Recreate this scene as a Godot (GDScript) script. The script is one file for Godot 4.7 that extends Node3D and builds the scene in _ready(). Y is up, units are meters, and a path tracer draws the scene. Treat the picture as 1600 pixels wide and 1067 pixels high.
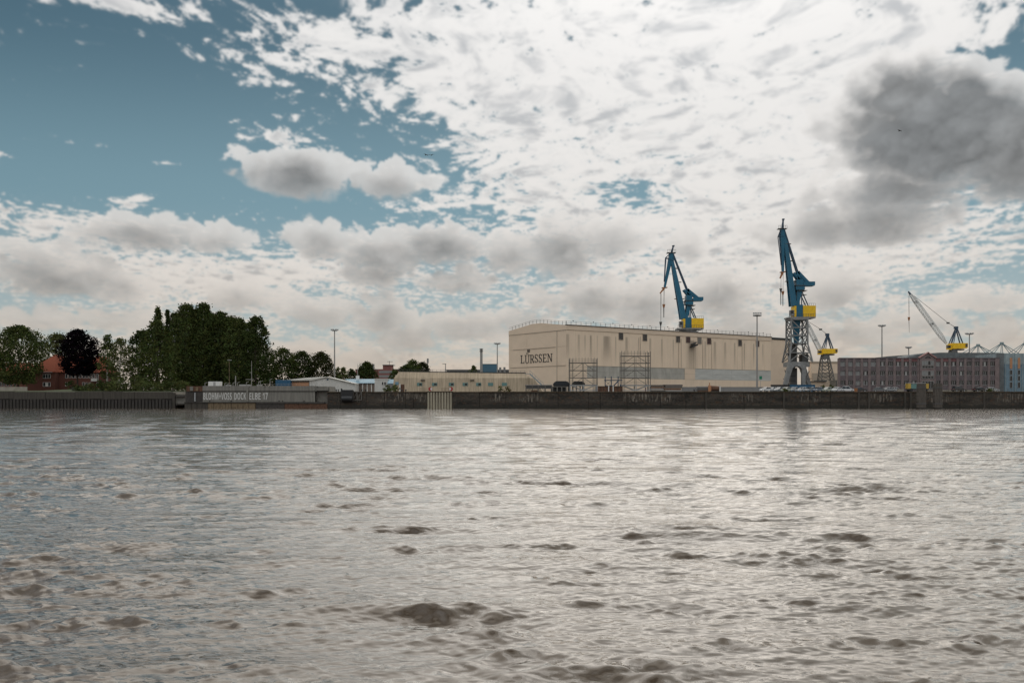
extends Node3D
# A shipyard quay across a wide river under a backlit, half clouded sky. y is up, metres; the viewer floats 3.6 m above the water at the origin and looks along -z.

const EYE := 3.6
const QUAY := 280.0
const GROUND := 5.2
const CLOUD_BANKS := [
	[25.91, 14.76, 6.61, 3.78, 1.5, 1.0],
	[23.37, 17.13, 3.45, 2.57, 1.2, 0.85],
	[29.44, 13.3, 3.72, 3.37, 1.3, 0.85],
	[21.09, 15.99, 2.85, 1.76, 0.8, 0.8],
	[23.2, 11.86, 5.18, 1.8, 0.9, 0.9],
	[22.15, 10.13, 5.26, 1.84, 0.8, 0.72],
	[19.29, 10.13, 4.01, 1.8, 0.7, 0.6],
	[16.13, 9.73, 1.89, 1.37, 0.5, 0.45],
	[-13.34, 13.6, 3.68, 1.96, 1.0, 0.85],
	[-15.76, 13.6, 1.89, 1.26, 0.6, 0.6],
	[-7.65, 13.34, 2.65, 1.54, 0.75, 0.62],
	[-22.33, 9.53, 4.37, 1.47, 0.9, 0.6],
	[-18.56, 9.42, 2.94, 1.21, 0.7, 0.55],
	[-27.86, 7.91, 2.24, 1.21, 0.6, 0.45],
	[-26.89, 6.72, 4.56, 1.66, 0.9, 0.6],
	[-23.54, 6.35, 2.06, 1.26, 0.6, 0.5],
	[-27.86, 4.33, 3.84, 0.94, 0.5, 0.38],
	[-24.23, 4.47, 3.4, 0.96, 0.5, 0.4],
	[-20.02, 4.6, 3.25, 0.99, 0.5, 0.4],
	[-12.09, 9.59, 2.66, 1.56, 0.7, 0.45],
	[-8.13, 8.84, 3.8, 1.82, 0.8, 0.55],
	[-4.49, 9.5, 4.06, 1.75, 0.9, 0.65],
	[-8.53, 7.72, 2.8, 1.19, 0.8, 0.6],
	[-3.47, 7.31, 2.85, 1.21, 0.8, 0.6],
	[-0.2, 8.93, 2.66, 1.84, 0.6, 0.4],
	[3.27, 9.31, 3.06, 2.62, 0.55, 0.42],
	[6.52, 9.86, 2.83, 1.74, 0.5, 0.35],
	[5.31, 6.09, 3.85, 1.77, 0.6, 0.42],
	[8.53, 5.65, 3.2, 2.0, 0.6, 0.42],
	[2.05, 6.11, 2.04, 1.05, 0.5, 0.4],
	[-17.07, 6.04, 2.99, 1.32, 0.6, 0.42],
	[-12.09, 5.19, 3.13, 1.27, 0.6, 0.45],
	[-8.13, 5.05, 2.2, 1.77, 0.6, 0.45],
	[-6.52, 3.65, 2.83, 1.38, 0.6, 0.45],
	[-2.66, 4.49, 3.67, 1.54, 0.5, 0.42],
	[0.82, 4.7, 2.86, 1.22, 0.5, 0.4],
	[11.11, 9.35, 1.34, 1.25, 0.6, 0.5],
	[12.88, 6.16, 2.53, 1.97, 0.6, 0.42],
	[14.42, 3.96, 2.69, 1.74, 0.5, 0.4],
	[19.65, 6.14, 2.36, 1.68, 0.55, 0.42],
	[20.74, 3.82, 3.58, 1.3, 0.5, 0.4],
	[27.86, 5.41, 2.88, 0.93, 0.4, 0.38],
	[24.57, 4.27, 3.38, 1.11, 0.4, 0.38],
	[28.5, 3.59, 2.53, 1.22, 0.4, 0.38],
	[23.89, 2.43, 3.76, 0.97, 0.4, 0.38],
	[17.82, 2.34, 4.08, 1.01, 0.4, 0.38],
	[-14.04, 2.58, 4.23, 1.11, 0.4, 0.4],
	[-8.93, 2.42, 3.59, 0.89, 0.4, 0.4],
]
const SHEET_COVER := [
	[0.0, 21.8, 13.26, 3.88, 0.85],
	[12.09, 19.25, 12.73, 6.05, 1.2],
	[23.2, 20.19, 8.96, 3.64, 0.9],
	[-4.09, 19.24, 6.89, 2.18, 0.42],
	[0.0, 15.76, 6.92, 2.08, 0.55],
	[3.27, 13.63, 6.5, 1.74, 0.5],
	[-12.88, 21.3, 3.69, 1.39, 0.55],
	[-15.95, 19.3, 1.89, 0.77, 0.5],
	[-23.89, 21.79, 3.76, 0.71, 0.55],
	[-20.74, 21.84, 2.15, 0.92, 0.5],
	[-14.8, 15.81, 3.44, 0.66, 0.6],
	[8.13, 11.59, 10.32, 1.75, 0.6],
	[15.19, 12.82, 5.7, 3.38, 0.9],
	[21.45, 13.46, 6.37, 4.32, 0.8],
	[27.86, 10.03, 3.84, 0.88, 0.4],
	[-26.89, 9.94, 4.56, 0.99, 0.75],
	[-21.09, 7.59, 9.22, 1.69, 0.55],
	[-12.88, 7.54, 6.59, 1.18, 0.4],
	[-18.56, 6.57, 11.66, 2.3, 0.5],
	[-4.09, 12.06, 6.89, 0.86, 0.55],
	[6.12, 7.69, 12.74, 3.59, 0.55],
	[17.82, 7.36, 11.03, 3.06, 0.6],
	[25.91, 7.68, 4.96, 1.63, 0.45],
	[27.22, 5.44, 4.53, 1.01, 0.35],
	[27.86, 18.34, 2.24, 1.3, -0.75],
	[29.44, 17.44, 1.24, 1.3, -0.5],
	[8.13, 12.75, 3.01, 0.85, -1.0],
	[8.93, 11.76, 2.4, 0.54, -0.6],
	[12.09, 14.68, 1.56, 0.37, -0.8],
	[4.09, 15.91, 1.63, 0.76, -0.2],
	[-19.65, 13.98, 11.87, 2.72, -0.6],
	[-11.31, 11.87, 2.36, 0.85, -0.5],
	[-7.73, 16.0, 2.41, 0.94, -0.4],
	[-2.05, 11.5, 2.86, 0.55, -0.5],
	[-23.54, 16.76, 8.91, 4.12, -0.5],
	[2.45, 8.12, 1.63, 1.04, -0.5],
	[-13.26, 6.54, 3.49, 0.55, -0.3],
	[24.57, 6.67, 2.37, 0.73, -0.45],
	[28.5, 6.8, 2.53, 0.57, -0.45],
	[25.91, 10.55, 1.99, 0.43, -0.4],
	[1.64, 17.44, 1.84, 0.45, -0.35],
	[-1.64, 18.55, 1.64, 0.44, -0.35],
	[-6.12, 16.98, 1.21, 0.52, -0.35],
	[-8.13, 19.47, 1.6, 0.72, -0.3],
	[-20.91, 13.87, 1.43, 0.4, 1.25],
	[-23.54, 11.65, 1.55, 0.29, 1.1],
	[-25.91, 14.34, 4.63, 0.28, 0.7],
	[-29.59, 13.11, 0.56, 0.3, 1.3],
	[-14.8, 15.74, 3.06, 0.59, 0.6],
	[-19.29, 19.49, 1.28, 0.34, 0.5],
	[-15.95, 18.42, 1.7, 0.35, 0.7],
	[-12.88, 16.85, 1.17, 0.29, 0.4],
]
# ---------------------------------------------------------------- sky
const SUN_AZ := 13.0
const SUN_EL := 47.0
const FRONT_LIGHT := 2.0
var nz := {}
var sky_detail := PackedFloat32Array()
var sky_whole := PackedFloat32Array()
const DW := 856
const DH := 330
const WW := 1024
const WH := 256

func noise(type: int, freq: float, octaves: int, sd: int, fractal := FastNoiseLite.FRACTAL_FBM, gain := 0.5) -> FastNoiseLite:
	var n := FastNoiseLite.new()
	n.noise_type = type
	n.frequency = freq
	n.seed = sd
	n.fractal_type = fractal if octaves > 1 else FastNoiseLite.FRACTAL_NONE
	n.fractal_octaves = octaves
	n.fractal_gain = gain
	return n

func bank_density(a: float, e: float, banks: Array, puff: float) -> Vector2:
	var best := -1.0
	var dark := 0.0
	var wsum := 0.0001
	for b in banks:
		var dx: float = (a - b[0]) / b[2]
		if dx > 1.5 or dx < -1.5:
			continue
		var dy: float = (e - b[1]) / b[3]
		if dy < 0.0:
			dy *= 1.15
		if dy > 1.5 or dy < -1.5:
			continue
		var k: float = b[4]
		var d: float = (1.0 - sqrt(dx * dx + dy * dy + 0.02)) * (0.55 + 0.75 * k) * clampf(sqrt(b[3] / 1.4), 0.8, 1.75) + puff * lerpf(0.45, 0.78, smoothstep(-0.7, 0.1, dy))
		if d > 0.0:
			dark += d * d * b[5]
			wsum += d * d
		# soft union, so that neighbouring heaps run together
		var hh := clampf(0.5 + (d - best) / 0.3, 0.0, 1.0)
		best = lerpf(best, d, hh) + 0.075 * hh * (1.0 - hh)
	return Vector2(best, dark / wsum)

func sky_at(a: float, e: float, banks: Array, cover: Array, open: float) -> Vector3:
	# a, e: azimuth and elevation in degrees; open: how far this is from the charted part of the sky
	var er := deg_to_rad(e)
	var ar := deg_to_rad(a)
	var to_sun := acos(clampf(sin(er) * sin(deg_to_rad(SUN_EL)) + cos(er) * cos(deg_to_rad(SUN_EL)) * cos(ar - deg_to_rad(SUN_AZ)), -1.0, 1.0))
	var glow := exp(-to_sun * to_sun / 0.17)
	var glow2 := exp(-to_sun * to_sun / 0.62)
	# clear air
	var air := Vector3(0.36, 0.45, 0.48).lerp(Vector3(0.148, 0.264, 0.325), smoothstep(2.5, 12.0, e))
	air = air.lerp(Vector3(0.020, 0.074, 0.120), smoothstep(10.0, 23.0, e))
	air += Vector3(0.13, 0.165, 0.18) * glow2
	# high thin sheet, drawn on a level layer
	var r := 1.0 / tan(deg_to_rad(maxf(e, 0.0) + 3.5))
	var px := r * sin(ar)
	var pz := r * cos(ar)
	var wx: float = nz.warp.get_noise_2d(px * 30.0, pz * 30.0)
	var wz: float = nz.warp.get_noise_2d(px * 30.0 + 400.0, pz * 30.0)
	px += wx * 0.10
	pz += wz * 0.10
	var high := smoothstep(2.0, 9.0, e)
	var lumps: float = nz.lump.get_noise_2d(px * 100.0, pz * 100.0 * 0.7)
	var fine: float = nz.fine.get_noise_2d(px * 100.0 + 55.0, pz * 100.0 * 0.75)
	var streak: float = nz.heap.get_noise_2d(a * 7.0 + 800.0, e * 40.0 + wx * 9.0)
	var c := 0.0
	if open < 1.0:
		var ea := e + 0.7 * wx
		var aa := a + 1.2 * wz
		for b in cover:
			var dx: float = (aa - b[0]) / b[2]
			var dy: float = (ea - b[1]) / b[3]
			var r2 := dx * dx + dy * dy
			if r2 < 4.0:
				c += b[4] * exp(-r2 * 1.1)
	var wide: float = nz.wide.get_noise_2d(px * 20.0 + 90.0, pz * 20.0)
	c = lerpf(c, lerpf(0.42, 0.64, smoothstep(14.0, 30.0, e)) + 0.9 * wide, open)
	c = minf(c, 1.12) + (lumps * 0.95 + fine * 0.40) * (0.25 + 0.75 * high) + streak * lerpf(0.55, 0.12, high)
	c += 0.75 * (1.0 - smoothstep(1.0, 6.0, e))
	var veil := 0.82 * smoothstep(0.22, 0.72, c) + 0.18 * smoothstep(0.0, 1.25, c)
	var mott: float = nz.lump.get_noise_2d(px * 62.0 + 700.0, pz * 45.0) + 0.5 * nz.warp.get_noise_2d(px * 45.0, pz * 45.0 + 900.0)
	var thick := smoothstep(-0.05, 0.75, mott + 0.25 * lumps) * smoothstep(0.5, 1.0, c)
	var white := Vector3(0.74, 0.728, 0.712).lerp(Vector3(0.90, 0.888, 0.875), clampf(glow2 * 1.4, 0.0, 1.0)) + Vector3(1.5, 1.45, 1.4) * glow * smoothstep(0.56, 0.05, to_sun)
	white = white.lerp(Vector3(0.585, 0.515, 0.445), exp(-e / 7.5) * (1.0 - 0.35 * glow2))
	var grey := white * Vector3(0.56, 0.59, 0.625)
	var sheet := white.lerp(grey, thick * 0.85)
	var col := air.lerp(sheet, veil * 0.97)
	# low warm haze
	col = col.lerp(Vector3(0.475, 0.44, 0.405), exp(-maxf(e, 0.0) / 2.4) * 0.55)
	# low heaped clouds, thick cores dark against the light
	var q: float = nz.heap.get_noise_2d(a * 10.0, e * 14.0)
	var bw: float = nz.heap.get_noise_2d(a * 10.0 + 300.0, e * 14.0 + 70.0)
	var low := exp(-e / 7.0)
	var a2 := a + (0.6 - 0.3 * low) * q
	var e2 := e + (0.4 - 0.2 * low) * bw
	var sc := lerpf(1.0, 1.5, low)
	var puff: float = 0.06 - 0.62 * nz.puff.get_noise_2d(a2 * 10.0 * sc, e2 * 13.0 * sc) + 0.16 * nz.tuft.get_noise_2d(a2 * 9.0, e2 * 11.0) + 0.30 * q
	var d := bank_density(a2, e2, banks, puff)
	if d.x > -0.25:
		var up := bank_density(a2 + 0.4 * signf(SUN_AZ - a), e2 + lerpf(1.1, 0.55, low), banks, puff * 0.6)
		# crisp where the heap ends upwards, frayed below
		var soft := lerpf(0.09, 0.42, smoothstep(-0.30, 0.20, up.x - d.x))
		var body := smoothstep(-0.05, soft, d.x)
		var deep := smoothstep(0.0, 1.25, d.x + 0.12 * nz.tuft.get_noise_2d(a * 6.0 + 40.0, e * 8.0))
		var above := smoothstep(-0.30, 1.05, up.x + 0.22 * q - 0.65 * (puff - 0.1))
		var rim := white.lerp(Vector3(0.80, 0.785, 0.765), 0.3)
		var core := Vector3(0.53, 0.525, 0.515).lerp(Vector3(0.238, 0.250, 0.258), d.y)
		core = core.lerp(Vector3(0.44, 0.43, 0.415), exp(-e / 3.5) * 0.8)
		core *= 1.0 + 0.45 * (puff - 0.05) + 0.12 * q
		rim *= 1.0 - 0.22 * low
		var lit := rim.lerp(core, clampf(deep * 0.50 + above * 0.66, 0.0, 1.0))
		col = col.lerp(lit, body * (0.8 + 0.2 * deep))
	# the long path through low air warms what is seen there
	col *= Vector3.ONE.lerp(Vector3(1.0, 0.93, 0.85), exp(-maxf(e - 2.0, 0.0) / 5.0))
	# heaps and veils away from the sun are lit from the front
	var front := smoothstep(0.75, 1.9, to_sun) * smoothstep(15.0, 32.0, e)
	return col * (1.0 + FRONT_LIGHT * front)

func row_part(all: Array, e: float, reach: float) -> Array:
	return all.filter(func(b): return absf(e - b[1]) < reach * b[3] + 1.4)

func column_part(all: Array, a0: float, a1: float, reach: float) -> Array:
	return all.filter(func(b): return b[0] + reach * b[2] + 1.6 > a0 and b[0] - reach * b[2] - 1.6 < a1)

func sky_row(fine: bool, j: int) -> void:
	var e := (j + 0.5) / 2048.0 * 180.0 if fine else (j + 0.5) / WH * 90.0
	var count := DW if fine else WW
	var step := 360.0 / 4096.0 if fine else 360.0 / WW
	var first := (0.5 - DW / 2) * step if fine else 0.5 * step - 180.0
	var banks := row_part(far_banks, e, 1.5)
	var cover := row_part(SHEET_COVER, e, 2.0)
	var near_b := []
	var near_c := []
	for i in count:
		var a := first + step * i
		if i % 16 == 0:
			near_b = column_part(banks, a, a + step * 16.0, 1.5)
			near_c = column_part(cover, a, a + step * 16.0, 2.0)
		if not fine and absf(a) < 36.0 and e < 28.0:
			continue          # the finer part covers this
		var open := smoothstep(33.0, 37.0, absf(a)) + smoothstep(25.5, 28.5, e)
		var c := sky_at(a, e, near_b, near_c, clampf(open, 0.0, 1.0))
		var k := (j * count + i) * 3
		if fine:
			sky_detail[k] = c.x
			sky_detail[k + 1] = c.y
			sky_detail[k + 2] = c.z
		else:
			sky_whole[k] = c.x
			sky_whole[k + 1] = c.y
			sky_whole[k + 2] = c.z

func heap(b: Array, rng: RandomNumberGenerator, count: int) -> void:
	# a bank is a flat-footed body with round heads on its shoulders
	far_banks.append(b)
	for k in count:
		var t := rng.randf_range(-0.25, PI + 0.25)
		var out := rng.randf_range(0.35, 0.92)
		var r: float = b[3] * rng.randf_range(0.30, 0.62)
		far_banks.append([b[0] + cos(t) * b[2] * out, b[1] + sin(t) * b[3] * out * 0.8, r * rng.randf_range(1.0, 1.5), r, b[4] * rng.randf_range(0.45, 0.8), b[5]])

var far_banks := []

func make_sky() -> Image:
	nz.warp = noise(FastNoiseLite.TYPE_SIMPLEX_SMOOTH, 0.05, 3, 11)
	nz.lump = noise(FastNoiseLite.TYPE_SIMPLEX_SMOOTH, 0.105, 4, 23, FastNoiseLite.FRACTAL_FBM, 0.55)
	nz.fine = noise(FastNoiseLite.TYPE_SIMPLEX_SMOOTH, 0.30, 4, 5, FastNoiseLite.FRACTAL_FBM, 0.6)
	nz.wide = noise(FastNoiseLite.TYPE_SIMPLEX_SMOOTH, 0.03, 3, 77)
	nz.heap = noise(FastNoiseLite.TYPE_SIMPLEX_SMOOTH, 0.035, 4, 41)
	nz.puff = noise(FastNoiseLite.TYPE_SIMPLEX_SMOOTH, 0.024, 5, 9, FastNoiseLite.FRACTAL_RIDGED, 0.48)
	nz.tuft = noise(FastNoiseLite.TYPE_SIMPLEX_SMOOTH, 0.12, 4, 31, FastNoiseLite.FRACTAL_FBM, 0.55)
	var rng := RandomNumberGenerator.new()
	rng.seed = 404
	for k in 95:
		var a := rng.randf_range(36.0, 324.0)
		if a > 180.0:
			a -= 360.0
		var e := rng.randf_range(3.0, 22.0) * rng.randf_range(0.5, 1.0)
		heap([a, e, rng.randf_range(2.5, 7.0), rng.randf_range(0.9, 2.6), rng.randf_range(0.5, 1.2), rng.randf_range(0.35, 0.8)], rng, 2)
	for b in CLOUD_BANKS:
		heap(b, rng, 7)
	sky_detail.resize(DW * DH * 3)
	sky_whole.resize(WW * WH * 3)
	for j in DH:
		sky_row(true, j)
	for j in WH:
		sky_row(false, j)
	var near_part := Image.create_from_data(DW, DH, false, Image.FORMAT_RGBF, sky_detail.to_byte_array())
	var round_part := Image.create_from_data(WW, WH, false, Image.FORMAT_RGBF, sky_whole.to_byte_array())
	near_part.flip_y()
	round_part.flip_y()
	round_part.resize(4096, 1024, Image.INTERPOLATE_BILINEAR)
	var whole := Image.create_empty(4096, 2048, false, Image.FORMAT_RGBF)
	whole.fill(Color(0.26, 0.25, 0.235))
	# straight ahead (-z) is the panorama's left and right edge
	round_part.blit_rect(near_part, Rect2i(0, 0, DW, DH), Vector2i(2048 - DW / 2, 1024 - DH))
	whole.blit_rect(round_part, Rect2i(0, 0, 2048, 1024), Vector2i(2048, 0))
	whole.blit_rect(round_part, Rect2i(2048, 0, 2048, 1024), Vector2i.ZERO)
	return whole

func sky_and_light() -> void:
	var sky := Sky.new()
	var sm := PanoramaSkyMaterial.new()
	sm.panorama = ImageTexture.create_from_image(make_sky())
	sky.sky_material = sm
	var env := Environment.new()
	env.background_mode = Environment.BG_SKY
	env.sky = sky
	env.tonemap_mode = Environment.TONE_MAPPER_LINEAR
	env.tonemap_exposure = 1.0
	env.sdfgi_enabled = true
	env.ssao_enabled = true
	env.ssil_enabled = true
	var we := WorldEnvironment.new()
	we.name = "world_environment"
	we.environment = env
	add_child(we)
	var sun := DirectionalLight3D.new()
	sun.name = "sun"
	sun.light_energy = 0.35
	sun.light_angular_distance = 80.0
	sun.light_color = Color(1.0, 0.955, 0.89)
	sun.shadow_enabled = true
	sun.rotation_degrees = Vector3(-SUN_EL, 180.0 - SUN_AZ, 0.0)
	add_child(sun)

func set_camera() -> void:
	var cam := Camera3D.new()
	cam.name = "camera"
	cam.projection = Camera3D.PROJECTION_FRUSTUM
	cam.near = 0.1
	cam.far = 9000.0
	cam.size = 0.1 * 2.0 * 533.5 / 1400.0
	cam.frustum_offset = Vector2(0.0, 0.1 * 86.5 / 1400.0)
	cam.position = Vector3(0.0, EYE, 0.0)
	cam.current = true
	add_child(cam)
# ---------------------------------------------------------------- tools
class Shape:
	var v := PackedVector3Array()
	var n := PackedVector3Array()
	var uv := PackedVector2Array()
	var col := PackedColorArray()
	var tint := Color.WHITE
	var tinted := false
	var xf := Transform3D()

	func tri(a: Vector3, b: Vector3, c: Vector3) -> void:
		# a, b, c run counter-clockwise as seen from outside
		a = xf * a
		b = xf * b
		c = xf * c
		var m := (b - a).cross(c - a).normalized()
		v.append_array([a, c, b])
		n.append_array([m, m, m])
		uv.append_array([Vector2(a.x, a.y), Vector2(c.x, c.y), Vector2(b.x, b.y)])
		if tinted:
			col.append_array([tint, tint, tint])

	func quad(a: Vector3, b: Vector3, c: Vector3, d: Vector3) -> void:
		tri(a, b, c)
		tri(a, c, d)

	func box(c: Vector3, s: Vector3) -> void:
		var h := s * 0.5
		hexa([c + Vector3(-h.x, -h.y, h.z), c + Vector3(h.x, -h.y, h.z), c + Vector3(h.x, -h.y, -h.z), c + Vector3(-h.x, -h.y, -h.z)],
			[c + Vector3(-h.x, h.y, h.z), c + Vector3(h.x, h.y, h.z), c + Vector3(h.x, h.y, -h.z), c + Vector3(-h.x, h.y, -h.z)])

	func span(lo: Vector3, hi: Vector3) -> void:
		box((lo + hi) * 0.5, hi - lo)

	func hexa(b: Array, t: Array) -> void:
		# b, t: bottom and top rings, each front-left, front-right, back-right, back-left
		for i in 4:
			var j := (i + 1) % 4
			quad(b[i], b[j], t[j], t[i])
		quad(t[0], t[1], t[2], t[3])
		quad(b[3], b[2], b[1], b[0])

	func bar(a: Vector3, b: Vector3, w: float, h := -1.0, w2 := -1.0, h2 := -1.0) -> void:
		# a square beam from a to b; w across, h the other way; w2, h2 at b
		h = w if h < 0.0 else h
		w2 = w if w2 < 0.0 else w2
		h2 = h if h2 < 0.0 else h2
		var d := (b - a).normalized()
		var s := d.cross(Vector3.BACK if absf(d.z) < 0.9 else Vector3.UP).normalized()
		var u := s.cross(d).normalized()
		var ring := func(p: Vector3, ww: float, hh: float) -> Array:
			return [p - s * ww * 0.5 + u * hh * 0.5, p + s * ww * 0.5 + u * hh * 0.5, p + s * ww * 0.5 - u * hh * 0.5, p - s * ww * 0.5 - u * hh * 0.5]
		var ra: Array = ring.call(a, w, h)
		var rb: Array = ring.call(b, w2, h2)
		for i in 4:
			var j := (i + 1) % 4
			quad(ra[j], ra[i], rb[i], rb[j])
		quad(ra[0], ra[1], ra[2], ra[3])
		quad(rb[3], rb[2], rb[1], rb[0])

	func tube(a: Vector3, b: Vector3, r0: float, r1 := -1.0, sides := 8, caps := true) -> void:
		r1 = r0 if r1 < 0.0 else r1
		var d := (b - a).normalized()
		var s := d.cross(Vector3.BACK if absf(d.z) < 0.9 else Vector3.UP).normalized()
		var u := s.cross(d).normalized()
		for i in sides:
			var p := TAU * i / sides
			var q := TAU * (i + 1) / sides
			var e := s * cos(p) + u * sin(p)
			var f := s * cos(q) + u * sin(q)
			quad(a + f * r0, a + e * r0, b + e * r1, b + f * r1)
			if caps:
				tri(a, a + e * r0, a + f * r0)
				tri(b, b + f * r1, b + e * r1)

	func plate(poly: PackedVector2Array, z0: float, z1: float) -> void:
		# an outline in x, y given thickness from z0 (back) to z1 (front)
		if not Geometry2D.is_polygon_clockwise(poly):
			poly = poly.duplicate()
			poly.reverse()
		var idx := Geometry2D.triangulate_polygon(poly)
		for k in range(0, idx.size(), 3):
			var a := poly[idx[k]]
			var b := poly[idx[k + 1]]
			var c := poly[idx[k + 2]]
			if (b - a).cross(c - a) < 0.0:
				var t := b
				b = c
				c = t
			tri(Vector3(a.x, a.y, z1), Vector3(b.x, b.y, z1), Vector3(c.x, c.y, z1))
			tri(Vector3(a.x, a.y, z0), Vector3(c.x, c.y, z0), Vector3(b.x, b.y, z0))
		for k in poly.size():
			var a := poly[k]
			var b := poly[(k + 1) % poly.size()]
			quad(Vector3(b.x, b.y, z1), Vector3(a.x, a.y, z1), Vector3(a.x, a.y, z0), Vector3(b.x, b.y, z0))

	func made() -> ArrayMesh:
		var arr := []
		arr.resize(Mesh.ARRAY_MAX)
		arr[Mesh.ARRAY_VERTEX] = v
		arr[Mesh.ARRAY_NORMAL] = n
		arr[Mesh.ARRAY_TEX_UV] = uv
		if tinted:
			arr[Mesh.ARRAY_COLOR] = col
		var m := ArrayMesh.new()
		m.add_surface_from_arrays(Mesh.PRIMITIVE_TRIANGLES, arr)
		return m

var M := {}
var used := {}

func numbered(called: String) -> String:
	var k: int = used.get(called, 0)
	used[called] = k + 1
	return called if k == 0 else "%s_%03d" % [called, k]

func at(x: float, y: float, depth: float) -> Vector3:
	# a point so many metres beyond the viewer, found from where it is sighted
	return Vector3((x - 800.0) * depth / 1400.0, EYE + (620.0 - y) * depth / 1400.0, -depth)

func tag(o: Node3D, label: String, category: String, group := "") -> void:
	o.set_meta("label", label)
	o.set_meta("category", category)
	if group:
		o.set_meta("group", group)

func thing(called: String, label: String, category: String, where: Vector3, group := "", turn := 0.0) -> Node3D:
	var o := Node3D.new()
	o.name = numbered(called)
	o.position = where
	o.rotation.y = turn
	tag(o, label, category, group)
	add_child(o)
	return o

func part(parent: Node, called: String, s: Variant, m: Material) -> MeshInstance3D:
	var o := MeshInstance3D.new()
	o.name = called
	o.mesh = s.made() if s is Shape else s
	o.material_override = m
	parent.add_child(o, true)
	return o

func box_part(parent: Node, called: String, lo: Vector3, hi: Vector3, m: Material) -> MeshInstance3D:
	var s := Shape.new()
	s.span(lo, hi)
	return part(parent, called, s, m)

func one(called: String, label: String, category: String, s: Shape, m: Material, where: Vector3, group := "", turn := 0.0) -> MeshInstance3D:
	var o := MeshInstance3D.new()
	o.name = numbered(called)
	o.mesh = s.made()
	o.material_override = m
	o.position = where
	o.rotation.y = turn
	tag(o, label, category, group)
	add_child(o)
	return o

func structure(called: String, s: Shape, m: Material, where := Vector3.ZERO) -> MeshInstance3D:
	var o := MeshInstance3D.new()
	o.name = numbered(called)
	o.mesh = s.made()
	o.material_override = m
	o.position = where
	o.set_meta("kind", "structure")
	add_child(o)
	return o

func mat(r: float, g: float, b: float, rough := 0.8, metal := 0.0) -> StandardMaterial3D:
	var m := StandardMaterial3D.new()
	m.albedo_color = Color(r, g, b).linear_to_srgb()
	m.roughness = rough
	m.metallic = metal
	return m

func grain_image(w: int, h: int, nx: float, ny: float, sd: int, octaves: int, lo: float, hi: float, gain := 0.55) -> ImageTexture:
	# seamless grey mottling: multiplies a base colour by lo to hi
	var f := noise(FastNoiseLite.TYPE_SIMPLEX_SMOOTH, 1.0, octaves, sd, FastNoiseLite.FRACTAL_FBM, gain)
	var im := Image.create_empty(w, h, false, Image.FORMAT_RGB8)
	for j in h:
		var q := TAU * j / h
		for i in w:
			var p := TAU * i / w
			var s := f.get_noise_3d(cos(p) * nx, sin(p) * nx + cos(q) * ny, sin(q) * ny)
			var c := clampf(lerpf(lo, hi, clampf(0.5 + 0.75 * s, 0.0, 1.0)), 0.0, 1.0)
			im.set_pixel(i, j, Color(c, c, c).linear_to_srgb())
	return ImageTexture.create_from_image(im)

func worn(r: float, g: float, b: float, tex: Texture2D, scale: Vector3, rough := 0.8, metal := 0.0) -> StandardMaterial3D:
	var m := mat(r, g, b, rough, metal)
	m.albedo_texture = tex
	m.uv1_triplanar = true
	m.uv1_world_triplanar = true
	m.uv1_scale = scale
	return m
# ---------------------------------------------------------------- water
var wave := PackedFloat32Array()   # kx, kz, amplitude, phase, chop, length
var w_cols := PackedFloat32Array()
var w_rows := PackedFloat32Array()
var w_v := PackedVector3Array()
var w_n := PackedVector3Array()

func water_step(d: float) -> float:
	return maxf(0.030, lerpf(0.0025, 0.0036, smoothstep(15.0, 60.0, d)) * d)

func water_row(j: int) -> void:
	var d := w_rows[j]
	var nc := w_cols.size()
	var step := water_step(d)
	var nw := wave.size() / 6
	var edge := clampf((d - 3.0) / 3.0, 0.0, 1.0) * (1.0 - smoothstep(330.0, 600.0, d))
	for i in nc:
		var t := w_cols[i]
		var x := d * sin(t)
		var z := -d * cos(t)
		var y := 0.0
		var gx := 0.0
		var gz := 0.0
		var ox := 0.0
		var oz := 0.0
		if edge > 0.0:
			var gust: float = nz.swell.get_noise_2d(x * 0.04 + 300.0, z * 0.10)
			var crest: float = nz.swell.get_noise_2d(x * 0.20, z * 0.46) + 0.5 * gust
			var patch: float = nz.swell.get_noise_2d(x * 0.35 + 90.0, z) + 0.5 * crest
			var set_m: float = 0.40 + 1.25 * clampf(crest * 1.6, 0.0, 1.0)
			var set_b: float = 0.42 + 1.8 * clampf(patch * 1.5, 0.0, 1.0)
			var set_c: float = 0.62 + 0.7 * clampf(patch + 0.5 * gust, 0.0, 1.0)
			for k in range(0, nw * 6, 6):
				var len := wave[k + 5]
				var fade := clampf(len / step * 0.4 - 1.0, 0.0, 1.0)
				if fade <= 0.0:
					continue
				var kx := wave[k]
				var kz := wave[k + 1]
				var amp := wave[k + 2] * edge * fade * (1.0 if len > 2.7 else (set_m if len > 1.1 else (set_b if len > 0.4 else set_c)))
				var ph := kx * x + kz * z + wave[k + 3]
				var c := cos(ph)
				var s := sin(ph)
				y += amp * c
				gx -= amp * kx * s
				gz -= amp * kz * s
				var q := amp * wave[k + 4]
				ox -= q * kx * s
				oz -= q * kz * s
		w_v[j * nc + i] = Vector3(x + ox, y, z + oz)
		w_n[j * nc + i] = Vector3(-gx, 1.0, -gz).normalized()

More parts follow.
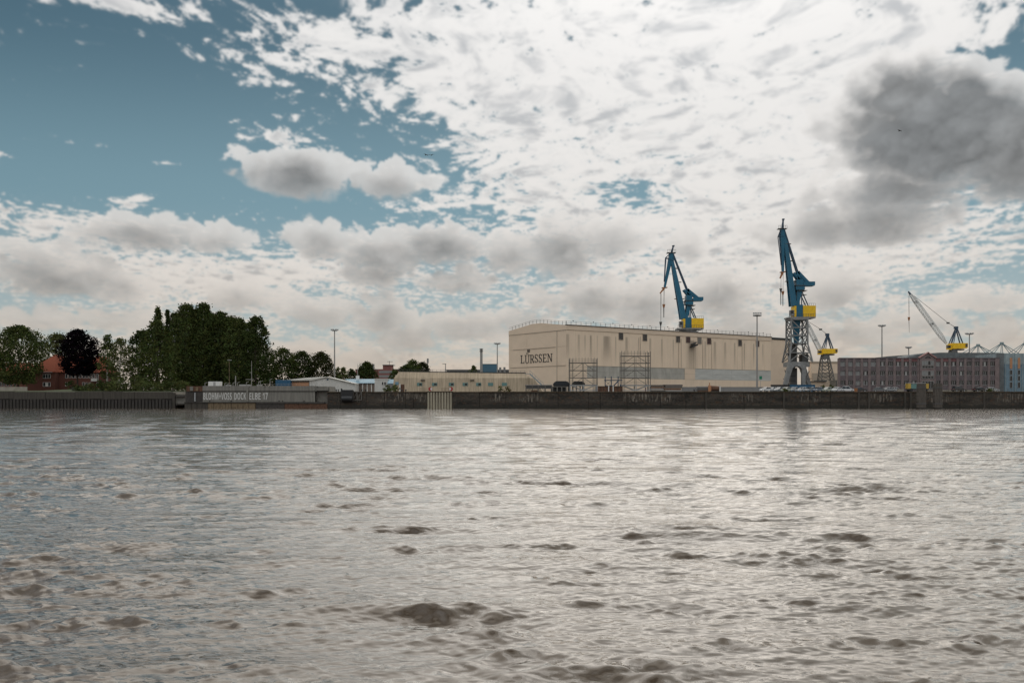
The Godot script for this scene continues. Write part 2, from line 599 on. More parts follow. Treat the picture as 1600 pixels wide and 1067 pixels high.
func ripple_image() -> ImageTexture:
	# wind ripples as slopes: many small waves, each fitting the tile a whole number of times
	var n := 512
	var tab := PackedFloat32Array()
	for i in n:
		tab.append(cos(TAU * i / n))
	var sx := PackedFloat32Array()
	var sz := PackedFloat32Array()
	sx.resize(n * n)
	sz.resize(n * n)
	var rng := RandomNumberGenerator.new()
	rng.seed = 19
	for k in 30:
		var turns := 6.0 * pow(9.0, (k + rng.randf()) / 30.0)
		var dir := deg_to_rad(95.0) + rng.randfn(0.0, 0.55)
		var kx := roundi(turns * cos(dir))
		var kz := roundi(turns * sin(dir))
		var ph := rng.randi() % n
		var len := sqrt(float(kx * kx + kz * kz))
		var amp := 0.034 * rng.randf_range(0.6, 1.4)
		var ax := amp * kx / len
		var az := amp * kz / len
		for j in n:
			var at0 := posmod(kz * j + ph, n)
			var o := j * n
			for i in n:
				var c := tab[posmod(at0 + kx * i, n)]
				# crests narrower than troughs
				c = c + 0.35 * c * absf(c)
				sx[o + i] += ax * c
				sz[o + i] += az * c
	var bytes := PackedByteArray()
	bytes.resize(n * n * 3)
	for i in n * n:
		var v := Vector3(-sx[i], -sz[i], 1.0).normalized()
		bytes[i * 3] = int(clampf(v.x * 127.5 + 127.5, 0, 255))
		bytes[i * 3 + 1] = int(clampf(v.y * 127.5 + 127.5, 0, 255))
		bytes[i * 3 + 2] = int(clampf(v.z * 127.5 + 127.5, 0, 255))
	return ImageTexture.create_from_image(Image.create_from_data(n, n, false, Image.FORMAT_RGB8, bytes))

func make_water() -> void:
	nz.swell = noise(FastNoiseLite.TYPE_SIMPLEX_SMOOTH, 0.72, 2, 88)
	var rng := RandomNumberGenerator.new()
	rng.seed = 77
	# long, peak, chop, ripple: how many, shortest, longest, steepness, spread of direction
	for band in [[4, 3.0, 6.0, 0.012, 0.3], [9, 1.15, 2.6, 0.060, 0.20], [12, 0.41, 1.1, 0.056, 0.30], [10, 0.15, 0.39, 0.062, 0.5]]:
		for k in int(band[0]):
			var len: float = band[1] * pow(band[2] / band[1], (k + rng.randf()) / band[0])
			var dir: float = deg_to_rad(98.0) + rng.randfn(0.0, band[4])
			var kk := TAU / len
			wave.append_array([kk * cos(dir), kk * sin(dir), band[3] / kk * rng.randf_range(0.7, 1.3), rng.randf() * TAU, 0.0, len])
	for k in range(0, wave.size(), 6):
		wave[k + 4] = 0.7 * wave[k + 5] / TAU
	var a := -180.0
	while a < -37.0:
		w_cols.append(deg_to_rad(a))
		a += 5.5
	for i in 641:
		w_cols.append(deg_to_rad(-36.0 + 72.0 * i / 640.0))
	a = 37.0
	while a <= 180.0:
		w_cols.append(deg_to_rad(a))
		a += 5.5
	w_cols.append(deg_to_rad(180.0))
	for r in [0.02, 1.0, 3.0, 5.0]:
		w_rows.append(r)
	var d := 6.0
	while d < 352.0:
		w_rows.append(d)
		d += water_step(d)
	for r in [380.0, 450.0, 600.0, 900.0, 1500.0, 3000.0]:
		w_rows.append(r)
	var nc := w_cols.size()
	var nr := w_rows.size()
	w_v.resize(nc * nr)
	w_n.resize(nc * nr)
	WorkerThreadPool.wait_for_group_task_completion(WorkerThreadPool.add_group_task(water_row, nr))
	var idx := PackedInt32Array()
	idx.resize((nr - 1) * (nc - 1) * 6)
	var o := 0
	for j in nr - 1:
		for i in nc - 1:
			var p := j * nc + i
			idx[o] = p
			idx[o + 1] = p + nc
			idx[o + 2] = p + 1
			idx[o + 3] = p + 1
			idx[o + 4] = p + nc
			idx[o + 5] = p + nc + 1
			o += 6
	var arr := []
	arr.resize(Mesh.ARRAY_MAX)
	arr[Mesh.ARRAY_VERTEX] = w_v
	arr[Mesh.ARRAY_NORMAL] = w_n
	arr[Mesh.ARRAY_INDEX] = idx
	var mesh := ArrayMesh.new()
	mesh.add_surface_from_arrays(Mesh.PRIMITIVE_TRIANGLES, arr)
	var m := mat(0.056, 0.034, 0.015, 0.05)
	m.metallic_specular = 0.44
	m.clearcoat_enabled = true
	m.clearcoat = 0.58
	m.clearcoat_roughness = 0.11
	m.normal_enabled = true
	m.normal_texture = ripple_image()
	m.normal_scale = 1.0
	m.uv1_triplanar = true
	m.uv1_world_triplanar = true
	m.uv1_triplanar_sharpness = 12.0
	m.uv1_scale = Vector3(0.21, 0.21, 0.21)
	var w := MeshInstance3D.new()
	w.name = "water"
	w.mesh = mesh
	w.material_override = m
	w.set_meta("kind", "structure")
	add_child(w)
# ---------------------------------------------------------------- materials
func quay_image() -> ImageTexture:
	# old river concrete: dark, streaked with pale lime, stained with algae below the high-water line
	var im := Image.create_empty(1600, 64, false, Image.FORMAT_RGB8)
	var a := noise(FastNoiseLite.TYPE_SIMPLEX_SMOOTH, 0.02, 4, 3)
	var b := noise(FastNoiseLite.TYPE_SIMPLEX_SMOOTH, 0.11, 3, 4)
	var c := noise(FastNoiseLite.TYPE_SIMPLEX_SMOOTH, 0.25, 3, 8)
	for i in 1600:
		var lime_here := smoothstep(-0.05, 0.35, a.get_noise_2d(i * 0.55, 0.0))
		for j in 64:
			var up := 1.0 - j / 64.0
			var g := 0.038 + 0.034 * a.get_noise_2d(i, j * 2.0) + 0.028 * c.get_noise_2d(i * 1.0, j * 0.5)
			var col := Color(g * 1.16, g * 0.95, g * 0.74)
			var drip := smoothstep(0.02, 0.50, b.get_noise_2d(i * 3.4, j * 0.16) + 0.35 * c.get_noise_2d(i * 2.0, j * 0.9)) * smoothstep(0.36 + 0.08 * c.get_noise_2d(i * 0.4, 5.0), 0.50, up) * smoothstep(0.97, 0.74, up)
			col = col.lerp(Color(0.34, 0.30, 0.25), drip * lime_here * 0.62)
			var rust := smoothstep(0.22, 0.5, b.get_noise_2d(i * 0.8 + 600.0, j * 0.7))
			col = col.lerp(Color(0.095, 0.05, 0.026), rust * 0.5)
			var algae := smoothstep(0.30, 0.22, up + 0.09 * c.get_noise_2d(i * 0.5, j * 0.3 + 90.0))
			col = col.lerp(Color(0.022, 0.022, 0.017), algae * 0.75)
			im.set_pixel(i, j, Color(maxf(col.r, 0.012), maxf(col.g, 0.011), maxf(col.b, 0.009)).linear_to_srgb())
	return ImageTexture.create_from_image(im)

func hall_image() -> ImageTexture:
	# cream cladding with soot running down from the gutter and the louvres; x in metres along the face
	var w := 1200
	var h := 128
	var im := Image.create_empty(w, h, false, Image.FORMAT_RGB8)
	var a := noise(FastNoiseLite.TYPE_SIMPLEX_SMOOTH, 0.012, 3, 13)
	var b := noise(FastNoiseLite.TYPE_SIMPLEX_SMOOTH, 0.22, 3, 14)
	var runs := [[886, 5, .5, .5], [904, 2.5, .45, .4], [914, 1.5, .4, .3], [923, 2.5, .7, .5], [933, 1.5, .35, .4], [948, 8.5, .75, .5], [962, 1.5, .5, .6], [979, 3.5, .6, .5], [998, 2, .5, .5], [1016, 2.4, .5, .6], [1034, 2, .55, .6], [1052, 1.6, .5, .5], [1081, 9.5, .75, .95], [1102, 2, .5, .8], [1117, 3, .55, .6], [1133, 2.4, .6, .5], [1148, 2, .55, .55], [1163, 2, .55, .7], [1178, 2, .6, .5], [1192, 2, .4, .4], [1206, 1.6, .5, .5], [1220, 1.6, .5, .5]]
	for i in w:
		var t := i / 10.0
		var px := 800.0 + 1400.0 * (18.8 + 0.816 * t) / (310.0 + 0.577 * t)
		for j in h:
			var up := 1.0 - j / float(h)
			var k := 1.0 + 0.05 * a.get_noise_2d(i * 2.0, j * 2.0) + 0.05 * b.get_noise_2d(i * 1.5, j * 0.03)
			var col := Color(0.775 * k, 0.620 * k, 0.470 * k)
			var soot := 0.0
			for r in runs:
				var x: float = absf(px - r[0]) / (r[1] * (0.6 + 0.5 * (1.0 - up)))
				if x < 1.6:
					var head: float = 0.855
					soot = maxf(soot, r[2] * smoothstep(1.3, 0.3, x + 0.5 * b.get_noise_2d(i, 3.0)) * smoothstep(head + 0.03, head, up) * smoothstep(head - r[3] * 0.75 - 0.1, head - 0.06, up + 0.05 * b.get_noise_2d(i * 2.0, 0.0)))
			col = col.lerp(Color(0.155, 0.125, 0.095), soot * 0.8)
			im.set_pixel(i, j, col.linear_to_srgb())
	return ImageTexture.create_from_image(im)

func plank_image() -> ImageTexture:
	var im := Image.create_empty(128, 256, false, Image.FORMAT_RGB8)
	var a := noise(FastNoiseLite.TYPE_SIMPLEX_SMOOTH, 0.2, 3, 21)
	for j in 256:
		for i in 128:
			var k := 0.085 * (1.0 + 0.8 * a.get_noise_2d(i * 2.0, j * 0.12))
			im.set_pixel(i, j, Color(k * 1.08, k * 0.92, k * 0.78).linear_to_srgb())
	return ImageTexture.create_from_image(im)

func materials() -> void:
	var mottle := grain_image(256, 256, 1.4, 1.4, 51, 5, 0.62, 1.0)
	var streak := grain_image(256, 256, 5.0, 0.5, 52, 4, 0.55, 1.0)
	var rusty := grain_image(256, 256, 2.6, 1.6, 53, 5, 0.25, 1.0, 0.65)
	var S := Vector3(0.06, 0.06, 0.06)
	M.ground = worn(0.23, 0.215, 0.19, mottle, S, 0.95)
	M.concrete = worn(0.36, 0.325, 0.27, mottle, S, 0.9)
	M.bunker = worn(0.58, 0.47, 0.34, streak, Vector3(0.05, 0.05, 0.05), 0.9)
	M.old_concrete = worn(0.080, 0.070, 0.058, streak, Vector3(0.06, 0.06, 0.06), 0.9)
	M.quay = mat(1, 1, 1, 0.85)
	M.quay.albedo_texture = quay_image()
	M.quay.uv1_scale = Vector3(1.0 / 320.0, -1.0 / 6.0, 1.0)
	M.quay.uv1_offset = Vector3(0.25, 0.92, 0.0)
	M.corrugated = worn(0.43, 0.385, 0.29, streak, Vector3(0.06, 0.04, 0.06), 0.7)
	M.coping = worn(0.10, 0.072, 0.045, rusty, Vector3(0.1, 0.1, 0.1), 0.9)
	M.pile = worn(0.060, 0.052, 0.045, rusty, Vector3(0.15, 0.1, 0.15), 0.75)
	M.wet = worn(0.032, 0.028, 0.022, rusty, Vector3(0.1, 0.1, 0.1), 0.55)
	M.gate = worn(0.235, 0.222, 0.195, streak, Vector3(0.04, 0.04, 0.04), 0.65)
	M.gate_dark = worn(0.070, 0.060, 0.052, rusty, Vector3(0.08, 0.08, 0.08), 0.7)
	M.gate_base = worn(0.26, 0.19, 0.115, rusty, Vector3(0.12, 0.06, 0.12), 0.85)
	M.rust = worn(0.17, 0.085, 0.05, rusty, Vector3(0.1, 0.1, 0.1), 0.85)
	M.letter = worn(0.68, 0.67, 0.64, mottle, Vector3(0.25, 0.25, 0.25), 0.7)
	M.black = mat(0.012, 0.012, 0.014, 0.45)
	M.rubber = mat(0.016, 0.017, 0.019, 0.35)
	M.dark = mat(0.035, 0.034, 0.034, 0.7)
	M.hall = mat(1, 1, 1, 0.75)
	M.hall.albedo_texture = hall_image()
	M.hall.uv1_scale = Vector3(1.0 / 120.0, -1.0 / 23.2, 1.0)
	M.hall.uv1_offset = Vector3(0.0, 1.0, 0.0)
	M.hall_end = worn(0.765, 0.61, 0.465, grain_image(128, 128, 1.0, 1.0, 54, 4, 0.86, 1.0), Vector3(0.03, 0.03, 0.03), 0.75)
	M.hall_trim = mat(0.40, 0.335, 0.265, 0.8)
	M.hall_core = mat(0.20, 0.17, 0.135, 0.9)
	M.band = worn(0.52, 0.495, 0.44, streak, Vector3(0.02, 0.06, 0.02), 0.45)
	M.band_new = worn(0.62, 0.62, 0.585, mottle, Vector3(0.02, 0.06, 0.02), 0.4)
	M.louvre = mat(0.075, 0.066, 0.060, 0.7)
	M.louvre_red = mat(0.085, 0.050, 0.045, 0.7)
	M.louvre_pale = mat(0.21, 0.185, 0.16, 0.7)
	M.print_black = mat(0.012, 0.012, 0.013, 0.6)
	M.galv = mat(0.33, 0.335, 0.34, 0.55)
	M.scaffold = worn(0.20, 0.185, 0.165, rusty, Vector3(0.3, 0.3, 0.3), 0.6)
	M.mast = mat(0.27, 0.26, 0.245, 0.6)
	M.lamp_glass = mat(0.45, 0.46, 0.47, 0.2)
	M.crane_blue = worn(0.008, 0.125, 0.215, grain_image(128, 128, 2.0, 1.0, 55, 4, 0.72, 1.0), Vector3(0.08, 0.03, 0.08), 0.42)
	M.crane_dark = mat(0.022, 0.055, 0.095, 0.5)
	M.crane_yellow = worn(0.90, 0.55, 0.012, grain_image(128, 128, 1.5, 1.5, 56, 4, 0.80, 1.0), Vector3(0.1, 0.1, 0.1), 0.45)
	M.crane_grey = worn(0.255, 0.255, 0.25, mottle, Vector3(0.08, 0.08, 0.08), 0.6)
	M.vehicle_yellow = mat(0.46, 0.30, 0.05, 0.5)
	M.steel = mat(0.085, 0.083, 0.08, 0.6)
	M.rope = mat(0.05, 0.047, 0.043, 0.7)
	M.hook = mat(0.33, 0.13, 0.045, 0.6)
	M.boom_white = mat(0.74, 0.74, 0.72, 0.55)
	M.brick = worn(0.155, 0.058, 0.040, grain_image(256, 256, 9.0, 9.0, 57, 3, 0.6, 1.0), Vector3(0.2, 0.2, 0.2), 0.9)
	M.tile = worn(0.30, 0.075, 0.034, grain_image(256, 256, 7.0, 9.0, 58, 4, 0.62, 1.0), Vector3(0.15, 0.15, 0.15), 0.85)
	M.white = mat(0.66, 0.65, 0.62, 0.6)
	M.shed_white = worn(0.56, 0.55, 0.52, grain_image(128, 128, 3.0, 0.6, 59, 4, 0.82, 1.0), Vector3(0.05, 0.05, 0.05), 0.6)
	M.roof_white = mat(0.60, 0.585, 0.54, 0.6)
	M.roof_blue = worn(0.19, 0.33, 0.42, mottle, Vector3(0.08, 0.08, 0.08), 0.5)
	M.blue_box = mat(0.016, 0.085, 0.165, 0.5)
	M.shed_brown = worn(0.21, 0.165, 0.135, streak, Vector3(0.06, 0.06, 0.06), 0.8)
	M.teal = mat(0.11, 0.215, 0.205, 0.5)
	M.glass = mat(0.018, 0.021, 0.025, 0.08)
	M.glass_lit = mat(0.20, 0.205, 0.205, 0.3)
	M.office = worn(0.148, 0.120, 0.126, mottle, Vector3(0.08, 0.08, 0.08), 0.8)
	M.office_red = worn(0.19, 0.085, 0.088, mottle, Vector3(0.08, 0.08, 0.08), 0.8)
	M.office_pink = worn(0.215, 0.165, 0.162, mottle, Vector3(0.08, 0.08, 0.08), 0.8)
	M.office_trim = mat(0.36, 0.19, 0.175, 0.7)
	M.frame_grey = mat(0.33, 0.325, 0.315, 0.6)
	M.slate = worn(0.15, 0.165, 0.17, mottle, Vector3(0.06, 0.06, 0.06), 0.7)
	M.block_blue = worn(0.175, 0.265, 0.33, mottle, Vector3(0.06, 0.06, 0.06), 0.6)
	M.block_pale = worn(0.30, 0.365, 0.38, mottle, Vector3(0.06, 0.06, 0.06), 0.6)
	M.orange = mat(0.42, 0.20, 0.10, 0.7)
	M.teal_steel = mat(0.20, 0.27, 0.29, 0.5)
	M.red = mat(0.33, 0.022, 0.022, 0.5)
	M.green_sign = mat(0.012, 0.20, 0.11, 0.5)
	M.tarp = mat(0.014, 0.017, 0.022, 0.55)
	M.wood = mat(1, 1, 1, 0.85)
	M.wood.albedo_texture = plank_image()
	M.wood.uv1_scale = Vector3(0.35, 0.08, 1.0)
	M.bark = mat(0.055, 0.042, 0.030, 0.95)
	M.birch = mat(0.44, 0.42, 0.38, 0.9)
	M.grass = worn(0.060, 0.075, 0.026, grain_image(128, 128, 6.0, 6.0, 60, 4, 0.45, 1.0), Vector3(0.2, 0.2, 0.2), 0.95)
	M.leaf = mat(1, 1, 1, 0.85)
	M.leaf.vertex_color_use_as_albedo = true
	M.leaf.backlight_enabled = true
	M.leaf.backlight = Color(0.30, 0.36, 0.20)
	M.leaf.metallic_specular = 0.1
	M.tyre = mat(0.015, 0.015, 0.016, 0.8)
	M.car_glass = mat(0.02, 0.024, 0.028, 0.06)
	M.far_grey = mat(0.22, 0.215, 0.21, 0.8)
	M.far_red = mat(0.21, 0.085, 0.075, 0.85)
# ---------------------------------------------------------------- ground and quay
func ground_and_quay() -> void:
	var s := Shape.new()
	s.span(Vector3(-900, 1.0, -2500), Vector3(900, GROUND, -QUAY - 1.2))
	structure("ground", s, M.ground)
	# left bank: concrete upper wall on a row of steel sheet piles
	var left := thing("bank_wall", "low dark concrete river wall standing on rusty sheet piles", "quay wall", Vector3(0, 0, -QUAY))
	var x0 := at(-140, 0, QUAY).x
	var x1 := at(268, 0, QUAY).x
	var joint := [-140, -60, 20, 70, 116, 160, 189, 209, 268]
	for k in joint.size() - 1:
		box_part(left, "panel", Vector3(at(joint[k], 0, QUAY).x + 0.04, 2.9 + 0.06 * sin(k * 2.1), -1.25), Vector3(at(joint[k + 1], 0, QUAY).x - 0.04, GROUND + 0.12 * sin(k * 1.7), 0.05 * cos(k * 3.0)), M.old_concrete)
	box_part(left, "backing", Vector3(x0, -2.5, -1.3), Vector3(x1, 5.0, -0.55), M.wet)
	var sp := Shape.new()
	sp.hexa([Vector3(-0.36, -2.5, 0.32), Vector3(0.36, -2.5, 0.32), Vector3(0.52, -2.5, -0.5), Vector3(-0.52, -2.5, -0.5)], [Vector3(-0.36, 2.75, 0.32), Vector3(0.36, 2.75, 0.32), Vector3(0.52, 2.75, -0.5), Vector3(-0.52, 2.75, -0.5)])
	var pile := sp.made()
	var x := x0 + 0.6
	var k := 0
	while x < x1 - 0.4:
		var o := part(left, "sheet_pile", pile, M.pile)
		o.position = Vector3(x, 0.12 * sin(k * 5.1), 0)
		x += 1.06
		k += 1
	# recess beside the dock gate
	var nook := thing("gate_recess", "dark recessed wall pocket beside the grey dock gate", "quay wall", Vector3(0, 0, -QUAY))
	box_part(nook, "back_wall", Vector3(x1, -2.5, -9.2), Vector3(at(291, 0, QUAY).x, GROUND - 0.1, -8.2), M.concrete)
	box_part(nook, "roof_slab", Vector3(x1, GROUND - 0.9, -8.2), Vector3(at(289, 0, QUAY).x, GROUND - 0.15, -1.0), M.concrete)
	box_part(nook, "inner_wall", Vector3(x1 - 0.8, -2.5, -8.2), Vector3(x1 - 0.01, GROUND - 0.3, -1.32), M.concrete)
	box_part(nook, "side_wall", Vector3(x1, -2.5, -2.2), Vector3(x1 + 0.8, GROUND - 0.3, -0.1), M.old_concrete)
	box_part(nook, "ladder_beam", Vector3(x1 + 1.2, 1.2, -2.2), Vector3(x1 + 3.6, 1.5, -0.3), M.gate_dark)
	box_part(nook, "ladder_beam", Vector3(x1 + 1.0, 3.6, -2.2), Vector3(x1 + 3.6, 3.9, -0.4), M.gate_dark)
	# main quay: panels with open joints, coping, pilasters, fender foot
	main_quay("quay_wall", "dark lime-streaked concrete quay wall between dock gate and pale corrugated wall", [511, 532, 572, 600, 634, 646, 667])
	main_quay("quay_wall", "long dark lime-streaked concrete quay wall below the shipbuilding hall and parked cars", [707, 749, 790, 838, 872, 920, 938, 980, 1032, 1072, 1104, 1163, 1225, 1265, 1298, 1342, 1358, 1414, 1447, 1500, 1538, 1580, 1640, 1700, 1760])
	var white := thing("corrugated_wall", "pale corrugated steel wall section set into the dark quay", "quay wall", Vector3(0, 0, -QUAY))
	var a := at(667, 0, QUAY).x
	var b := at(706.6, 0, QUAY).x
	box_part(white, "backing", Vector3(a, -2.5, -1.3), Vector3(b, GROUND - 0.1, -0.3), M.hall_trim)
	var n := 9
	for i in n:
		var c0 := lerpf(a, b, i / float(n)) + 0.05
		var c1 := lerpf(a, b, (i + 1) / float(n)) - 0.05
		var r := Shape.new()
		r.hexa([Vector3(c0 + 0.17, -2.5, 0.28), Vector3(c1 - 0.17, -2.5, 0.28), Vector3(c1, -2.5, -0.3), Vector3(c0, -2.5, -0.3)], [Vector3(c0 + 0.17, GROUND - 0.15, 0.28), Vector3(c1 - 0.17, GROUND - 0.15, 0.28), Vector3(c1, GROUND - 0.15, -0.3), Vector3(c0, GROUND - 0.15, -0.3)])
		part(white, "corrugation", r, M.corrugated)
	box_part(white, "cap_beam", Vector3(a, GROUND - 0.15, -0.6), Vector3(b, GROUND + 0.12, 0.36), M.coping)

func main_quay(called: String, label: String, joint: Array) -> void:
	var q := thing(called, label, "quay wall", Vector3(0, 0, -QUAY))
	var xa := at(joint[0], 0, QUAY).x
	var xb := at(joint[-1], 0, QUAY).x
	box_part(q, "backing", Vector3(xa, -2.5, -1.3), Vector3(xb, GROUND - 0.25, -0.35), M.wet)
	for k in joint.size() - 1:
		var a := at(joint[k], 0, QUAY).x
		var b := at(joint[k + 1], 0, QUAY).x
		var s := Shape.new()
		var f := 0.10 * sin(joint[k] * 1.3)
		# upper face, and a foot that stands a little proud below
		s.span(Vector3(a + 0.06, 1.75, -0.6), Vector3(b - 0.06, GROUND - 0.32, f))
		s.span(Vector3(a + 0.06, -2.5, -0.6), Vector3(b - 0.06, 1.70, f + 0.22))
		part(q, "panel", s, M.quay)
		box_part(q, "coping", Vector3(a + 0.03, GROUND - 0.30, -1.25), Vector3(b - 0.03, GROUND + 0.05 + 0.05 * sin(joint[k] * 0.7), 0.22), M.coping)
	for px in [1103.5, 1225, 1342, 1358, 1414.5, 1423, 1538]:
		if px > joint[0] and px < joint[-1]:
			var c := at(px, 0, QUAY).x
			box_part(q, "pilaster", Vector3(c - 0.28, -2.5, 0.0), Vector3(c + 0.28, GROUND - 0.35, 0.42), M.old_concrete)

# ---------------------------------------------------------------- dock gate
func lettering(parent: Node3D, words: String, font: String, lo: Vector3, wide: float, tall: float, m: Material, called: String, weight := 400, turn := 0.0) -> void:
	# each letter is a piece of its own
	var f := SystemFont.new()
	f.font_names = PackedStringArray([font])
	f.font_weight = weight
	var shapes := []
	var x := 0.0
	var top := 0.0
	for ch in words:
		var t := TextMesh.new()
		t.text = ch
		t.font = f
		t.font_size = 64
		t.pixel_size = 0.01
		t.depth = 0.06
		t.horizontal_alignment = HORIZONTAL_ALIGNMENT_LEFT
		var w := f.get_string_size(ch, HORIZONTAL_ALIGNMENT_LEFT, -1, 64).x * 0.01
		if ch != " ":
			shapes.append([t, x, t.get_aabb()])
			if ch in "HLD1":
				top = maxf(top, t.get_aabb().size.y)
		x += w
	var holder_basis := Basis(Vector3.UP, turn)
	for e in shapes:
		var o := MeshInstance3D.new()
		o.name = called
		o.mesh = e[0]
		o.material_override = m
		var kx := wide / x
		var ky := tall / top
		var box: AABB = e[2]
		var base: float = shapes[0][2].position.y
		o.transform = Transform3D(holder_basis * Basis.from_scale(Vector3(kx, ky, 1.0)), lo + holder_basis * Vector3(e[1] * kx, -base * ky, 0.0))
		parent.add_child(o, true)

func dock_gate() -> void:
	var D := QUAY
	var g := thing("dock_gate", "grey steel floating dock gate with white painted lettering along its side", "dock gate", at(400, 620, D) * Vector3(1, 0, 1))
	var ox := at(400, 0, D).x
	var X := func(px: float) -> float: return at(px, 0, D).x - ox
	var Y := func(py: float) -> float: return at(0, py, D).y
	# hull plates, each between two seams
	var seam := [316.6, 352, 386, 421, 456, 492]
	for k in seam.size() - 1:
		box_part(g, "hull_plate", Vector3(X.call(seam[k]) + 0.015, Y.call(628), -5.0), Vector3(X.call(seam[k + 1]) - 0.015, Y.call(611.3), 0.25), M.gate)
		box_part(g, "upper_plate", Vector3(X.call(seam[k]) + 0.015, Y.call(611.0), -5.0), Vector3(X.call(seam[k + 1]) - 0.015, Y.call(602.9), 0.42), M.gate)
	box_part(g, "upper_plate", Vector3(X.call(492) + 0.015, Y.call(610.4), -5.0), Vector3(X.call(511.4), Y.call(603.6), 0.40), M.gate)
	box_part(g, "rubbing_strake", Vector3(X.call(316.6), Y.call(611.35), 0.25), Vector3(X.call(492), Y.call(610.6), 0.52), M.gate_dark)
	box_part(g, "opening_back", Vector3(X.call(489), Y.call(638) - 2.0, -12.0), Vector3(X.call(511.4), Y.call(603.7), -11.0), M.gate)
	box_part(g, "opening_roof", Vector3(X.call(489), Y.call(605.0), -11.0), Vector3(X.call(511.4), Y.call(603.7), -5.02), M.gate)
	box_part(g, "opening_side", Vector3(X.call(489), Y.call(638), -11.0), Vector3(X.call(491.9), Y.call(605.1), -5.02), M.gate)
	box_part(g, "opening_side", Vector3(X.call(511.45), Y.call(638), -11.0), Vector3(X.call(513), Y.call(605.1), -1.35), M.gate)
	var gus := Shape.new()
	gus.plate(PackedVector2Array([Vector2(X.call(492), Y.call(611.4)), Vector2(X.call(492.0), Y.call(628)), Vector2(X.call(489), Y.call(628)), Vector2(X.call(494.6), Y.call(625.5)), Vector2(X.call(495.0), Y.call(611.4))]), -3.0, 0.2)
	part(g, "frame_knee", gus, M.gate)
	# rusty left end
	box_part(g, "end_housing", Vector3(X.call(288.5), Y.call(628), -5.0), Vector3(X.call(316.4), Y.call(611.6), -0.35), M.gate_dark)
	box_part(g, "end_housing", Vector3(X.call(290), Y.call(611.4), -4.0), Vector3(X.call(316.4), Y.call(603.4), -0.1), M.rust)
	box_part(g, "cabinet", Vector3(X.call(296.3), Y.call(610.6), -0.1), Vector3(X.call(301), Y.call(604.0), 0.2), M.gate)
	box_part(g, "cabinet", Vector3(X.call(305.5), Y.call(610.6), -0.1), Vector3(X.call(309), Y.call(604.5), 0.15), M.gate_base)
	box_part(g, "post", Vector3(X.call(303.2), Y.call(627), -0.3), Vector3(X.call(304.9), Y.call(613.6), 0.15), M.galv)
	box_part(g, "post", Vector3(X.call(385.6), Y.call(627.2), 0.42), Vector3(X.call(388.2), Y.call(605.6), 0.72), M.gate)
	# foot
	var foot := [288.5, 299, 308, 316, 325, 334, 344, 353, 362, 371, 380, 389, 399.5]
	for k in foot.size() - 1:
		box_part(g, "foot_block", Vector3(X.call(foot[k]) + 0.06, Y.call(640) - 2.0, -5.0), Vector3(X.call(foot[k + 1]) - 0.06, Y.call(629.4), 0.55), M.gate_base if k > 3 else M.old_concrete)
	box_part(g, "foot_beam", Vector3(X.call(288.5), Y.call(629.35), -5.0), Vector3(X.call(399.5), Y.call(628.0), 0.8), M.gate_dark)
	for k in 5:
		var a := lerpf(399.7, 511.4, k / 5.0)
		var b := lerpf(399.7, 511.4, (k + 1) / 5.0)
		box_part(g, "foot_block", Vector3(X.call(a) + 0.04, Y.call(640) - 2.0, -5.0), Vector3(X.call(b) - 0.04, Y.call(630.8), 0.35), M.rust if k > 1 else M.gate_dark)
	box_part(g, "foot_beam", Vector3(X.call(399.7), Y.call(630.7), -5.0), Vector3(X.call(507), Y.call(628.0), 0.55), M.gate_dark)
	for px in [358.5, 389.5, 414.0, 496.0]:
		box_part(g, "scupper", Vector3(X.call(px) - 0.14, Y.call(605.1), 0.40), Vector3(X.call(px) + 0.14, Y.call(604.1), 0.47), M.gate_dark)
	for px in [327.5, 361.3, 436.0, 441.5, 475.0]:
		box_part(g, "scupper", Vector3(X.call(px) - 0.22, Y.call(627.5), 0.24), Vector3(X.call(px) + 0.22, Y.call(625.6), 0.31), M.gate_dark)
	for e in [["BLOHM+VOSS", 316.9, 362.4], ["DOCK", 365.5, 384.6], ["ELBE", 388.6, 407.6], ["17", 410.2, 418.4]]:
		lettering(g, e[0], "Droid Sans", Vector3(X.call(e[1]), Y.call(624.4), 0.29), (e[2] - e[1]) * 0.2, 2.15, M.letter, "letter", 700)
	# deck gear
	var hut := box_part(g, "deck_hut", Vector3(X.call(323), Y.call(602.9), -3.5), Vector3(X.call(341), Y.call(596.0), -1.0), M.white)
	box_part(hut, "door", Vector3(X.call(331), Y.call(602.5), -1.0), Vector3(X.call(334.5), Y.call(596.8), -0.94), M.frame_grey)
	for e in [[354.5, 562.3, 0.11], [389.7, 563.5, 0.10], [364.4, 587.0, 0.20]]:
		var t := Shape.new()
		t.tube(Vector3(X.call(e[0]), Y.call(602.9), -2.0), Vector3(X.call(e[0]), Y.call(e[1]), -2.0), e[2], e[2] * 0.7, 8)
		var mast := part(g, "mast", t, M.mast if e[0] != 354.5 else M.gate_base)
		if e[0] < 380.0 and e[0] < 360.0:
			box_part(mast, "lamp_head", Vector3(X.call(e[0]) - 0.5, Y.call(562.8), -2.2), Vector3(X.call(e[0]) + 0.7, Y.call(561.6), -1.8), M.mast)
		if e[0] > 380.0:
			box_part(mast, "crossarm", Vector3(X.call(380.5), Y.call(593.1), -2.08), Vector3(X.call(393.5), Y.call(592.3), -1.92), M.mast)
			box_part(mast, "crossarm", Vector3(X.call(386.5), Y.call(582.0), -2.08), Vector3(X.call(390), Y.call(581.2), -1.92), M.mast)
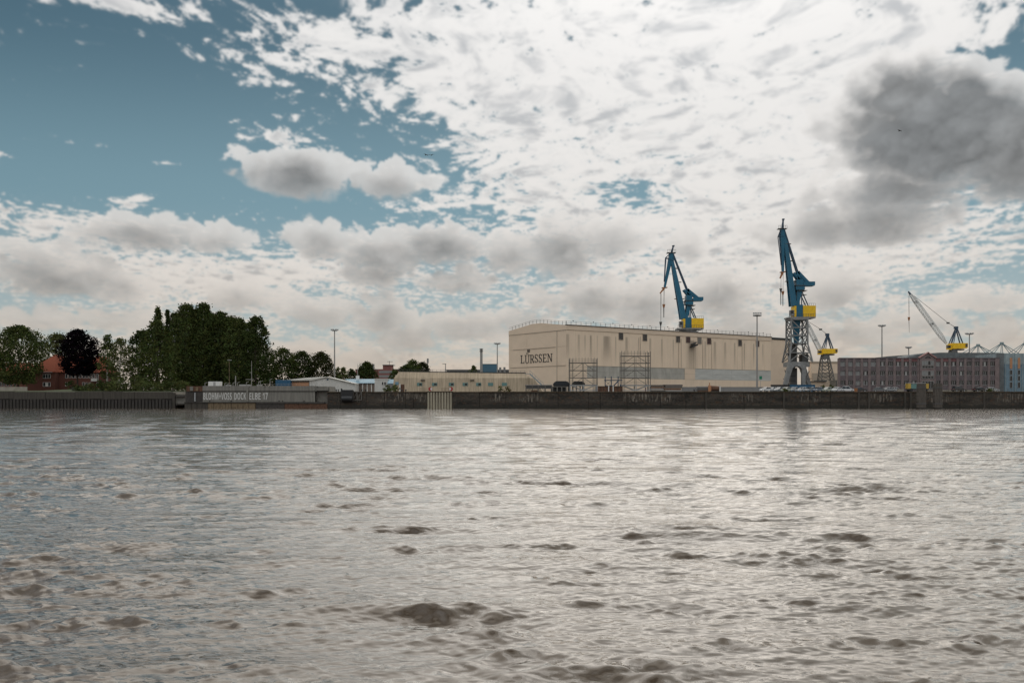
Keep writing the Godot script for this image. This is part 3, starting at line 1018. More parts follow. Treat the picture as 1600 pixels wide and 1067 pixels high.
	for e in [[318, 598], [349, 598.5], [354, 599], [362, 598], [369, 597.5], [383, 597], [402, 596], [405, 595.5], [420, 592.5]]:
		var t := Shape.new()
		t.tube(Vector3(X.call(e[0]), Y.call(602.9), -1.0), Vector3(X.call(e[0]), Y.call(e[1]), -1.0), 0.10, 0.08, 6)
		t.tube(Vector3(X.call(e[0]), Y.call(e[1] + 0.4), -1.0), Vector3(X.call(e[0]) + 0.8, Y.call(e[1]) + 0.15, -1.0), 0.07, 0.05, 6)
		part(g, "vent_pipe", t, M.mast)
	for e in [[371.0, 388.0, 600.6], [399.0, 406.0, 600.8], [350, 357, 601.0]]:
		box_part(g, "deck_box", Vector3(X.call(e[0]), Y.call(602.9), -2.6), Vector3(X.call(e[1]), Y.call(e[2]), -1.2), M.frame_grey)
	var rail := Shape.new()
	var px := 408.0
	while px < 510.0:
		rail.tube(Vector3(X.call(px), Y.call(602.9), -0.6), Vector3(X.call(px), Y.call(602.9) + 0.55, -0.6), 0.03, 0.03, 4, false)
		px += 6.0
	rail.tube(Vector3(X.call(408.0), Y.call(602.9) + 0.55, -0.6), Vector3(X.call(508.0), Y.call(602.9) + 0.55, -0.6), 0.03, 0.03, 4, false)
	part(g, "railing", rail, M.mast)
	# black fender, its frame, and the signs by the pale wall
	var fd := thing("dock_fender", "big black rubber fender hung on the quay beside the dock gate", "fender", at(542.5, 618, D - 0.9) * Vector3(1, 0, 1))
	var r := Shape.new()
	r.tube(Vector3(0, Y.call(623.4), 0.25), Vector3(0, Y.call(623.4), 0.251), 0.1, 0.1, 4)
	r = Shape.new()
	r.tube(Vector3(-1.65, Y.call(623.0), 0.1), Vector3(1.65, Y.call(623.0), 0.1), 1.05, 1.05, 20)
	part(fd, "roller", r, M.rubber)
	box_part(fd, "shield", Vector3(-1.8, Y.call(621), -0.7), Vector3(1.7, Y.call(609.2), 0.55), M.black)
	box_part(fd, "bracket", Vector3(1.66, Y.call(627), -0.6), Vector3(2.0, Y.call(610.5), 0.5), M.gate_dark)
	box_part(fd, "bracket", Vector3(-2.0, Y.call(626), -0.6), Vector3(-1.66, Y.call(607.0), 0.5), M.dark)
	var fr := thing("fender_frame", "open grey steel frame bracket bolted beside the black fender", "bracket", at(558, 618, D - 0.6) * Vector3(1, 0, 1))
	var y0: float = Y.call(625)
	var y1: float = Y.call(612)
	for e in [[-1.4, y0, 1.3, y0], [-1.4, y1, 1.3, y1], [-1.35, y0, -1.35, y1], [-0.1, y0, -0.1, y1], [1.3, y0, 1.3, y1]]:
		var bs := Shape.new()
		bs.bar(Vector3(e[0], e[1], 0), Vector3(e[2], e[3], 0), 0.22)
		part(fr, "beam", bs, M.scaffold)
	for e in [[-1.35, y0, -0.1, y1], [0.0, y0, 1.25, y1]]:
		var bs := Shape.new()
		bs.bar(Vector3(e[0], e[1], -0.1), Vector3(e[2], e[3], -0.1), 0.16)
		part(fr, "brace", bs, M.scaffold)
	for e in [[672.2, -1.0, "dock gate"], [704.6, 1.0, "lettered hall"]]:
		var sg := thing("channel_sign", "round red and white channel marker on the corrugated wall's end towards the %s" % e[2], "sign", at(e[0], 612, D + 0.5) * Vector3(1, 0, 1) + Vector3(0, GROUND, 0))
		var disc := Shape.new()
		disc.tube(Vector3(0, 0.85, -0.05), Vector3(0, 0.85, 0.05), 0.62, 0.62, 24)
		part(sg, "disc", disc, M.red)
		var wd := Shape.new()
		var dir: float = -e[1]
		wd.plate(PackedVector2Array([Vector2(-0.12 * dir, 0.85), Vector2(0.28 * dir, 1.28), Vector2(0.5 * dir, 1.18), Vector2(0.58 * dir, 0.85), Vector2(0.5 * dir, 0.52), Vector2(0.28 * dir, 0.42)]), 0.05, 0.08)
		part(sg, "arrow_field", wd, M.white)
		var st := Shape.new()
		st.tube(Vector3(0, 0, -0.1), Vector3(0, 1.4, -0.1), 0.05, 0.05, 6)
		part(sg, "post", st, M.rust)
	for e in [[525, "small dark bollard nearest the dock gate's open end"], [528.5, "small dark bollard close to the big black fender"], [565, "small dark bollard at the fender's open steel frame"], [571, "small dark bollard before the brown-walled shed"], [628, "small dark bollard before the bunker's rusty door"], [634, "small dark bollard just past the bunker's rusty door"], [1085, "small dark bollard before the hall's exhaust hood"], [1425, "small dark bollard beside the yellow site vehicle"]]:
		var bl := Shape.new()
		bl.tube(Vector3(0, 0, 0), Vector3(0, 0.5, 0), 0.16, 0.14, 8)
		bl.tube(Vector3(0, 0.5, 0), Vector3(0, 0.72, 0), 0.30, 0.26, 8)
		one("bollard", e[1], "bollard", bl, M.dark, at(e[0], 612, D + 0.8) * Vector3(1, 0, 1) + Vector3(0, GROUND, 0), "mooring bollards along the quay")

# ---------------------------------------------------------------- trees and plants
func crown(rng: RandomNumberGenerator, tall: float, wide: float, low: float, kind: String, tone: Color, dense: float, leaf := 0.72) -> Shape:
	var s := Shape.new()
	s.tinted = true
	var lumps := noise(FastNoiseLite.TYPE_SIMPLEX_SMOOTH, 0.9, 2, rng.randi() % 1000)
	var h := tall - low
	var clumps := int(dense * pow(h * wide * wide, 0.62) * 3.6)
	for k in clumps:
		var u := rng.randf()
		var ang := rng.randf() * TAU
		var prof := 0.0
		match kind:
			"poplar":
				prof = pow(sin(PI * clampf(pow(u, 0.62) * 0.90 + 0.07, 0.0, 1.0)), 0.7)
			"spire":
				prof = pow(1.0 - u, 0.75) * smoothstep(-0.05, 0.2, u)
			_:
				prof = pow(maxf(0.0, 1.0 - pow(absf(u * 2.0 - 0.92) / 1.08, 2.2)), 0.55)
		# boughs: lobes of the outline, with gaps between
		var dirn := Vector3(cos(ang), 0, sin(ang))
		var lobe := lumps.get_noise_3d(dirn.x * 1.3, u * h / wide * 2.4, dirn.z * 1.3)
		if lobe < -0.30 and rng.randf() < 0.8:
			continue
		var rad := wide * 0.5 * prof * (0.86 + (0.40 if kind == "poplar" else 0.62) * lobe) * pow(rng.randf(), 0.33)
		var c := Vector3(dirn.x * rad, low + u * h, dirn.z * rad)
		var shade := rng.randf_range(0.55, 1.3)
		s.tint = Color(tone.r * shade * rng.randf_range(0.85, 1.2), tone.g * shade, tone.b * shade * rng.randf_range(0.8, 1.15))
		for l in 9:
			var p := c + Vector3(rng.randfn(0, 0.5), rng.randfn(0, 0.38), rng.randfn(0, 0.5)) * clampf(wide * 0.12, 0.4, 1.15)
			var q := leaf * rng.randf_range(0.6, 1.25)
			var bs := Basis(Vector3(rng.randfn(0, 1), rng.randfn(0, 1), rng.randfn(0, 1)).normalized(), rng.randf() * TAU)
			s.quad(p + bs * Vector3(-q * 0.5, 0, 0), p + bs * Vector3(0, -q * 0.32, 0), p + bs * Vector3(q * 0.5, 0, 0), p + bs * Vector3(0, q * 0.32, 0))
	return s

func tree(called: String, label: String, group: String, px: float, top: float, wide_px: float, D: float, kind: String, tone: Color, dense := 1.0, low_f := 0.18, bark: Material = null, lean := 0.0) -> void:
	var base := at(px, 0, D) * Vector3(1, 0, 1) + Vector3(0, GROUND, 0)
	var tall := at(0, top, D).y - GROUND
	var wide := wide_px * D / 1400.0 * (1.22 if kind == "poplar" else 1.08)
	var rng := RandomNumberGenerator.new()
	rng.seed = int(px * 31.0 + top)
	var t := thing(called, label, "tree", base, group)
	var s := Shape.new()
	var knee := Vector3(rng.randfn(0, 0.25), tall * 0.45, rng.randfn(0, 0.25))
	var tip := Vector3(lean + rng.randfn(0, 0.3), tall * 0.88, 0)
	var r := clampf(tall * 0.016, 0.10, 0.42)
	s.tube(Vector3.ZERO, knee, r, r * 0.7, 7, false)
	s.tube(knee, tip, r * 0.7, 0.05, 7, false)
	part(t, "trunk", s, bark if bark else M.bark)
	var limbs := Shape.new()
	for k in 9:
		var u := rng.randf_range(0.22, 0.75)
		var from := knee * (u / 0.45) if u < 0.45 else knee.lerp(tip, (u - 0.45) / 0.43)
		var ang := rng.randf() * TAU
		var out := wide * rng.randf_range(0.22, 0.4) * (0.5 if kind == "poplar" else 1.0)
		limbs.tube(from, from + Vector3(cos(ang) * out, tall * rng.randf_range(0.08, 0.16), sin(ang) * out), r * 0.4, 0.03, 5, false)
	part(t, "limbs", limbs, bark if bark else M.bark)
	part(t, "crown", crown(rng, tall, wide, tall * low_f, kind, tone, dense * (1.3 if kind == "round" else 1.1)), M.leaf)

func shrub(px: float, top: float, wide_px: float, D: float, label: String, tone: Color, group: String) -> void:
	var rng := RandomNumberGenerator.new()
	rng.seed = int(px * 17.0 + top * 3.0)
	var tall := at(0, top, D).y - GROUND
	var t := thing("shrub", label, "shrub", at(px, 0, D) * Vector3(1, 0, 1) + Vector3(0, GROUND, 0), group)
	var stems := Shape.new()
	for k in 5:
		stems.tube(Vector3(rng.randfn(0, 0.2), 0, rng.randfn(0, 0.2)), Vector3(rng.randfn(0, 0.8), tall * 0.8, rng.randfn(0, 0.6)), 0.05, 0.02, 5, false)
	part(t, "stems", stems, M.bark)
	part(t, "crown", crown(rng, tall, wide_px * D / 1400.0, 0.05, "round", tone, 1.5, 0.50), M.leaf)

func trees() -> void:
	var dark := Color(0.040, 0.055, 0.020)
	var mid := Color(0.066, 0.084, 0.030)
	var olive := Color(0.088, 0.102, 0.040)
	tree("chestnut_tree", "broad round green tree in front of the low red-roofed house", "", 27, 511, 80, 322, "round", mid, 1.3, 0.14)
	tree("chestnut_tree", "pale green tree rising behind the red hipped roof", "", 88, 523, 56, 385, "round", olive, 1.0, 0.2)
	tree("copper_beech", "very dark purple copper beech standing before the brick wing", "", 121, 517, 62, 318, "round", Color(0.0085, 0.0065, 0.0085), 1.9, 0.30)
	tree("birch_tree", "slim green birch with a white trunk beside the copper beech", "", 187, 530, 36, 312, "round", olive, 0.75, 0.22, M.birch)
	tree("birch_tree", "loose green birch between copper beech and white-trunked birch", "", 167, 524, 26, 316, "poplar", mid, 0.9, 0.1, M.birch)
	tree("lime_tree", "bushy dark tree between birch and tall poplars", "", 221, 518, 44, 330, "round", dark, 1.2, 0.1)
	tree("poplar_tree", "narrow pointed poplar whose spire tops its neighbours", "", 246, 480, 26, 344, "spire", mid, 1.5, 0.3)
	tree("poplar_tree", "thin pointed poplar between spire and big poplar group", "", 261, 485, 20, 346, "spire", dark, 1.5, 0.3)
	tree("lime_tree", "lighter green leafy tree standing in front of the pointed poplars", "", 243, 503, 58, 314, "poplar", mid, 1.25, 0.05)
	var row := "tall poplars behind the dock gate"
	for e in [[290, 477, 56, 334, "tall dense poplar next to the thin pointed poplars"], [317, 476, 54, 336, "tallest dense poplar behind the white deck hut of the dock gate"], [346, 489, 54, 340, "tall dense poplar behind the brown mast of the dock gate"], [372, 499, 50, 334, "dense poplar behind the grey deck pipe of the dock gate"], [400, 496, 50, 332, "last dense poplar of the tall row, beyond the grey crossarm mast"], [303, 486, 60, 352, "dark poplar filling the gap between the two tallest poplars"], [333, 492, 60, 356, "dark poplar behind the tallest poplar and its neighbour"], [386, 506, 60, 354, "dark lower poplar filling the gap at the row's end"], [359, 497, 58, 350, "dark poplar between the brown and the grey mast of the dock gate"], [276, 490, 44, 350, "dark poplar between pointed poplars and the tall row"]]:
		tree("poplar_tree", e[4], row, e[0], e[1], e[2], e[3], "poplar", dark.lerp(mid, 0.5 + 0.5 * sin(e[0])), 1.25, 0.06)
	tree("lime_tree", "round tree next to the end of the tall poplar row", "", 441, 546, 50, 356, "round", mid, 1.2, 0.1)
	tree("lime_tree", "round dark tree above the ridge of the white shed", "", 472, 551, 44, 362, "round", dark, 1.2, 0.1)
	tree("lime_tree", "brownish round tree beside the tall floodlight mast", "", 502, 552, 40, 360, "round", Color(0.036, 0.040, 0.016), 1.2, 0.1)
	tree("young_tree", "small loose young tree just beyond the tall floodlight mast", "young trees beyond the white shed", 526.5, 575, 15, 400, "poplar", olive, 1.3, 0.1)
	tree("young_tree", "small loose young tree next to the dark bushy tree", "young trees beyond the white shed", 536, 574, 15, 402, "poplar", olive, 1.3, 0.1)
	tree("conifer_tree", "small dark bushy tree between young trees and the far antenna", "", 548.5, 577, 18, 410, "round", dark, 1.5, 0.05)
	tree("conifer_tree", "dark rounded cone-shaped tree before the far brick tower", "", 572.5, 567, 34, 405, "poplar", dark, 1.5, 0.02)
	tree("thicket_tree", "lowest dark tree of the thicket behind the bunker's end", "thicket behind the bunker", 632, 573, 30, 420, "round", dark, 1.4, 0.05)
	tree("thicket_tree", "highest bushy tree of the thicket behind the bunker", "thicket behind the bunker", 645, 564, 32, 424, "round", mid, 1.4, 0.05)
	tree("thicket_tree", "brownish bushy tree of the thicket beside the far radio mast", "thicket behind the bunker", 660, 568, 30, 428, "round", Color(0.034, 0.036, 0.016), 1.4, 0.05)
	tree("thicket_tree", "lone low tree beyond the middle of the bunker roof rail", "", 740, 572, 14, 440, "round", mid, 1.4, 0.05)
	tree("thicket_tree", "low tree between far brick tower and bunker end", "", 617, 578, 18, 400, "round", mid, 1.4, 0.05)
	var g := "shrubs on the sheet-piled bank"
	for e in [[137, 600, 26, "low shrub at the foot of the copper beech's grey wall"], [158, 598, 24, "low shrub before the loose birch"], [176, 596, 28, "leafy shrub just beside the white birch trunk"], [198, 600, 26, "low shrub between birch trunk and lighter leafy tree"], [222, 597, 30, "wide hedge shrub before the bushy dark tree"], [246, 598, 30, "wide hedge shrub under the lighter leafy tree"], [268, 597, 26, "hedge shrub above the dark wall recess"], [285, 596, 24, "hedge shrub touching the rusty end of the dock gate"], [121, 604, 20, "small low shrub on the grass bank before the brick wing"], [212, 588, 34, "tall rounded shrub behind the hedge beside the birch"], [186, 590, 26, "tall rounded shrub behind the white birch trunk"]]:
		shrub(e[0], e[1], e[2], 300.0 if e[1] < 595 else 288.0, e[3], dark.lerp(olive, 0.5 + 0.5 * sin(e[0] * 1.9)), g)
	shrub(110, 595, 20, 312, "leafy shrub against the wall of the brick wing", dark, "")
	shrub(605, 603, 16, 283.5, "bright green bush at the quay edge by the white hut", olive, "")
	shrub(617, 602, 16, 283.5, "bright green bush at the foot of the bunker beside its door", olive, "")
	shrub(781, 604, 8, 283.5, "small green weed bush at the quay edge by the bunker's closed shutter", olive, "")
	shrub(793, 604.5, 10, 283.5, "small yellowish weed bush at the quay edge near the blue stair", Color(0.09, 0.08, 0.03), "")
	shrub(1227, 607, 9, 282.2, "small weed tuft on the quay edge in front of parked cars", olive, "")
	shrub(1548, 607, 9, 282.2, "small weed tuft on the quay edge before the dark car", olive, "")
	shrub(1300, 601, 8, 300, "low green bush at the small crane's base near the office corner", mid, "bushes near the small crane")
	shrub(1288, 602, 8, 300, "low green bush beside the low cream annex", mid, "bushes near the small crane")
	var bank := Shape.new()
	var xs := [at(-150, 0, 284).x, at(40, 0, 284).x, at(75, 0, 284).x, at(112, 0, 284).x, at(150, 0, 284).x, at(290, 0, 284).x]
	var hs := [0.4, 0.5, 1.0, 1.1, 0.7, 0.5]
	for k in 5:
		bank.hexa([Vector3(xs[k], GROUND - 0.1, -283), Vector3(xs[k + 1], GROUND - 0.1, -283), Vector3(xs[k + 1], GROUND - 0.1, -300), Vector3(xs[k], GROUND - 0.1, -300)], [Vector3(xs[k], GROUND + 0.12, -284), Vector3(xs[k + 1], GROUND + 0.12, -284), Vector3(xs[k + 1], GROUND + hs[k + 1], -300), Vector3(xs[k], GROUND + hs[k], -300)])
	structure("grass_bank", bank, M.grass)
	var lw := Shape.new()
	lw.span(Vector3(0, 0, -0.4), Vector3(at(41, 0, 296).x - at(-60, 0, 296).x, 1.75, 0))
	one("garden_wall", "low pale concrete wall in front of the low red-roofed house", "wall", lw, M.concrete, Vector3(at(-60, 0, 296).x, GROUND - 0.05, -296))
	var lw2 := Shape.new()
	lw2.span(Vector3(0, 0, -0.4), Vector3(at(133, 0, 290).x - at(111, 0, 290).x, 1.5, 0))
	one("garden_wall", "low grey concrete wall below the copper beech", "wall", lw2, M.old_concrete, Vector3(at(111, 0, 290).x, GROUND + 0.05, -290))
# ---------------------------------------------------------------- buildings
func window_in(parent: Node3D, lo: Vector3, hi: Vector3, panes: int, frame: Material, panes_of: Array, deep := 0.12) -> void:
	# a frame with its panes as pieces; set in the wall plane z = lo.z, looking towards +z
	var w := hi.x - lo.x
	var h := hi.y - lo.y
	var bar := minf(0.09, w * 0.09)
	var s := Shape.new()
	s.span(Vector3(lo.x, lo.y, lo.z), Vector3(hi.x, lo.y + bar, lo.z + deep))
	s.span(Vector3(lo.x, hi.y - bar, lo.z), Vector3(hi.x, hi.y, lo.z + deep))
	for k in panes + 1:
		var x := lo.x + (w - bar) * k / panes
		s.span(Vector3(x, lo.y + bar, lo.z), Vector3(x + bar, hi.y - bar, lo.z + deep))
	var f := part(parent, "window", s, frame)
	for k in panes:
		var a := lo.x + (w - bar) * k / panes + bar
		var b := lo.x + (w - bar) * (k + 1) / panes
		box_part(f, "pane", Vector3(a, lo.y + bar, lo.z - 0.02), Vector3(b, hi.y - bar, lo.z + 0.03), panes_of[k % panes_of.size()])

func brick_houses() -> void:
	var D := 335.0
	var X := func(px: float) -> float: return (px - 63.0) * D / 1400.0
	var Y := func(py: float) -> float: return at(0, py, D).y - GROUND
	var h := thing("brick_house", "red brick house with steep red hipped roof and a long wing", "house", Vector3(at(63, 0, D).x, GROUND, -D))
	var eave: float = Y.call(581)
	box_part(h, "wall", Vector3(X.call(41), 0, -12), Vector3(X.call(85), eave, 0), M.brick)
	box_part(h, "wall", Vector3(X.call(85) + 0.01, 0, -14), Vector3(X.call(156), eave - 0.1, -3), M.brick)
	var rf := Shape.new()
	var a := Vector3(X.call(40), eave, 0.5)
	var b := Vector3(X.call(86), eave, 0.5)
	var c := Vector3(X.call(86), eave, -13)
	var d := Vector3(X.call(40), eave, -13)
	var r0 := Vector3(X.call(75), Y.call(553), -5)
	var r1 := Vector3(X.call(75), Y.call(553), -10)
	rf.tri(a, b, r0)
	rf.quad(b, c, r1, r0)
	rf.quad(d, a, r0, r1)
	rf.tri(c, d, r1)
	rf.span(Vector3(X.call(40), eave - 0.18, -13), Vector3(X.call(86), eave - 0.002, 0.5))
	var roof := part(h, "roof", rf, M.tile)
	box_part(roof, "chimney", Vector3(X.call(81), Y.call(556), -8), Vector3(X.call(83.5), Y.call(546.5), -7.2), M.white)
	var rw := Shape.new()
	rw.hexa([Vector3(X.call(75), eave - 0.1, -2.4), Vector3(X.call(158), eave - 0.1, -2.4), Vector3(X.call(158), eave - 0.1, -14.6), Vector3(X.call(75), eave - 0.1, -14.6)], [Vector3(X.call(75), Y.call(556), -8.4), Vector3(X.call(152), Y.call(556), -8.4), Vector3(X.call(152), Y.call(556), -8.6), Vector3(X.call(75), Y.call(556), -8.6)])
	part(h, "roof", rw, M.tile)
	box_part(h, "gutter", Vector3(X.call(40), eave - 0.25, 0.5), Vector3(X.call(82), eave - 0.05, 0.68), M.frame_grey)
	window_in(h, Vector3(X.call(66.2), Y.call(591.2), 0), Vector3(X.call(78.3), Y.call(584.6), 0), 3, M.white, [M.glass])
	window_in(h, Vector3(X.call(66.2), Y.call(604), 0), Vector3(X.call(78.3), Y.call(597.4), 0), 3, M.white, [M.glass, M.white])
	for px in [96.8, 102.3, 107.8, 113.2, 118.4, 124.2, 129.2, 134.3, 139.8, 145.4]:
		window_in(h, Vector3(X.call(px) - 0.45, Y.call(590.6), -3), Vector3(X.call(px) + 0.45, Y.call(583.6), -3), 1, M.white, [M.glass])
	for px in [96.8, 123.6, 129.0, 134.2, 146.0]:
		window_in(h, Vector3(X.call(px) - 0.45, Y.call(603.2), -3), Vector3(X.call(px) + 0.45, Y.call(597.2), -3), 1, M.white, [M.glass])
	box_part(h, "balcony", Vector3(X.call(137.5), Y.call(595.6), -3), Vector3(X.call(147.8), Y.call(591.2), -1.9), M.white)
	var D2 := 348.0
	var X2 := func(px: float) -> float: return (px - 10.0) * D2 / 1400.0
	var Y2 := func(py: float) -> float: return at(0, py, D2).y - GROUND
	var g := thing("brick_house", "low red-roofed brick house half hidden by the broad round tree", "house", Vector3(at(10, 0, D2).x, GROUND, -D2))
	box_part(g, "wall", Vector3(X2.call(-60), 0, -10), Vector3(X2.call(42), Y2.call(582), 0), M.brick)
	var r2 := Shape.new()
	r2.hexa([Vector3(X2.call(-62), Y2.call(582), 0.5), Vector3(X2.call(43), Y2.call(582), 0.5), Vector3(X2.call(43), Y2.call(582), -10.5), Vector3(X2.call(-62), Y2.call(582), -10.5)], [Vector3(X2.call(-62), Y2.call(566), -4.9), Vector3(X2.call(36), Y2.call(566), -4.9), Vector3(X2.call(36), Y2.call(566), -5.1), Vector3(X2.call(-62), Y2.call(566), -5.1)])
	part(g, "roof", r2, M.tile)
	for px in [4.6, 16.0]:
		window_in(g, Vector3(X2.call(px) - 0.5, Y2.call(577), -1.2), Vector3(X2.call(px) + 0.5, Y2.call(573), -1.2), 1, M.white, [M.glass], 1.2)
	for px in [-8.0, 0.5, 10.8, 22.4, 34.2]:
		window_in(g, Vector3(X2.call(px) - 0.5, Y2.call(591.4), 0), Vector3(X2.call(px) + 0.5, Y2.call(585), 0), 1, M.white, [M.glass])
	for px in [-6.0, 0.4, 5.4, 10.8, 16.6, 22.6]:
		window_in(g, Vector3(X2.call(px) - 0.42, Y2.call(603.2), 0), Vector3(X2.call(px) + 0.42, Y2.call(597.2), 0), 1, M.frame_grey, [M.glass])

func sheds() -> void:
	var D := 330.0
	var X := func(px: float) -> float: return (px - 490.0) * D / 1400.0
	var Y := func(py: float) -> float: return at(0, py, D).y - GROUND
	var s := thing("shed", "long white metal shed with low gable behind the dock gate", "shed", Vector3(at(490, 0, D).x, GROUND, -D))
	var gable := Shape.new()
	gable.plate(PackedVector2Array([Vector2(X.call(487), 0), Vector2(X.call(555), 0), Vector2(X.call(555), Y.call(600.0)), Vector2(X.call(511), Y.call(589.6)), Vector2(X.call(487), Y.call(594.2))]), -9.0, 0.0)
	part(s, "gable_wall", gable, M.shed_white)
	var roof := Shape.new()
	roof.hexa([Vector3(X.call(441), Y.call(594.9), 0.6), Vector3(X.call(487), Y.call(594.3), 0.6), Vector3(X.call(511.5), Y.call(589.2), 0.6), Vector3(X.call(466), Y.call(590.0), -12)], [Vector3(X.call(441), Y.call(594.2), 0.6), Vector3(X.call(487), Y.call(593.6), 0.6), Vector3(X.call(511.5), Y.call(588.5), 0.6), Vector3(X.call(466), Y.call(589.3), -12)])
	part(s, "roof", roof, M.roof_white)
	var roof2 := Shape.new()
	roof2.bar(Vector3(X.call(511), Y.call(589.0), -4.0), Vector3(X.call(556), Y.call(599.6), -4.0), 0.18, 9.4)
	part(s, "roof", roof2, M.roof_white)
	box_part(s, "wall", Vector3(X.call(454), 0, -9), Vector3(X.call(486.9), Y.call(594.6), -0.4), M.shed_brown)
	box_part(s, "door_leaf", Vector3(X.call(455), 0, -0.4), Vector3(X.call(482), Y.call(597.6), -0.3), M.orange)
	box_part(s, "wall_panel", Vector3(X.call(483), 0, -0.4), Vector3(X.call(487), Y.call(594.4), -0.1), M.shed_white)
	var em := Shape.new()
	em.tube(Vector3(X.call(511.4), Y.call(593), 0.0), Vector3(X.call(511.4), Y.call(593), 0.06), 0.34, 0.34, 16)
	part(s, "round_emblem", em, M.crane_dark)
	var bb := thing("blue_container", "blue shipping container under the white shed's eave", "container", Vector3(at(442, 0, 328).x, GROUND, -328))
	box_part(bb, "body", Vector3(-2.8, 0, -2.4), Vector3(2.6, 4.6, 0), M.blue_box)
	for k in 6:
		box_part(bb, "rib", Vector3(-2.5 + k * 0.95, 0.2, 0.0), Vector3(-2.2 + k * 0.95, 4.4, 0.08), M.blue_box)
	var D2 := 338.0
	var W := func(px: float) -> float: return (px - 575.0) * D2 / 1400.0
	var Z := func(py: float) -> float: return at(0, py, D2).y - GROUND
	var b := thing("shed", "brown-walled shed with a long pale blue roof beside the white hut", "shed", Vector3(at(575, 0, D2).x, GROUND, -D2))
	box_part(b, "wall", Vector3(W.call(553), 0, -8), Vector3(W.call(587), Z.call(598.6), 0), M.shed_brown)
	var br := Shape.new()
	br.hexa([Vector3(W.call(534), Z.call(592.4), -6), Vector3(W.call(550), Z.call(599.0), 0.6), Vector3(W.call(614), Z.call(599.2), 0.6), Vector3(W.call(606), Z.call(592.2), -6)], [Vector3(W.call(534), Z.call(591.7), -6), Vector3(W.call(550), Z.call(598.3), 0.6), Vector3(W.call(614), Z.call(598.5), 0.6), Vector3(W.call(606), Z.call(591.5), -6)])
	part(b, "roof", br, M.roof_blue)
	for px in [566.4, 573.4, 580.2]:
		box_part(b, "door_post", Vector3(W.call(px) - 0.13, 0, 0), Vector3(W.call(px) + 0.13, Z.call(599.8), 0.12), M.white)
	var chim := box_part(b, "vent_stack", Vector3(W.call(553.5), Z.call(592), -4), Vector3(W.call(558.5), Z.call(586.6), -3), M.white)
	var pole := Shape.new()
	pole.tube(Vector3(W.call(556), Z.call(586.6), -3.5), Vector3(W.call(556), Z.call(568), -3.5), 0.12, 0.06, 6)
	part(chim, "antenna", pole, M.mast)
	var D3 := 322.0
	var hut := thing("site_hut", "small white flat-roofed hut with two dark windows by the bunker", "hut", Vector3(at(596, 0, D3).x, GROUND, -D3))
	var k3 := D3 / 1400.0
	var H := func(py: float) -> float: return at(0, py, D3).y - GROUND
	box_part(hut, "wall", Vector3(-11.0 * k3, 0, -4), Vector3(10.0 * k3, H.call(592.6), 0), M.shed_white)
	box_part(hut, "roof", Vector3(-11.6 * k3, H.call(592.6), -4.2), Vector3(10.6 * k3, H.call(591.6), 0.2), M.roof_white)
	window_in(hut, Vector3(0.2 * k3, H.call(601.6), 0), Vector3(3.0 * k3, H.call(596.6), 0), 1, M.white, [M.glass])
	window_in(hut, Vector3(3.9 * k3, H.call(601.6), 0), Vector3(6.8 * k3, H.call(596.6), 0), 1, M.white, [M.glass])
	var low := thing("site_hut", "grey lean-to with blue roof squeezed between hut and bunker", "hut", Vector3(at(609.5, 0, 320).x, GROUND, -320))
	box_part(low, "wall", Vector3(-0.9, 0, -3), Vector3(1.6, at(0, 599.5, 320).y - GROUND, 0), M.far_grey)
	var lr := Shape.new()
	lr.hexa([Vector3(-1.0, 3.0, 0.3), Vector3(1.7, 3.0, 0.3), Vector3(1.7, 4.5, -3.2), Vector3(-1.0, 4.5, -3.2)], [Vector3(-1.0, 3.2, 0.3), Vector3(1.7, 3.2, 0.3), Vector3(1.7, 4.7, -3.2), Vector3(-1.0, 4.7, -3.2)])
	part(low, "roof", lr, M.roof_blue)

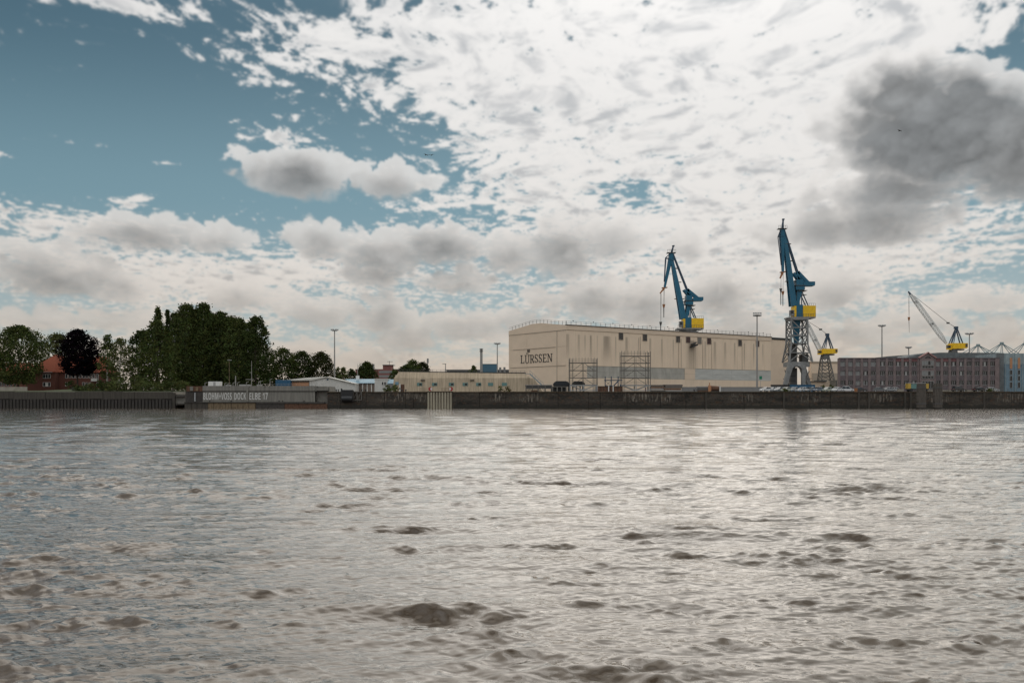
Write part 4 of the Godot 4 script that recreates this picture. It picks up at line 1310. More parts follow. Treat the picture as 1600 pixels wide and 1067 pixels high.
func bunker() -> void:
	var D := 292.0
	var k := D / 1400.0
	var X := func(px: float) -> float: return (px - 725.0) * k
	var Y := func(py: float) -> float: return at(0, py, D).y - GROUND
	var b := thing("bunker", "long low cream concrete bunker with small teal shutters on the quay", "bunker", Vector3(at(725, 0, D).x, GROUND, -D))
	var seam := [613, 643, 676, 705, 733, 762, 794, 826]
	for i in seam.size() - 1:
		var s := Shape.new()
		var slope0 := 2.0 if i == 0 else 0.0
		s.hexa([Vector3(X.call(seam[i]) + 0.02, 0, 0), Vector3(X.call(seam[i + 1]) - 0.02, 0, 0), Vector3(X.call(seam[i + 1]) - 0.02, 0, -6), Vector3(X.call(seam[i]) + 0.02, 0, -6)], [Vector3(X.call(seam[i] + slope0) + 0.02, Y.call(590.6), -0.15), Vector3(X.call(seam[i + 1]) - 0.02, Y.call(590.6), -0.15), Vector3(X.call(seam[i + 1]) - 0.02, Y.call(590.6), -6), Vector3(X.call(seam[i] + slope0) + 0.02, Y.call(590.6), -6)])
		part(b, "wall_panel", s, M.bunker)
	var t1 := Shape.new()
	t1.hexa([Vector3(X.call(615.5), Y.call(590.5), -0.5), Vector3(X.call(829), Y.call(590.5), -0.5), Vector3(X.call(829), Y.call(590.5), -10), Vector3(X.call(615.5), Y.call(590.5), -10)], [Vector3(X.call(617.5), Y.call(585.6), -0.9), Vector3(X.call(827), Y.call(587.8), -0.9), Vector3(X.call(827), Y.call(587.8), -10), Vector3(X.call(617.5), Y.call(585.6), -10)])
	part(b, "upper_tier", t1, M.bunker)
	var t2 := Shape.new()
	t2.hexa([Vector3(X.call(619), Y.call(585.7), -1.4), Vector3(X.call(824), Y.call(587.8), -1.4), Vector3(X.call(824), Y.call(587.8), -10), Vector3(X.call(619), Y.call(585.7), -10)], [Vector3(X.call(621.5), Y.call(580.8), -1.8), Vector3(X.call(822), Y.call(583.6), -1.8), Vector3(X.call(822), Y.call(583.6), -10), Vector3(X.call(621.5), Y.call(580.8), -10)])
	part(b, "upper_tier", t2, M.bunker)
	var ramp := Shape.new()
	ramp.hexa([Vector3(X.call(826) + 0.02, 0, -0.2), Vector3(X.call(848), 0, -0.2), Vector3(X.call(848), 0, -6), Vector3(X.call(826) + 0.02, 0, -6)], [Vector3(X.call(826) + 0.02, Y.call(590), -0.4), Vector3(X.call(835), Y.call(592), -0.4), Vector3(X.call(835), Y.call(592), -6), Vector3(X.call(826) + 0.02, Y.call(590), -6)])
	part(b, "end_buttress", ramp, M.bunker)
	var deck := Shape.new()
	deck.hexa([Vector3(X.call(622), Y.call(580.8), -2.2), Vector3(X.call(822), Y.call(583.5), -2.2), Vector3(X.call(822), Y.call(583.5), -9), Vector3(X.call(622), Y.call(580.8), -9)], [Vector3(X.call(622), Y.call(579.6), -2.2), Vector3(X.call(822), Y.call(582.0), -2.2), Vector3(X.call(822), Y.call(582.0), -9), Vector3(X.call(622), Y.call(579.6), -9)])
	part(b, "roof_beam", deck, M.dark)
	var rail := Shape.new()
	var px := 622.0
	while px <= 823.0:
		var yb: float = lerpf(Y.call(580.6), Y.call(583.4), (px - 622.0) / 200.0)
		rail.bar(Vector3(X.call(px), yb, -1.9), Vector3(X.call(px), yb + 0.85, -1.9), 0.07)
		px += 6.6
	for dy in [0.45, 0.85]:
		rail.bar(Vector3(X.call(622), Y.call(580.6) + dy, -1.9), Vector3(X.call(823), Y.call(583.4) + dy, -1.9), 0.05)
	part(b, "railing", rail, M.steel)
	var i := 0
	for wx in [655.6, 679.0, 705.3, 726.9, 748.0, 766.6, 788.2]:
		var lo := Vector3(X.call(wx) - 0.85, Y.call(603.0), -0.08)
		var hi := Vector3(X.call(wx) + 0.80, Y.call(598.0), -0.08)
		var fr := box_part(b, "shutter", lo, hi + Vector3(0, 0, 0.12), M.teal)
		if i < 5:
			box_part(fr, "painted_opening", Vector3(lerpf(lo.x, hi.x, 0.42), lo.y + 0.2, 0.0), Vector3(hi.x - 0.15, hi.y - 0.2, 0.07), M.glass)  # solid dark block, painting in the shade inside a half-open shutter
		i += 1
	box_part(b, "shutter", Vector3(X.call(617.5), Y.call(601.4), -0.06), Vector3(X.call(622.5), Y.call(596.6), 0.08), M.roof_blue)
	for wx in [660.4, 737.6]:
		box_part(b, "canopy", Vector3(X.call(wx) - 0.7, Y.call(594.6), -0.1), Vector3(X.call(wx) + 0.7, Y.call(593.4), 0.4), M.old_concrete)
	var dr := box_part(b, "door_frame", Vector3(X.call(624.0), 0, 0), Vector3(X.call(625.6), Y.call(599.6), 0.2), M.white)
	box_part(b, "door", Vector3(X.call(625.8), 0, 0), Vector3(X.call(631.6), Y.call(600.6), 0.1), M.rust)
	dr.set_meta("label", "white door post")
	var hr := Shape.new()
	for e in [[657, 668], [690, 703]]:
		var p: float = e[0]
		while p <= e[1]:
			hr.bar(Vector3(X.call(p), 0, 1.4), Vector3(X.call(p), 1.15, 1.4), 0.06)
			p += 2.2
		hr.bar(Vector3(X.call(e[0]), 1.15, 1.4), Vector3(X.call(e[1]), 1.15, 1.4), 0.06)
	one("handrail", "thin rusty handrail in front of the bunker beside the channel marker", "railing", hr, M.rust, Vector3(at(725, 0, D).x, GROUND, -D))
	# stair from the bunker roof to the yard
	var st := thing("steel_stair", "blue-grey steel stair leading down from the bunker roof", "stair", Vector3(at(838, 0, 289).x, GROUND, -289))
	var a := Vector3(-2.1, at(0, 584, 289).y - GROUND, 0)
	var c := Vector3(2.3, 1.7, 0)
	for z in [-0.6, 0.6]:
		var g := Shape.new()
		g.bar(a + Vector3(0, 0, z), c + Vector3(0, 0, z), 0.32, 0.08)
		part(st, "stringer", g, M.teal_steel)
		var r := Shape.new()
		r.bar(a + Vector3(0, 1.0, z), c + Vector3(0, 1.0, z), 0.07)
		for q in 6:
			var p := a.lerp(c, q / 5.0) + Vector3(0, 0, z)
			r.bar(p, p + Vector3(0, 1.0, 0), 0.06)
		part(st, "handrail", r, M.galv)
	for q in 14:
		var p := a.lerp(c, (q + 0.5) / 14.0)
		box_part(st, "tread", p + Vector3(-0.16, -0.03, -0.56), p + Vector3(0.16, 0.03, 0.56), M.galv)
	box_part(st, "landing", a + Vector3(-1.6, -0.1, -0.7), a + Vector3(0.05, 0.06, 0.7), M.galv)

func hall_t(px: float) -> float:
	var u := (px - 800.0) / 1400.0
	return (310.0 * u - 18.8) / (0.816 - 0.577 * u)

func hall_y(px: float, py: float) -> float:
	return EYE + (620.0 - py) * (310.0 + 0.577 * hall_t(px)) / 1400.0 - GROUND

func shipyard_hall() -> void:
	var h := thing("shipbuilding_hall", "huge cream shipbuilding hall with black name lettering on its end wall", "hall", Vector3(18.8, GROUND, -310.0), "", 0.6151)
	var L := 109.2
	var W := 34.7
	var E := 23.2       # eaves
	var R := 24.9       # ridge
	var core := Shape.new()
	core.span(Vector3(0.4, 0, -W + 0.4), Vector3(L, E - 0.3, -0.35))
	part(h, "core_wall", core, M.hall_core)
	# long side: cladding panels above the translucent band, and the plinth below it
	var n := 26
	for k in n:
		var a := L * k / n + 0.02
		var b := L * (k + 1) / n - 0.02
		box_part(h, "wall_panel", Vector3(a, 9.32, -0.35), Vector3(b, 21.6, 0.02 * (k % 2)), M.hall)
		box_part(h, "plinth_panel", Vector3(a, 0, -0.35), Vector3(b, 5.02, 0.02 * ((k + 1) % 2)), M.hall)
	box_part(h, "wall_panel", Vector3(0.02, 5.06, -0.35), Vector3(9.4, 9.28, 0.015), M.hall)
	var seams := [9.44, 20.0, 31.0, 42.0, 50.0, 58.2, 63.9, 74.0, 85.0, 96.0, 109.2]
	for k in seams.size() - 1:
		for r in 2:
			var m: Material = M.band if seams[k] < 57.0 else M.band_new
			if seams[k] > 57.0 and seams[k] < 60.0:
				m = M.hall_end
			box_part(h, "band_sheet", Vector3(seams[k] + 0.02, 5.08 + r * 2.1, -0.35), Vector3(seams[k + 1] - 0.02, 7.14 + r * 2.1, -0.10 if m != M.hall_end else 0.03), m)
	box_part(h, "fascia", Vector3(-0.05, 21.66, -0.4), Vector3(L + 0.05, E, 0.22), M.hall_end)
	box_part(h, "gutter", Vector3(-0.1, E + 0.003, -0.5), Vector3(L + 0.1, E + 0.28, 0.42), M.louvre)
	# end wall: sheets between the horizontal girts, up to the low gable
	var girts := [0.0, 9.3, 15.9, 21.6]
	for k in 3:
		for q in 3:
			var z0 := -W * q / 3.0 - 0.02
			var z1 := -W * (q + 1) / 3.0 + 0.02
			box_part(h, "end_sheet", Vector3(0.02 * (q % 2), girts[k] + 0.03, z1), Vector3(0.4, girts[k + 1] - 0.03, z0), M.hall_end)
	var gb := Shape.new()
	gb.xf = Transform3D(Basis(Vector3.UP, -PI / 2), Vector3.ZERO)
	gb.plate(PackedVector2Array([Vector2(-W + 0.02, 21.64), Vector2(-0.02, 21.64), Vector2(-0.02, E), Vector2(-W * 0.42, R), Vector2(-W * 0.58, R), Vector2(-W + 0.02, E)]), -0.4, 0.06)
	part(h, "gable", gb, M.hall_end)
	for e in [[9.3, -W + 1.0, -0.2], [15.9, -W + 3.0, -6.0], [21.6, -W + 0.2, -0.2]]:
		box_part(h, "drip_rail", Vector3(-0.14, e[0] - 0.10, e[1]), Vector3(-0.005, e[0] + 0.10, e[2]), M.hall_trim)
	box_part(h, "corner_post", Vector3(-0.10, 0, -5.3), Vector3(-0.01, 21.5, -5.05), M.hall_trim)
	var roof := Shape.new()
	roof.hexa([Vector3(0.35, E - 0.02, 0.2), Vector3(L, E, 0.2), Vector3(L, E, -W - 0.2), Vector3(0.35, E - 0.02, -W - 0.2)], [Vector3(0.35, R - 0.06, -W * 0.42), Vector3(L, R, -W * 0.42), Vector3(L, R, -W * 0.58), Vector3(0.35, R - 0.06, -W * 0.58)])
	part(h, "roof", roof, M.far_grey)
	# rear bay beyond the main roof
	box_part(h, "rear_bay", Vector3(L + 0.02, 0, -W + 2), Vector3(123, 22.3, -0.2), M.hall_end)
	box_part(h, "rear_fascia", Vector3(L + 0.02, 22.3, -W + 2), Vector3(123, 23.2, 0.0), M.dark)
	# louvres
	var lv := [[966.4, 973.7, 519, 531, 0], [1004, 1011, 522, 533, 0], [1056, 1062.6, 525.2, 535.3, 0], [1071.5, 1078.5, 526, 536, 1], [1089.7, 1096, 526.8, 537.6, 2], [1104.5, 1111, 527.9, 538, 1], [1153.2, 1159, 530.7, 541, 0], [1180.9, 1186.4, 532.3, 542, 1]]
	for e in lv:
		var a := hall_t(e[0])
		var b := hall_t(e[1])
		var y1 := hall_y((e[0] + e[1]) * 0.5, e[2])
		var y0 := hall_y((e[0] + e[1]) * 0.5, e[3])
		var m: Material = [M.louvre, M.louvre_red, M.louvre_pale][e[4]]
		var f := Shape.new()
		f.span(Vector3(a, y0, 0.03), Vector3(a + 0.12, y1, 0.2))
		f.span(Vector3(b - 0.12, y0, 0.03), Vector3(b, y1, 0.2))
		f.span(Vector3(a + 0.12, y0, 0.03), Vector3(b - 0.12, y0 + 0.12, 0.2))
		f.span(Vector3(a + 0.12, y1 - 0.12, 0.03), Vector3(b - 0.12, y1, 0.2))
		var lo := part(h, "louvre", f, M.hall_trim)
		for q in 6:
			var yy := lerpf(y0 + 0.12, y1 - 0.12, q / 6.0)
			var sl := Shape.new()
			var st := (y1 - y0 - 0.24) / 6.0
			sl.hexa([Vector3(a + 0.12, yy, 0.15), Vector3(b - 0.12, yy, 0.15), Vector3(b - 0.12, yy + 0.03, 0.03), Vector3(a + 0.12, yy + 0.03, 0.03)], [Vector3(a + 0.12, yy + st * 0.45, 0.15), Vector3(b - 0.12, yy + st * 0.45, 0.15), Vector3(b - 0.12, yy + st, 0.03), Vector3(a + 0.12, yy + st, 0.03)])
			part(lo, "slat", sl, m)
	# bent exhaust hood
	var ex := Shape.new()
	var ha := hall_t(1077.5)
	var hb := hall_t(1086)
	var hy := hall_y(1081, 542.5)
	ex.bar(Vector3(ha, hy, 0.9), Vector3(hb, hy + 1.0, 0.9), 0.55, 1.4)
	ex.bar(Vector3(ha + 0.3, hy + 0.9, 0.9), Vector3(hb - 0.4, hy + 1.9, 0.9), 0.25, 1.4)
	part(h, "exhaust_hood", ex, M.dark)
	for px in [1000.5, 1060.5, 1064.2, 1098, 1112, 1159.5]:
		var t := hall_t(px)
		var p := Shape.new()
		p.tube(Vector3(t, 9.4, 0.12), Vector3(t, 20.6, 0.12), 0.07, 0.07, 6)
		part(h, "downpipe", p, M.hall_trim)
	# railing on the roof edge
	var rl := Shape.new()
	var x := 0.0
	while x <= L:
		rl.bar(Vector3(x, E + 0.28, -0.2), Vector3(x, E + 1.5, -0.2), 0.09)
		x += 2.27
	for dy in [0.85, 1.45]:
		rl.bar(Vector3(0, E + dy, -0.2), Vector3(L, E + dy, -0.2), 0.06)
	var z := 0.0
	while z >= -W:
		var yy := E + (R - E) * clampf(minf(-z, W + z) / (W * 0.42), 0.0, 1.0)
		rl.bar(Vector3(0.1, yy, z), Vector3(0.1, yy + 1.3, z), 0.09)
		z -= 2.17
	for dy in [0.75, 1.3]:
		rl.bar(Vector3(0.1, E + dy, 0), Vector3(0.1, R + dy, -W * 0.42), 0.06)
		rl.bar(Vector3(0.1, R + dy, -W * 0.42), Vector3(0.1, R + dy, -W * 0.58), 0.06)
		rl.bar(Vector3(0.1, R + dy, -W * 0.58), Vector3(0.1, E + dy, -W), 0.06)
	part(h, "roof_railing", rl, M.steel)
	for k in 12:
		box_part(h, "rail_lamp", Vector3(3.1 + k * 9.2, E + 1.45, -0.30), Vector3(3.4 + k * 9.2, E + 1.78, -0.10), M.steel)
	# name on the end wall
	lettering(h, "LÜRSSEN", "Droid Serif", Vector3(-0.05, 10.75, -27.2), 19.6, 3.0, M.print_black, "letter", 400, -PI / 2)
	var crownlet := Shape.new()
	for q in 3:
		crownlet.span(Vector3(-0.10, 15.0, -22.75 + q * 0.62), Vector3(-0.02, 15.8, -22.45 + q * 0.62))
	crownlet.span(Vector3(-0.10, 14.75, -22.75), Vector3(-0.02, 14.98, -21.2))
	part(h, "crown_emblem", crownlet, M.print_black)
	var sgn := thing("green_sign", "small square green sign on a post before the hall's pale band", "sign", Vector3(at(1189, 0, 300).x, GROUND, -300))
	box_part(sgn, "board", Vector3(-0.45, at(0, 592.6, 300).y - GROUND, 0), Vector3(0.45, at(0, 587.6, 300).y - GROUND, 0.08), M.green_sign)
	box_part(sgn, "post", Vector3(-0.05, 0, -0.1), Vector3(0.05, at(0, 588, 300).y - GROUND, -0.01), M.galv)

func office() -> void:
	var D := 300.0
	var k := D / 1400.0
	var X := func(px: float) -> float: return (px - 1436.0) * k
	var Y := func(py: float) -> float: return at(0, py, D).y - GROUND
	var o := thing("office_building", "three-storey mauve office block with pink pilasters and gabled glass entrance", "office", Vector3(at(1436, 0, D).x, GROUND, -D))
	var cols := [1318.0, 1329.5, 1341.2, 1353.4, 1365.0, 1380.0, 1392.4, 1404.5, 1417.0, 1428.8, 1466.5, 1478.2, 1491.3, 1503.0, 1515.5, 1527.4, 1540.2, 1552.0]
	var rows := [[572.2, 565.0], [586.6, 579.6], [601.6, 594.6]]
	var top: float = Y.call(560.0)
	# the block's flank runs back along the street, not square to the front
	var cw := Shape.new()
	cw.hexa([Vector3(X.call(1311), 0, -0.3), Vector3(X.call(1562), 0, -0.3), Vector3(X.call(1585), 0, -14), Vector3(X.call(1311) + 5.6, 0, -14)], [Vector3(X.call(1311), top - 0.2, -0.3), Vector3(X.call(1562), top - 0.2, -0.3), Vector3(X.call(1585), top - 0.2, -14), Vector3(X.call(1311) + 5.6, top - 0.2, -14)])
	part(o, "core_wall", cw, M.office)
	# bay panels: spandrels between the window rows, strips beside the windows
	var bands := [[560.0, 564.9], [572.3, 579.5], [586.7, 594.5], [601.7, 612.4]]
	var rng := RandomNumberGenerator.new()
	rng.seed = 91
	for i in cols.size():
		var cx: float = cols[i]
		var l := 5.9
		for j in bands.size():
			var m: Material = M.office
			if j == 0 and cx > 1396 and cx < 1500:
				m = M.office_red
			box_part(o, "spandrel", Vector3(X.call(cx - l) + 0.01, Y.call(bands[j][1]), -0.3), Vector3(X.call(cx + l) - 0.01, Y.call(bands[j][0]), -0.02), m)
		for r in rows.size():
			var lo := Vector3(X.call(cx - 4.2), Y.call(rows[r][0]), -0.3)
			var hi := Vector3(X.call(cx + 4.2), Y.call(rows[r][1]), -0.3)
			box_part(o, "jamb", Vector3(X.call(cx - l) + 0.01, lo.y, -0.3), Vector3(lo.x, hi.y, -0.03), M.office)
			box_part(o, "jamb", Vector3(hi.x, lo.y, -0.3), Vector3(X.call(cx + l) - 0.01, hi.y, -0.03), M.office)
			var pale := (cx < 1376 and (r == 0 or rng.randf() < 0.55)) or rng.randf() < 0.10
			window_in(o, lo, hi, 3, M.frame_grey, [M.glass_lit, M.glass_lit if rng.randf() < 0.7 else M.glass] if pale else [M.glass, M.frame_grey if rng.randf() < 0.35 else M.glass, M.glass], 0.10)
	var pil := [1311.6, 1323.7, 1335.3, 1347.2, 1359.1, 1372.6, 1386.3, 1398.5, 1410.8, 1423.0, 1436.2, 1461.2, 1472.4, 1484.7, 1497.2, 1509.2, 1521.5, 1533.8, 1546.1, 1559.0]
	for px in pil:
		var wd := 0.85 if absf(px - 1372.6) > 1.0 else 1.25
		if px > 1556:
			wd = 1.5
		box_part(o, "pilaster", Vector3(X.call(px) - wd * 0.5, 0, -0.3), Vector3(X.call(px) + wd * 0.5, top, 0.10), M.office_pink)
	var pp := Shape.new()
	pp.hexa([Vector3(X.call(1310.6), top + 0.003, 0.2), Vector3(X.call(1562), top + 0.003, 0.2), Vector3(X.call(1585), top + 0.003, -14), Vector3(X.call(1310.6) + 5.6, top + 0.003, -14)], [Vector3(X.call(1310.6), top + 0.22, 0.2), Vector3(X.call(1562), top + 0.22, 0.2), Vector3(X.call(1585), top + 0.22, -14), Vector3(X.call(1310.6) + 5.6, top + 0.22, -14)])
	part(o, "parapet", pp, M.office)
	# entrance bay
	box_part(o, "entrance_wall", Vector3(X.call(1437.4), 0, -1.0), Vector3(X.call(1460.6), Y.call(558.5), 0.4), M.office_pink)
	var gb := Shape.new()
	gb.plate(PackedVector2Array([Vector2(X.call(1436.2), Y.call(558.4)), Vector2(X.call(1461.8), Y.call(558.4)), Vector2(X.call(1449.8), Y.call(551.4))]), -1.0, 0.42)
	part(o, "gable", gb, M.office_pink)
	for e in [[1435.4, 559.2, 1450.2, 550.6], [1462.6, 559.2, 1449.4, 550.6]]:
		var tr := Shape.new()
		tr.bar(Vector3(X.call(e[0]), Y.call(e[1]), 0.3), Vector3(X.call(e[2]), Y.call(e[3]), 0.3), 0.32, 0.9)
		part(o, "gable_trim", tr, M.office_trim)
	for e in [[1444.6, 1449.3], [1450.4, 1455.2]]:
		var tg := Shape.new()
		var inner: float = e[1] if e[0] < 1448 else e[0]
		tg.plate(PackedVector2Array([Vector2(X.call(e[0]), Y.call(559.8)), Vector2(X.call(e[1]), Y.call(559.8)), Vector2(X.call(inner), Y.call(556.0))]), 0.42, 0.46)
		part(o, "gable_pane", tg, M.glass)
	for e in [[570.4, 563.6], [575.4, 571.2], [586.6, 579.6], [591.8, 587.6], [607.5, 595.4]]:
		window_in(o, Vector3(X.call(1440.3), Y.call(e[0]), 0.4), Vector3(X.call(1459.0), Y.call(e[1]), 0.4), 4, M.frame_grey, [M.glass_lit, M.glass_lit, M.glass] if e[0] < 590 and e[0] - e[1] > 5 else [M.glass])
	var ridge := Shape.new()
	ridge.hexa([Vector3(X.call(1418), Y.call(559.8), -1.0), Vector3(X.call(1462), Y.call(559.8), -0.9), Vector3(X.call(1462), Y.call(559.8), -10), Vector3(X.call(1418), Y.call(559.8), -10)], [Vector3(X.call(1424), Y.call(555.2), -1.4), Vector3(X.call(1450), Y.call(551.0), -0.9), Vector3(X.call(1450), Y.call(551.0), -10), Vector3(X.call(1424), Y.call(555.2), -10)])
	part(o, "entrance_roof", ridge, M.slate)
	# grey-roofed hall behind it
	var g := thing("warehouse", "low warehouse whose grey metal roof shows above the mauve office", "warehouse", Vector3(at(1480, 0, 330).x, GROUND, -330))
	var kx := 330.0 / 1400.0
	var rf := Shape.new()
	rf.plate(PackedVector2Array([Vector2((1388.5 - 1480) * kx, 0), Vector2((1563 - 1480) * kx, 0), Vector2((1563 - 1480) * kx, at(0, 551.2, 330).y - GROUND), Vector2((1470 - 1480) * kx, at(0, 550.8, 330).y - GROUND), Vector2((1388.5 - 1480) * kx, at(0, 556.6, 330).y - GROUND)]), -20.0, 0.0)
	part(g, "roof_sheet", rf, M.slate)
	box_part(g, "wall", Vector3((1389 - 1480) * kx, 0, -19.5), Vector3((1562 - 1480) * kx, 9.0, 0.15), M.far_grey)
	# pale blue block
	var B := 304.0
	var kb := B / 1400.0
	var XB := func(px: float) -> float: return (px - 1600.0) * kb
	var YB := func(py: float) -> float: return at(0, py, B).y - GROUND
	var bl := thing("blue_building", "light blue office block with orange window strips beside the mauve office", "office", Vector3(at(1600, 0, B).x, GROUND, -B))
	box_part(bl, "lower_wall", Vector3(XB.call(1563), 0, -16), Vector3(XB.call(1680), YB.call(569), 0), M.block_blue)
	box_part(bl, "upper_wall", Vector3(XB.call(1563), YB.call(569) + 0.003, -16), Vector3(XB.call(1680), YB.call(552), 0.05), M.block_pale)
	box_part(bl, "corner_strip", Vector3(XB.call(1562.8), 0, -2), Vector3(XB.call(1569.5), YB.call(551.7), 0.12), M.slate)
	for px in [1571.5, 1586.5, 1598.5]:
		box_part(bl, "downpipe", Vector3(XB.call(px) - 0.09, 0, 0.05), Vector3(XB.call(px) + 0.09, YB.call(552.3), 0.2), M.block_pale)
	for px in [1580.6, 1593.0, 1612.0, 1624.0]:
		box_part(bl, "orange_strip", Vector3(XB.call(px) - 0.42, YB.call(576), 0.05), Vector3(XB.call(px) + 0.42, YB.call(559), 0.12), M.orange)
		for e in [[585.5, 578], [595, 587], [606, 597]]:
			window_in(bl, Vector3(XB.call(px) - 0.45, YB.call(e[0]), 0.02), Vector3(XB.call(px) + 0.45, YB.call(e[1]), 0.02), 1, M.frame_grey, [M.glass])
	# tent-roof masts behind
	var i := 0
	for e in [[1529.3, 539.0, "low splayed cable mast beside the floodlight mast behind the office"], [1566.3, 536.0, "splayed cable mast above the joint of mauve and blue offices"], [1604.0, 534.0, "splayed cable mast rising behind the light blue office block"]]:
		var t := thing("cable_mast", e[2], "mast", Vector3(at(e[0], 0, 400).x, GROUND, -400), "cable masts of the far roof")
		var yt: float = at(0, e[1], 400).y - GROUND
		var yb: float = at(0, 553, 400).y - GROUND
		for q in [-1.2, 1.2]:
			var sh := Shape.new()
			sh.tube(Vector3(q * 1.2, 0, 0), Vector3(q * 0.15, yt, 0), 0.22, 0.16, 6)
			part(t, "post", sh, M.teal_steel)
		for q in [-1.0, 1.0]:
			for w in [4.2, 6.2, 9.0]:
				var sh := Shape.new()
				sh.tube(Vector3(0, yt, 0), Vector3(q * w, yb - 0.6, 0), 0.16, 0.16, 5)
				part(t, "stay", sh, M.teal_steel)
		box_part(t, "head", Vector3(-0.7, yt - 0.4, -0.4), Vector3(0.7, yt + 0.4, 0.4), M.teal_steel)
		i += 1

func far_things() -> void:
	var D := 470.0
	var k := D / 1400.0
	var t := thing("brick_tower", "far red brick block with flat-roofed stair tower and antenna", "building", Vector3(at(603, 0, D).x, GROUND, -D))
	var Y := func(py: float) -> float: return at(0, py, D).y - GROUND
	box_part(t, "wall", Vector3(-13.0 * k, 0, -12), Vector3(12 * k, Y.call(577), 0), M.far_red)
	box_part(t, "tower", Vector3(-5.5 * k, Y.call(577), -9), Vector3(8 * k, Y.call(570.6), -1), M.far_red)
	box_part(t, "tower_roof", Vector3(-6.0 * k, Y.call(570.5), -9.5), Vector3(10.5 * k, Y.call(569.6), -0.4), M.far_grey)
	for r in 2:
		box_part(t, "window_band", Vector3(-11 * k, Y.call(583 + r * 6.6), 0), Vector3(11 * k, Y.call(579.4 + r * 6.6), 0.1), M.far_grey)
	var an := Shape.new()
	an.tube(Vector3(3.5 * k, Y.call(569.6), -4), Vector3(3.5 * k, Y.call(563.6), -4), 0.12, 0.1, 6)
	an.bar(Vector3(0, Y.call(564.6), -4), Vector3(3.0, Y.call(564.6), -4), 0.22)
	part(t, "antenna", an, M.steel)
	var g := thing("flat_block", "far low grey flat-roofed block behind the dark cone-shaped tree", "building", Vector3(at(575, 0, 480).x, GROUND, -480))
	box_part(g, "wall", Vector3(-6.8, 0, -10), Vector3(16, at(0, 577.6, 480).y - GROUND, 0), M.far_red)
	box_part(g, "roof_edge", Vector3(-7, at(0, 577.6, 480).y - GROUND, -10), Vector3(16.2, at(0, 576.6, 480).y - GROUND, 0.2), M.far_grey)
	for e in [[583.3, 569.0, "short pole on the far flat roof beside the cone-shaped tree"], [668.2, 560.4, "slim far radio mast with thick top behind the bunker thicket"], [696, 568.4, "thin far lamp pole above the bunker rail"]]:
		var m := thing("radio_mast", e[2], "mast", Vector3(at(e[0], 0, 460).x, GROUND, -460))
		var yt: float = at(0, e[1], 460).y - GROUND
		var s := Shape.new()
		s.tube(Vector3.ZERO, Vector3(0, yt, 0), 0.32, 0.2, 6)
		part(m, "pole", s, M.mast)
		if e[0] < 690:
			box_part(m, "antenna_head", Vector3(-0.45, yt - 2.2, -0.45), Vector3(0.45, yt + 0.1, 0.45), M.far_grey)
		else:
			box_part(m, "lamp_arm", Vector3(-1.6, yt - 0.2, -0.15), Vector3(0.4, yt + 0.1, 0.15), M.mast)
	var c := thing("chimney", "tall grey round chimney with banded top beside a blue block", "chimney", Vector3(at(752, 0, 450).x, GROUND, -450))
	var cy: float = at(0, 544.6, 450).y - GROUND
	var cs := Shape.new()
	cs.tube(Vector3.ZERO, Vector3(0, cy, 0), 0.75, 0.62, 14)
	part(c, "shaft", cs, M.mast)
	for q in [0.2, 1.2]:
		var cb := Shape.new()
		cb.tube(Vector3(0, cy - q - 0.35, 0), Vector3(0, cy - q, 0), 0.95, 0.95, 14)
		part(c, "collar", cb, M.steel)
	var bb := thing("blue_block", "far plain blue box building between chimney and floodlight mast", "building", Vector3(at(765, 0, 455).x, GROUND, -455))
	box_part(bb, "wall", Vector3(-3.6, 0, -8), Vector3(3.8, at(0, 569.2, 455).y - GROUND, 0), mat(0.06, 0.14, 0.20, 0.7))
	box_part(bb, "roof_edge", Vector3(-3.7, at(0, 569.2, 455).y - GROUND, -8), Vector3(3.9, at(0, 568.6, 455).y - GROUND, 0.1), M.steel)
	for e in [[781.5, 574, "small round roof vent beside the slim floodlight mast"], [788.2, 573.6, "small round roof vent beside the lettered hall wall"]]:
		var v := thing("roof_vent", e[2], "vent", Vector3(at(e[0], 0, 455).x, GROUND, -455), "vents on the far roof")
		var vs := Shape.new()
		vs.tube(Vector3.ZERO, Vector3(0, at(0, e[1], 455).y - GROUND, 0), 0.55, 0.55, 8)
		part(v, "pipe", vs, M.far_grey)
	var fb := thing("flat_block", "long far dark flat roof seen over the bunker rail", "building", Vector3(at(730, 0, 470).x, GROUND, -470))
	box_part(fb, "wall", Vector3(-11, 0, -10), Vector3(22, at(0, 578.4, 470).y - GROUND, 0), M.steel)
	box_part(fb, "roof_edge", Vector3(-11.2, at(0, 578.4, 470).y - GROUND, -10), Vector3(22.2, at(0, 577.4, 470).y - GROUND, 0.2), M.far_grey)
	# cream store behind the small yellow crane
	var s2 := thing("store_building", "plain cream storehouse with dark roof edge behind the small yellow crane", "building", Vector3(at(1290, 0, 385).x, GROUND, -385))
	box_part(s2, "wall", Vector3(-6, 0, -4), Vector3(8, at(0, 567.0, 385).y - GROUND, 0), M.hall_end)
	box_part(s2, "roof_edge", Vector3(-6.2, at(0, 567.0, 385).y - GROUND, -4), Vector3(8, at(0, 564.6, 385).y - GROUND, 0.3), M.hall_trim)
	box_part(s2, "lower_wall", Vector3(-5.6, 0, 0.0), Vector3(8, at(0, 583, 385).y - GROUND, 0.4), M.hall_trim)
	var low := thing("store_building", "low cream flat-roofed annex beside the big crane's legs", "building", Vector3(at(1277, 0, 320).x, GROUND, -320))
	box_part(low, "wall", Vector3(-2.6, 0, -6), Vector3(4.6, at(0, 596.6, 320).y - GROUND, 0), M.hall_end)
	box_part(low, "roof", Vector3(-2.9, at(0, 596.6, 320).y - GROUND, -6.2), Vector3(3.2, at(0, 595.6, 320).y - GROUND, 0.4), M.steel)
	box_part(low, "door", Vector3(1.4, 0, 0), Vector3(2.4, 2.2, 0.08), M.dark)
